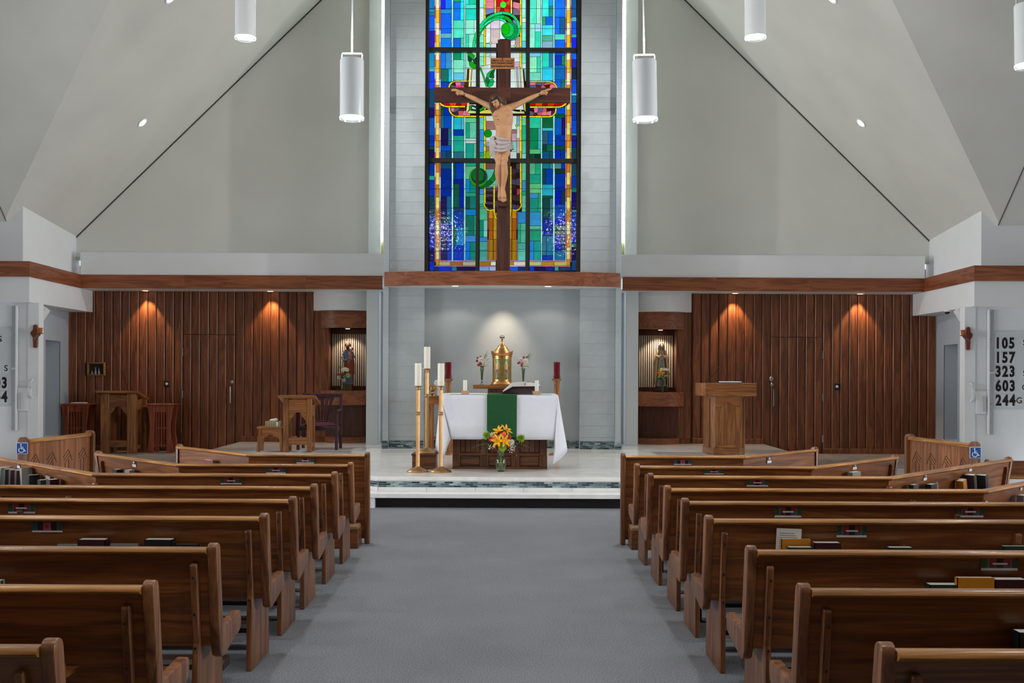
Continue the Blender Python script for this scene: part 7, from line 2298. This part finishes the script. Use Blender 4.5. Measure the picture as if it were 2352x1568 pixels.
# ================================================================== hymn boards, sconces and fittings on the arm walls
YPL = 16.914
ACRY = plain('hymn_board_sheet', '#cdd3d6', 0.25, var=0.02)
DIG = plain('hymn_numeral_black', '#0c0c10', 0.4, var=0.0)
DCARD = plain('numeral_card', '#d9dcdd', 0.5, var=0.02)
def board(side):
    s = -1 if side == 'left' else 1
    y = YPL
    if s < 0:
        xa, xb = X(27, y), X(27, y) - 1.15
        z1, z0 = at(20, 753, y).z, at(20, 932, y).z
    else:
        xa, xb = X(2281, y), X(2281, y) + 1.15
        z1, z0 = at(2300, 761, y).z, at(2300, 940, y).z
    p, q = sorted((xa, xb))
    t = thing('hymn_board', '%s hymn number board with black numerals on the white wall' % side, 'hymn board', ((p + q) / 2, y, z0))
    c = (p + q) / 2
    B(p - c, q - c, -0.008, 0, 0, z1 - z0).build('sheet', ACRY, t, bevel=0.002)
    for dx in (p - c + 0.03, q - c - 0.03):
        for dz in (0.03, z1 - z0 - 0.03):
            MB().ball((dx, -0.009, dz), 0.007, 8, 5).build('screw', STEEL, t)
    def numeral(ch, px, py, hgt, bold=True):
        P = at(px, py, y)
        me = text_mesh(ch, hgt * 1.5, 0.002, 0.010 if bold else 0.0008)
        if bold:
            for v in me.vertices: v.co.x *= 0.76
        me.materials.append(DIG)
        o = link('numeral', me, None, t)
        o.rotation_euler = (R(90), 0, 0)
        o.location = (P.x - c, -0.013, P.z - z0)
    def card(px, py, w, h):
        P = at(px, py, y)
        o = B(-w / 2, w / 2, -0.011, -0.0085, -h / 2, h / 2).build('numeral_card', DCARD, t, bevel=0.001)
        o.location = (P.x - c, 0, P.z - z0)
    if s > 0:
        for k, (num, py) in enumerate((('105', 789), ('157', 822), ('323', 854), ('603', 887), ('244', 920))):
            for j, ch in enumerate(num):
                card(2291 + j * 16, py, 0.105, 0.19)
                numeral(ch, 2291 + j * 16 + 0.4 * k, py, 0.155)
        card(2340, 920, 0.1, 0.13); numeral('G', 2340, 920, 0.09, False)
        for py, ch in ((787, 'S'), (858, 'S'), (890, 'G')):
            card(2353, py, 0.1, 0.13); numeral(ch, 2353, py, 0.09, False)
    else:
        for k, (num, py) in enumerate((('323', 845), ('603', 880), ('244', 912))):
            for j, ch in enumerate(num):
                off = -5 if k == 0 else 11
                card(off - (2 - j) * 16 + 0, py, 0.105, 0.19)
                numeral(ch, off - (2 - j) * 16, py, 0.155)
        for px_, py in ((14.5, 846), (1, 779)):
            card(px_, py, 0.1, 0.13); numeral('S', px_, py, 0.09, False)
board('left'); board('right')
AMB = plain('amber_glass', '#a85a1c', 0.15, var=0.1)
SCW = plain('sconce_wood', '#6e3419', 0.5, var=0.1)
for s, nm in ((-1, 'left'), (1, 'right')):
    side = nm
    # tall grey light panel
    y = YPL
    xa, xb = (X(28, y), X(42.5, y)) if s < 0 else (X(2266, y), X(2281, y))
    z1 = at(35 if s < 0 else 2273, 702 if s < 0 else 711, y).z; z0 = at(35 if s < 0 else 2273, 988 if s < 0 else 997, y).z
    t = thing('wall_panel_light', 'tall narrow grey light panel beside the %s hymn board' % nm, 'light panel', ((xa + xb) / 2, y, z0))
    hwx = (xb - xa) / 2
    B(-hwx, hwx, -0.02, 0, 0, z1 - z0).build('face', plain('panel_grey', '#b4babc', 0.4, var=0.02), t)
    ex = 1 if s < 0 else -1
    a_, b_3 = sorted((ex * hwx, ex * (hwx - 0.022)))
    B(a_, b_3, -0.07, -0.02, 0, z1 - z0).build('edge_fin', WHITE, t, bevel=0.002)
    B(-hwx, hwx, -0.032, -0.02, (z1 - z0) * 0.49, (z1 - z0) * 0.503).build('joint_bar', WHITE, t)
    for fz in (0.24, 0.76):
        B(-hwx * 0.3, hwx * 0.5, -0.024, -0.02, (z1 - z0) * fz, (z1 - z0) * fz + 0.006).build('slot', plain('slot_grey', '#5a5e60', 0.6), t)
    # electrical cabinet
    xa, xb = (X(43, y), X(66, y)) if s < 0 else (X(2240, y), X(2265, y))
    py0, py1 = (890, 943) if s < 0 else (898, 950)
    P0, P1 = at(55 if s < 0 else 2252, py1, y), at(55 if s < 0 else 2252, py0, y)
    t = thing('electrical_box', 'white electrical box on the wall near the %s post' % nm, 'electrical box', ((xa + xb) / 2, y, P0.z))
    hwx = (xb - xa) / 2
    B(-hwx, hwx, -0.03, 0, 0, P1.z - P0.z).build('plate', WHITE, t, bevel=0.003)
    cx_ = -hwx * 0.55 if s < 0 else hwx * 0.45
    B(cx_ - 0.035, cx_ + 0.035, -0.05, -0.03, 0.04, P1.z - P0.z - 0.08).build('conduit', plain('conduit_grey', '#c2c6c8', 0.4), t, bevel=0.004)
    # handle on the post
    hx = X(72 if s < 0 else 2232, 16.9)
    P = at(72 if s < 0 else 2232, 892 if s < 0 else 900, 16.9)
    t = thing('grab_handle', 'white curved handle on the %s post' % nm, 'handle', tuple(P))
    MB().tube([(-s * 0.02, -0.0, -0.15), (s * 0.01 * -1, -0.05, -0.11), (s * 0.015 * -1, -0.06, 0), (-s * 0.01, -0.05, 0.11), (-s * 0.02, 0.0, 0.15)], [0.018, 0.016, 0.015, 0.016, 0.018], 10).build('grip', plain('handle_white', '#dfe2e3', 0.3, var=0.0), t, smooth=True)
    # cross shaped sconce with amber cup
    P = at(86 if s < 0 else 2224, 772 if s < 0 else 777, 16.9)
    t = thing('cross_sconce', 'carved wooden cross sconce with amber glass cup on the %s post' % nm, 'sconce', (mxs(-7.47, s), 16.9, P.z))
    pts = [(-.03, -.18), (.0, -.185), (.03, -.18), (.036, -.02), (.06, .02), (.075, .045), (.06, .085), (.036, .10), (.034, .16), (.015, .182), (-.015, .182), (-.034, .16), (-.036, .10), (-.06, .085), (-.08, .045), (-.06, .01), (-.036, -.02)]
    MB().prism(pts, 'Y', -0.035, 0).build('cross', SCW, t, bevel=0.006)
    ix = -s
    MB().tube([(0, -0.03, -0.04), (ix * 0.05, -0.07, -0.0), (ix * 0.11, -0.11, 0.03)], [0.03, 0.026, 0.018], 8).build('bracket', SCW, t, smooth=True)
    MB().lathe([(0.001, 0), (0.05, 0.0), (0.055, 0.012), (0.001, 0.012)], 16, (ix * 0.11, -0.11, 0.035)).build('saucer', SCW, t, smooth=True)
    MB().lathe([(0.001, 0.004), (0.034, 0.004), (0.04, 0.07), (0.046, 0.085), (0.04, 0.085), (0.034, 0.03), (0.001, 0.02)], 16, (ix * 0.11, -0.11, 0.045)).build('amber_cup', AMB, t, smooth=True)
    # loudspeaker behind the post
    P = at(97 if s < 0 else 2208, 720 if s < 0 else 722, 17.25)
    t = thing('loudspeaker', 'small white loudspeaker under the ceiling behind the %s post' % nm, 'loudspeaker', (P.x + s * 0.02, 17.25, P.z))
    m = B(-0.07, 0.07, -0.09, 0.09, -0.12, 0.12)
    m.xf(Matrix.Rotation(s * R(-28), 4, 'Y') @ Matrix.Rotation(R(-12), 4, 'X'))
    m.build('cabinet', WHITE, t, bevel=0.012, segs=2)
    MB().tube([(0, 0, 0.08), (0, 0.02, 2.735 - P.z)], 0.014, 8).build('bracket', WHITE, t, smooth=True)
# dome camera under the right bulkhead
P = at(2176, 716, 17.7)
t = thing('dome_camera', 'small black and white dome camera under the right bulkhead', 'camera', (P.x, 17.7, 2.735))
MB().lathe([(0.001, 0), (0.06, 0), (0.062, -0.02), (0.05, -0.035), (0.001, -0.035)], 18).build('housing', WHITE, t, smooth=True)
MB().ball((0, 0, -0.038), (0.042, 0.042, 0.035), 14, 8).build('dome', plain('dome_black', '#101214', 0.1, var=0.0), t, smooth=True)

# ================================================================== wheelchair-space screens and bench
BLUE_S = plain('sign_blue', '#1d4a94', 0.4, var=0.02)
WHT_S = plain('sign_white', '#e4e8ec', 0.4, var=0.0)
def chair_sign(par, loc):
    """blue plate with white border and wheelchair symbol"""
    t = thing('wheelchair_sign', par, 'sign', loc)
    h = 0.064
    B(-h, h, -0.006, 0, -h, h).build('plate', WHT_S, t, bevel=0.002)
    B(-h + 0.005, h - 0.005, -0.0075, -0.004, -h + 0.005, h - 0.005).build('blue_field', BLUE_S, t)
    m = MB()
    def flat(pts, w):
        P = [Vector((a, 0, b_)) for a, b_ in pts]
        for a, b_ in zip(P, P[1:]):
            d = (b_ - a).normalized(); n = Vector((-d.z, 0, d.x)) * w / 2
            q = [a + n, b_ + n, b_ - n, a - n]
            m.prism([(v.x, v.z) for v in q], 'Y', -0.0095, -0.0072)
    n = 10
    m.prism([(-0.012 + 0.0085 * math.cos(2 * math.pi * k / n), 0.042 + 0.0085 * math.sin(2 * math.pi * k / n)) for k in range(n)], 'Y', -0.0095, -0.0072)
    flat([(-0.011, 0.031), (-0.009, -0.006), (0.02, -0.006), (0.032, -0.034), (0.044, -0.030)], 0.009)
    flat([(-0.011, 0.014), (0.016, 0.012)], 0.007)
    ring_ = [(-0.008 + 0.029 * math.cos(R(a)), -0.022 + 0.026 * math.sin(R(a))) for a in range(120, 361, 20)]
    flat(ring_, 0.008)
    m.build('wheelchair_symbol', WHT_S, t)
GROOVE = plain('groove_dark', '#3a1e10', 0.7, var=0.0)
def space_screen(s):
    nm = 'left' if s < 0 else 'right'
    A, Bp = Vector((mxs(-5.53, s), 12.2)), Vector((mxs(-5.335, s), 13.65))
    t = thing('choir_screen', 'short oak screen with carved panels facing the sanctuary, %s side' % nm, 'screen', (A.x, A.y, 0), 0, 'short screens at the wheelchair spaces')
    d = Bp - A; L = d.length; d.normalize()
    ang = math.atan2(d.y, d.x)
    h = 0.91
    # local x along the screen, face towards -s side
    fy = -1 if s < 0 else 1            # which local y faces the altar axis
    def put(m, name, mat, **k):
        o = m.build(name, mat, t, **k)
        o.rotation_euler = (0, 0, ang)
        return o
    prof = [(-0.065, 0), (0.065, 0), (0.065, h - 0.06), (0.06, h - 0.03), (0.045, h - 0.01), (0.02, h), (-0.02, h), (-0.045, h - 0.01), (-0.06, h - 0.03), (-0.065, h - 0.06)]
    put(MB().prism(prof, 'X', -0.02, 0.025), 'end_panel', OAKZ, bevel=0.006)
    put(MB().prism(prof, 'X', L - 0.025, L + 0.02), 'end_panel', OAKZ, bevel=0.006)
    put(B(0.025, L - 0.025, -0.04, 0.045, h - 0.075, h - 0.03), 'top_rail', RAIL, bevel=0.01, segs=2, smooth=True)
    nb_ = 4
    for k in range(nb_):
        a, b_ = 0.03 + (L - 0.06) * k / nb_, 0.03 + (L - 0.06) * (k + 1) / nb_
        bd = put(B(a + 0.002, b_ - 0.002, -0.018, 0.018, 0.06, h - 0.076), 'panel_board', SCREENW, bevel=0.004)
        # folded arrow motif
        m = MB()
        c = (a + b_) / 2
        w = (b_ - a)
        yo = 0.0185 * fy
        def line(p, q, wd=0.007):
            dd = Vector((q[0] - p[0], q[1] - p[1])).normalized(); n = Vector((-dd.y, dd.x)) * wd / 2
            pts = [(p[0] + n.x, p[1] + n.y), (q[0] + n.x, q[1] + n.y), (q[0] - n.x, q[1] - n.y), (p[0] - n.x, p[1] - n.y)]
            m.prism(pts, 'Y', yo - 0.002, yo + 0.002)
        zt_ = h - 0.24
        for j in range(3):
            line((c - 0.11 + 0.02 * j, zt_ - 0.06 - 0.035 * j), (c + 0.01 + 0.02 * j, zt_ + 0.03 - 0.035 * j))
        line((c + 0.02, zt_ + 0.03), (c + 0.1, zt_ - 0.10)); line((c - 0.06, zt_ - 0.13), (c - 0.06, 0.1), 0.012); line((c + 0.02, zt_ - 0.09), (c + 0.02, 0.1), 0.012)
        o = m.build('carved_motif', GROOVE, bd)
    chair_sign('blue wheelchair symbol sign on the end of the %s choir screen' % nm, (A.x + (-0.002), A.y - 0.0225, h - 0.125))
space_screen(-1); space_screen(1)
t = thing('side_bench', 'short oak bench at the right edge by the white wall', 'bench', (5.98, 13.0, 0))
MB().prism([(0, 0), (0.42, 0), (0.42, 0.40), (0.40, 0.43), (0.36, 0.60), (0.33, 0.62), (0.29, 0.60), (0.27, 0.44), (0.02, 0.44), (0, 0.42)], 'X', 0, 0.04).build('end_panel', OAKZ, t, bevel=0.006)
B(0.04, 1.5, 0.0, 0.3, 0.40, 0.43).build('seat', RAIL, t, bevel=0.006)
B(0.04, 1.5, 0.29, 0.33, 0.43, 0.60).build('backrest', OAKX, t, bevel=0.004)
MB().prism([(0, 0), (0.42, 0), (0.42, 0.40), (0.40, 0.43), (0.36, 0.60), (0.33, 0.62), (0.29, 0.60), (0.27, 0.44), (0.02, 0.44), (0, 0.42)], 'X', 1.5, 1.54).build('end_panel', OAKZ, t, bevel=0.006)

# ================================================================== books, cards and leaflets on the pew backs
c45 = math.sqrt(0.5)
def on_pew(s, i, px, f):
    """point in plan behind the back of a pew (f = forward offset) seen at px, and the heading there"""
    k = (px - PX) / F
    kx = KINK[s][i]
    y = ROWY[i] + f
    x = k * y
    if abs(x) <= abs(kx):
        return Vector((x, y)), 0.0
    n = Vector((-s * c45, c45)); d = Vector((s * c45, c45))
    P0 = Vector((kx, ROWY[i])) + n * f
    # P0.x + t d.x = k (P0.y + t d.y)
    t = (k * P0.y - P0.x) / (d.x - k * d.y)
    return P0 + d * t, s * R(45)
def rowname(s, i):
    return '%s %s' % (ORD[i], 'pew left of the aisle' if s < 0 else 'pew right of the aisle') if i else 'front screen %s of the aisle' % ('left' if s < 0 else 'right')
CG = {n: plain('card_' + n, c, 0.35, var=0.1, vscale=60) for n, c in (('green', '#24503a'), ('teal', '#1f4a5a'), ('red', '#8c3034'), ('dark', '#2a0f1c'), ('pink', '#a04a68'), ('white', '#d8d8d6'), ('purple', '#4a2a48'), ('blue', '#2a5a80'), ('orange', '#a04a2c'))}
def card(s, i, pxc, py0, py1, wpx, kind, extra=''):
    f0 = 0.03
    P, rz = on_pew(s, i, pxc, f0)
    zt_, zb_ = at(pxc, py0, P.y).z, at(pxc, py1, P.y).z
    zm = (zt_ + zb_) / 2
    f = 0.018 + (0.84 - zm) * 0.136 - 0.006
    if i == 0: f = 0.012
    P, rz = on_pew(s, i, pxc, f)
    zt_, zb_ = at(pxc, py0, P.y).z, at(pxc, py1, P.y).z
    h = zt_ - zb_
    w = wpx * P.y / F / (math.cos(rz) if rz == 0 else 0.9)
    lab = 'printed colour card on the %s%s' % (rowname(s, i), extra)
    t = thing('pew_card', lab, 'card', (P.x, P.y, zb_), rz, 'colour cards stuck on the pew backs')
    lean = -0.135 if i else 0.0
    def pt(x0, x1, z0, z1, y, mat, name='print_field'):
        m = B(x0 * w, x1 * w, -y - 0.001, -y, z0 * h, z1 * h)
        m.xf(Matrix.Rotation(lean * -1, 4, 'X') if False else Matrix.Shear('XZ', 4, (0, 0)))
        m.v = [(a, b_ - 0.135 * (c_ - h / 2) * (1 if i else 0), c_) for a, b_, c_ in m.v]
        return m.build(name, mat, t)
    pt(-.5, .5, 0, 1, 0, CG['white'], 'sheet')
    if kind == 'green':
        for a, b_ in ((-.5, -.32), (.32, .5)):
            pt(a, b_, .2, 1, .0012, CG['green'])
        pt(-.31, -.11, .2, 1, .0012, CG['red']); pt(.11, .31, .2, 1, .0012, CG['red'])
        pt(-.105, .105, .2, 1, .0012, CG['dark'])
        pt(-.28, -.15, .25, .5, .0022, CG['purple']); pt(.15, .28, .25, .5, .0022, CG['blue'])
        pt(-.2, .2, .48, .62, .0034, CG['white'])
    elif kind == 'teal':
        for a, b_ in ((-.5, -.34), (.34, .5)):
            pt(a, b_, .18, 1, .0012, CG['teal'])
        pt(-.33, -.12, .18, 1, .0012, CG['dark']); pt(-.11, .11, .18, 1, .0012, CG['pink']); pt(.12, .33, .18, 1, .0012, CG['dark'])
        pt(-.05, .05, .4, .8, .0022, CG['red'])
    else:
        pt(-.48, .48, .35, 1, .0012, CG['dark']); pt(-.2, .2, .42, .95, .0022, CG['pink']); pt(-.16, .2, .5, .66, .0034, CG['white'])
        pt(-.47, -.3, .4, .9, .0022, CG['green'])
card(-1, 0, 702, 1053, 1064, 40, 'green'); card(-1, 1, 634.5, 1074, 1087, 45, 'green', ', straight part'); card(-1, 2, 532, 1097, 1112, 48, 'green', ', straight part')
card(-1, 4, 51, 1156, 1179, 62, 'green'); card(-1, 5, 110, 1199, 1222, 70, 'teal')
card(-1, 2, 43, 1057, 1075, 15, 'small', ', angled part'); card(-1, 1, 308.5, 1054, 1072, 16, 'small', ', angled part')
card(1, 0, 1569, 1057, 1067, 40, 'teal', ', straight part'); card(1, 1, 1641, 1078, 1089, 44, 'green', ', straight part'); card(1, 2, 1741, 1101, 1117, 49, 'green', ', straight part')
card(1, 4, 1811.5, 1164, 1188, 61, 'green', ', nearer the aisle'); card(1, 4, 2230, 1164, 1188, 61, 'green', ', farther from the aisle'); card(1, 5, 1958, 1206, 1234, 69, 'green'); card(1, 6, 2298, 1281, 1310, 84, 'green')
card(1, 0, 1768, 1046, 1063, 16, 'small', ', angled part'); card(1, 1, 1965, 1060, 1078, 17, 'small', ', angled part'); card(1, 2, 2127, 1084, 1103, 16, 'small', ', angled near bend'); card(1, 2, 2231, 1065, 1082, 14, 'small', ', angled outer end'); card(1, 3, 2348, 1107, 1126, 10, 'small', ', angled part')

CV = {n: plain('book_' + n, c, 0.4, var=0.06) for n, c in (('black', '#131a18'), ('maroon', '#34121a'), ('grey', '#8a8c88'), ('yellow', '#c8801c'), ('red', '#7a1420'), ('brown', '#8a5230'), ('green', '#16352a'))}
def book(s, i, pxc, pyt, w, cov, lab, th=0.036, tilt=0.0, lean=0.0, name='hymnal', cat='book', f=-0.03, maxh=None):
    P, rz = on_pew(s, i, pxc, f)
    zt_ = at(pxc, pyt, P.y).z
    h = max(0.06, zt_ - 0.5575)
    if maxh: h = min(h, maxh)
    t = thing(name, lab, cat, (P.x, P.y, 0.5575 + (w / 2 * abs(math.sin(tilt)))), rz, 'books in the pew racks')
    M = Matrix.Rotation(tilt, 4, 'Y') @ Matrix.Rotation(lean, 4, 'X')
    hh = th / 2
    c = MB()
    c.box(-w / 2, w / 2, -hh, -hh + 0.003, 0, h); c.box(-w / 2, w / 2, hh - 0.003, hh, 0, h); c.box(*sorted((-s * w / 2, -s * (w / 2 - 0.004))), -hh, hh, 0, h)
    c.xf(M).build('cover', CV[cov], t)
    B(-w / 2 + 0.0045, w / 2 - 0.0045, -hh + 0.0034, hh - 0.0034, 0.004, h - 0.001).xf(M).build('pages', PAPER, t)
    return t
k6 = 'in sixth pew rack left of aisle'
book(-1, 5, 217, 1237, 0.155, 'maroon', 'thick maroon hymnal ' + k6, 0.065)
book(-1, 5, 165, 1249, 0.15, 'grey', 'thin grey booklet leftmost ' + k6, 0.014)
book(-1, 5, 289, 1248, 0.16, 'grey', 'thin pale booklet in the middle ' + k6, 0.014)
book(-1, 5, 369, 1237, 0.155, 'black', 'thick black hymnal ' + k6, 0.065)
book(-1, 5, 432, 1249, 0.135, 'black', 'thin black booklet nearest the aisle ' + k6, 0.016)
book(-1, 6, -14, 1331, 0.1, 'grey', 'pale booklet at the left edge in the seventh pew rack', 0.03)
k3 = 'in angled rack of third left pew'
for j, (px, py, cov, lab, tl) in enumerate(((9, 1072, 'grey', 'grey leaning songbook leftmost', .16), (21, 1076, 'black', 'black songbook second from the left', .1), (34, 1078, 'maroon', 'maroon hymnal third from the left', .06), (48, 1079, 'maroon', 'maroon hymnal fourth from the left', .05), (65, 1075, 'grey', 'pale leaning songbook', -.16), (78, 1090, 'black', 'short black missalette', 0))):
    book(-1, 2, px, py, 0.05, cov, lab + ' ' + k3, 0.09, tl, f=-0.035, maxh=0.28)
book(-1, 2, 101, 1101, 0.07, 'black', 'small black book near the bend ' + k3, 0.075, f=-0.042); book(-1, 2, 110, 1094, 0.09, 'grey', 'pale flat leaflet book near the bend ' + k3, 0.012, 0.1, f=0.004); book(-1, 2, 122, 1100, 0.08, 'maroon', 'small maroon book near the bend ' + k3, 0.075, f=-0.042)
book(-1, 1, 271, 1077, 0.09, 'black', 'black hymnal in angled rack of second left pew', 0.06); book(-1, 1, 299, 1078.5, 0.1, 'grey', 'pale booklet in angled rack of second left pew', 0.05)
# red book on the ledge of the left front screen
P, rz = on_pew(-1, 0, 480, -0.04)
t = thing('red_book', 'red book leaning behind the left front screen', 'book', (P.x, P.y, 0.66), rz)
B(-0.07, 0.07, -0.012, 0.012, 0, 0.115).build('cover', CV['red'], t, bevel=0.002); B(-0.066, 0.071, -0.009, 0.009, 0.003, 0.117).build('pages', PAPER, t)
B(-0.09, 0.09, -0.025, 0.05, -0.012, -0.0005).build('ledge', OAKX, t)
k6 = 'in sixth pew rack right of aisle'
book(1, 5, 1838, 1255, 0.135, 'green', 'dark green low hymnal ' + k6, 0.05, f=-0.05)
book(1, 5, 1829, 1237, 0.165, 'yellow', 'yellow and orange songbook ' + k6, 0.02, f=0.005)
book(1, 5, 1899, 1244.5, 0.15, 'maroon', 'thick maroon hymnal ' + k6, 0.065)
book(1, 5, 2068, 1231, 0.15, 'brown', 'brown booklet tipped on its corner ' + k6, 0.012, R(38), f=0.005, maxh=0.12)
book(1, 5, 2068, 1255.5, 0.135, 'green', 'dark low hymnal under the tipped booklet ' + k6, 0.05, f=-0.05)
book(1, 5, 2335, 1253, 0.16, 'green', 'dark hymnal at the right edge ' + k6, 0.035)
P, rz = on_pew(1, 5, 1809, 0.02)
zt_ = at(1809, 1212, P.y).z
o = B(-0.07, 0.07, -0.001, 0.001, 0, zt_ - 0.558).build('leaflet', PAPER)
o.location = (P.x, P.y, 0.558); o.rotation_euler = (0.06, R(2), 0)
tag(o, 'white printed leaflet standing in the sixth pew rack right of the aisle', 'leaflet')
LINE = plain('print_line', '#8c8c8c', 0.8, var=0.0)
m = MB()
for k in range(8):
    m.box(-0.052, 0.03 + 0.02 * ((k * 7) % 3) / 2, -0.0016, -0.001, zt_ - 0.558 - 0.03 - 0.012 * k, zt_ - 0.558 - 0.026 - 0.012 * k)
m.build('print_lines', LINE, o)['kind'] = 'stuff'
k7 = 'in seventh pew rack right of aisle'
book(1, 6, 2167, 1340, 0.14, 'green', 'dark green low hymnal ' + k7, 0.06); book(1, 6, 2240, 1325, 0.17, 'yellow', 'yellow and red songbook ' + k7, 0.03, f=-0.05); book(1, 6, 2318, 1328, 0.15, 'maroon', 'maroon hymnal near the right edge ' + k7, 0.065)
book(1, 7, 2362, 1448, 0.09, 'black', 'black hymnal at the right edge in the eighth pew rack', 0.06)
k3 = 'in angled rack of third right pew'
book(1, 2, 2214, 1095, 0.08, 'yellow', 'yellowish leaning leaflet book ' + k3, 0.06, R(-14), maxh=0.2); book(1, 2, 2233, 1089, 0.06, 'maroon', 'maroon hymnal ' + k3, 0.09, R(-10), f=-0.035, maxh=0.24); book(1, 2, 2258, 1090, 0.06, 'black', 'black hymnal nearest the outer end ' + k3, 0.09, R(-8), f=-0.035, maxh=0.24)
book(1, 2, 2140, 1111, 0.12, 'black', 'low open booklet ' + k3, 0.05); book(1, 2, 2158, 1100, 0.08, 'grey', 'pale tipped leaflet ' + k3, 0.006, R(-22), f=0.0, maxh=0.2); book(1, 2, 2100, 1112, 0.1, 'green', 'low green booklet near the bend ' + k3, 0.04)
book(1, 1, 1963, 1083, 0.16, 'grey', 'pale open leaflet in angled rack of second right pew', 0.05)
book(1, 0, 1787, 1061, 0.14, 'grey', 'pale leaflet behind the right front screen', 0.02, f=-0.03) if False else None
book(1, 3, 2350, 1136, 0.1, 'grey', 'pale leaflet at the right edge in the fourth pew rack', 0.05)
bpy.context.view_layer.update()
print('objects', len(bpy.data.objects), 'tris', sum(len(m.polygons) for m in bpy.data.meshes))
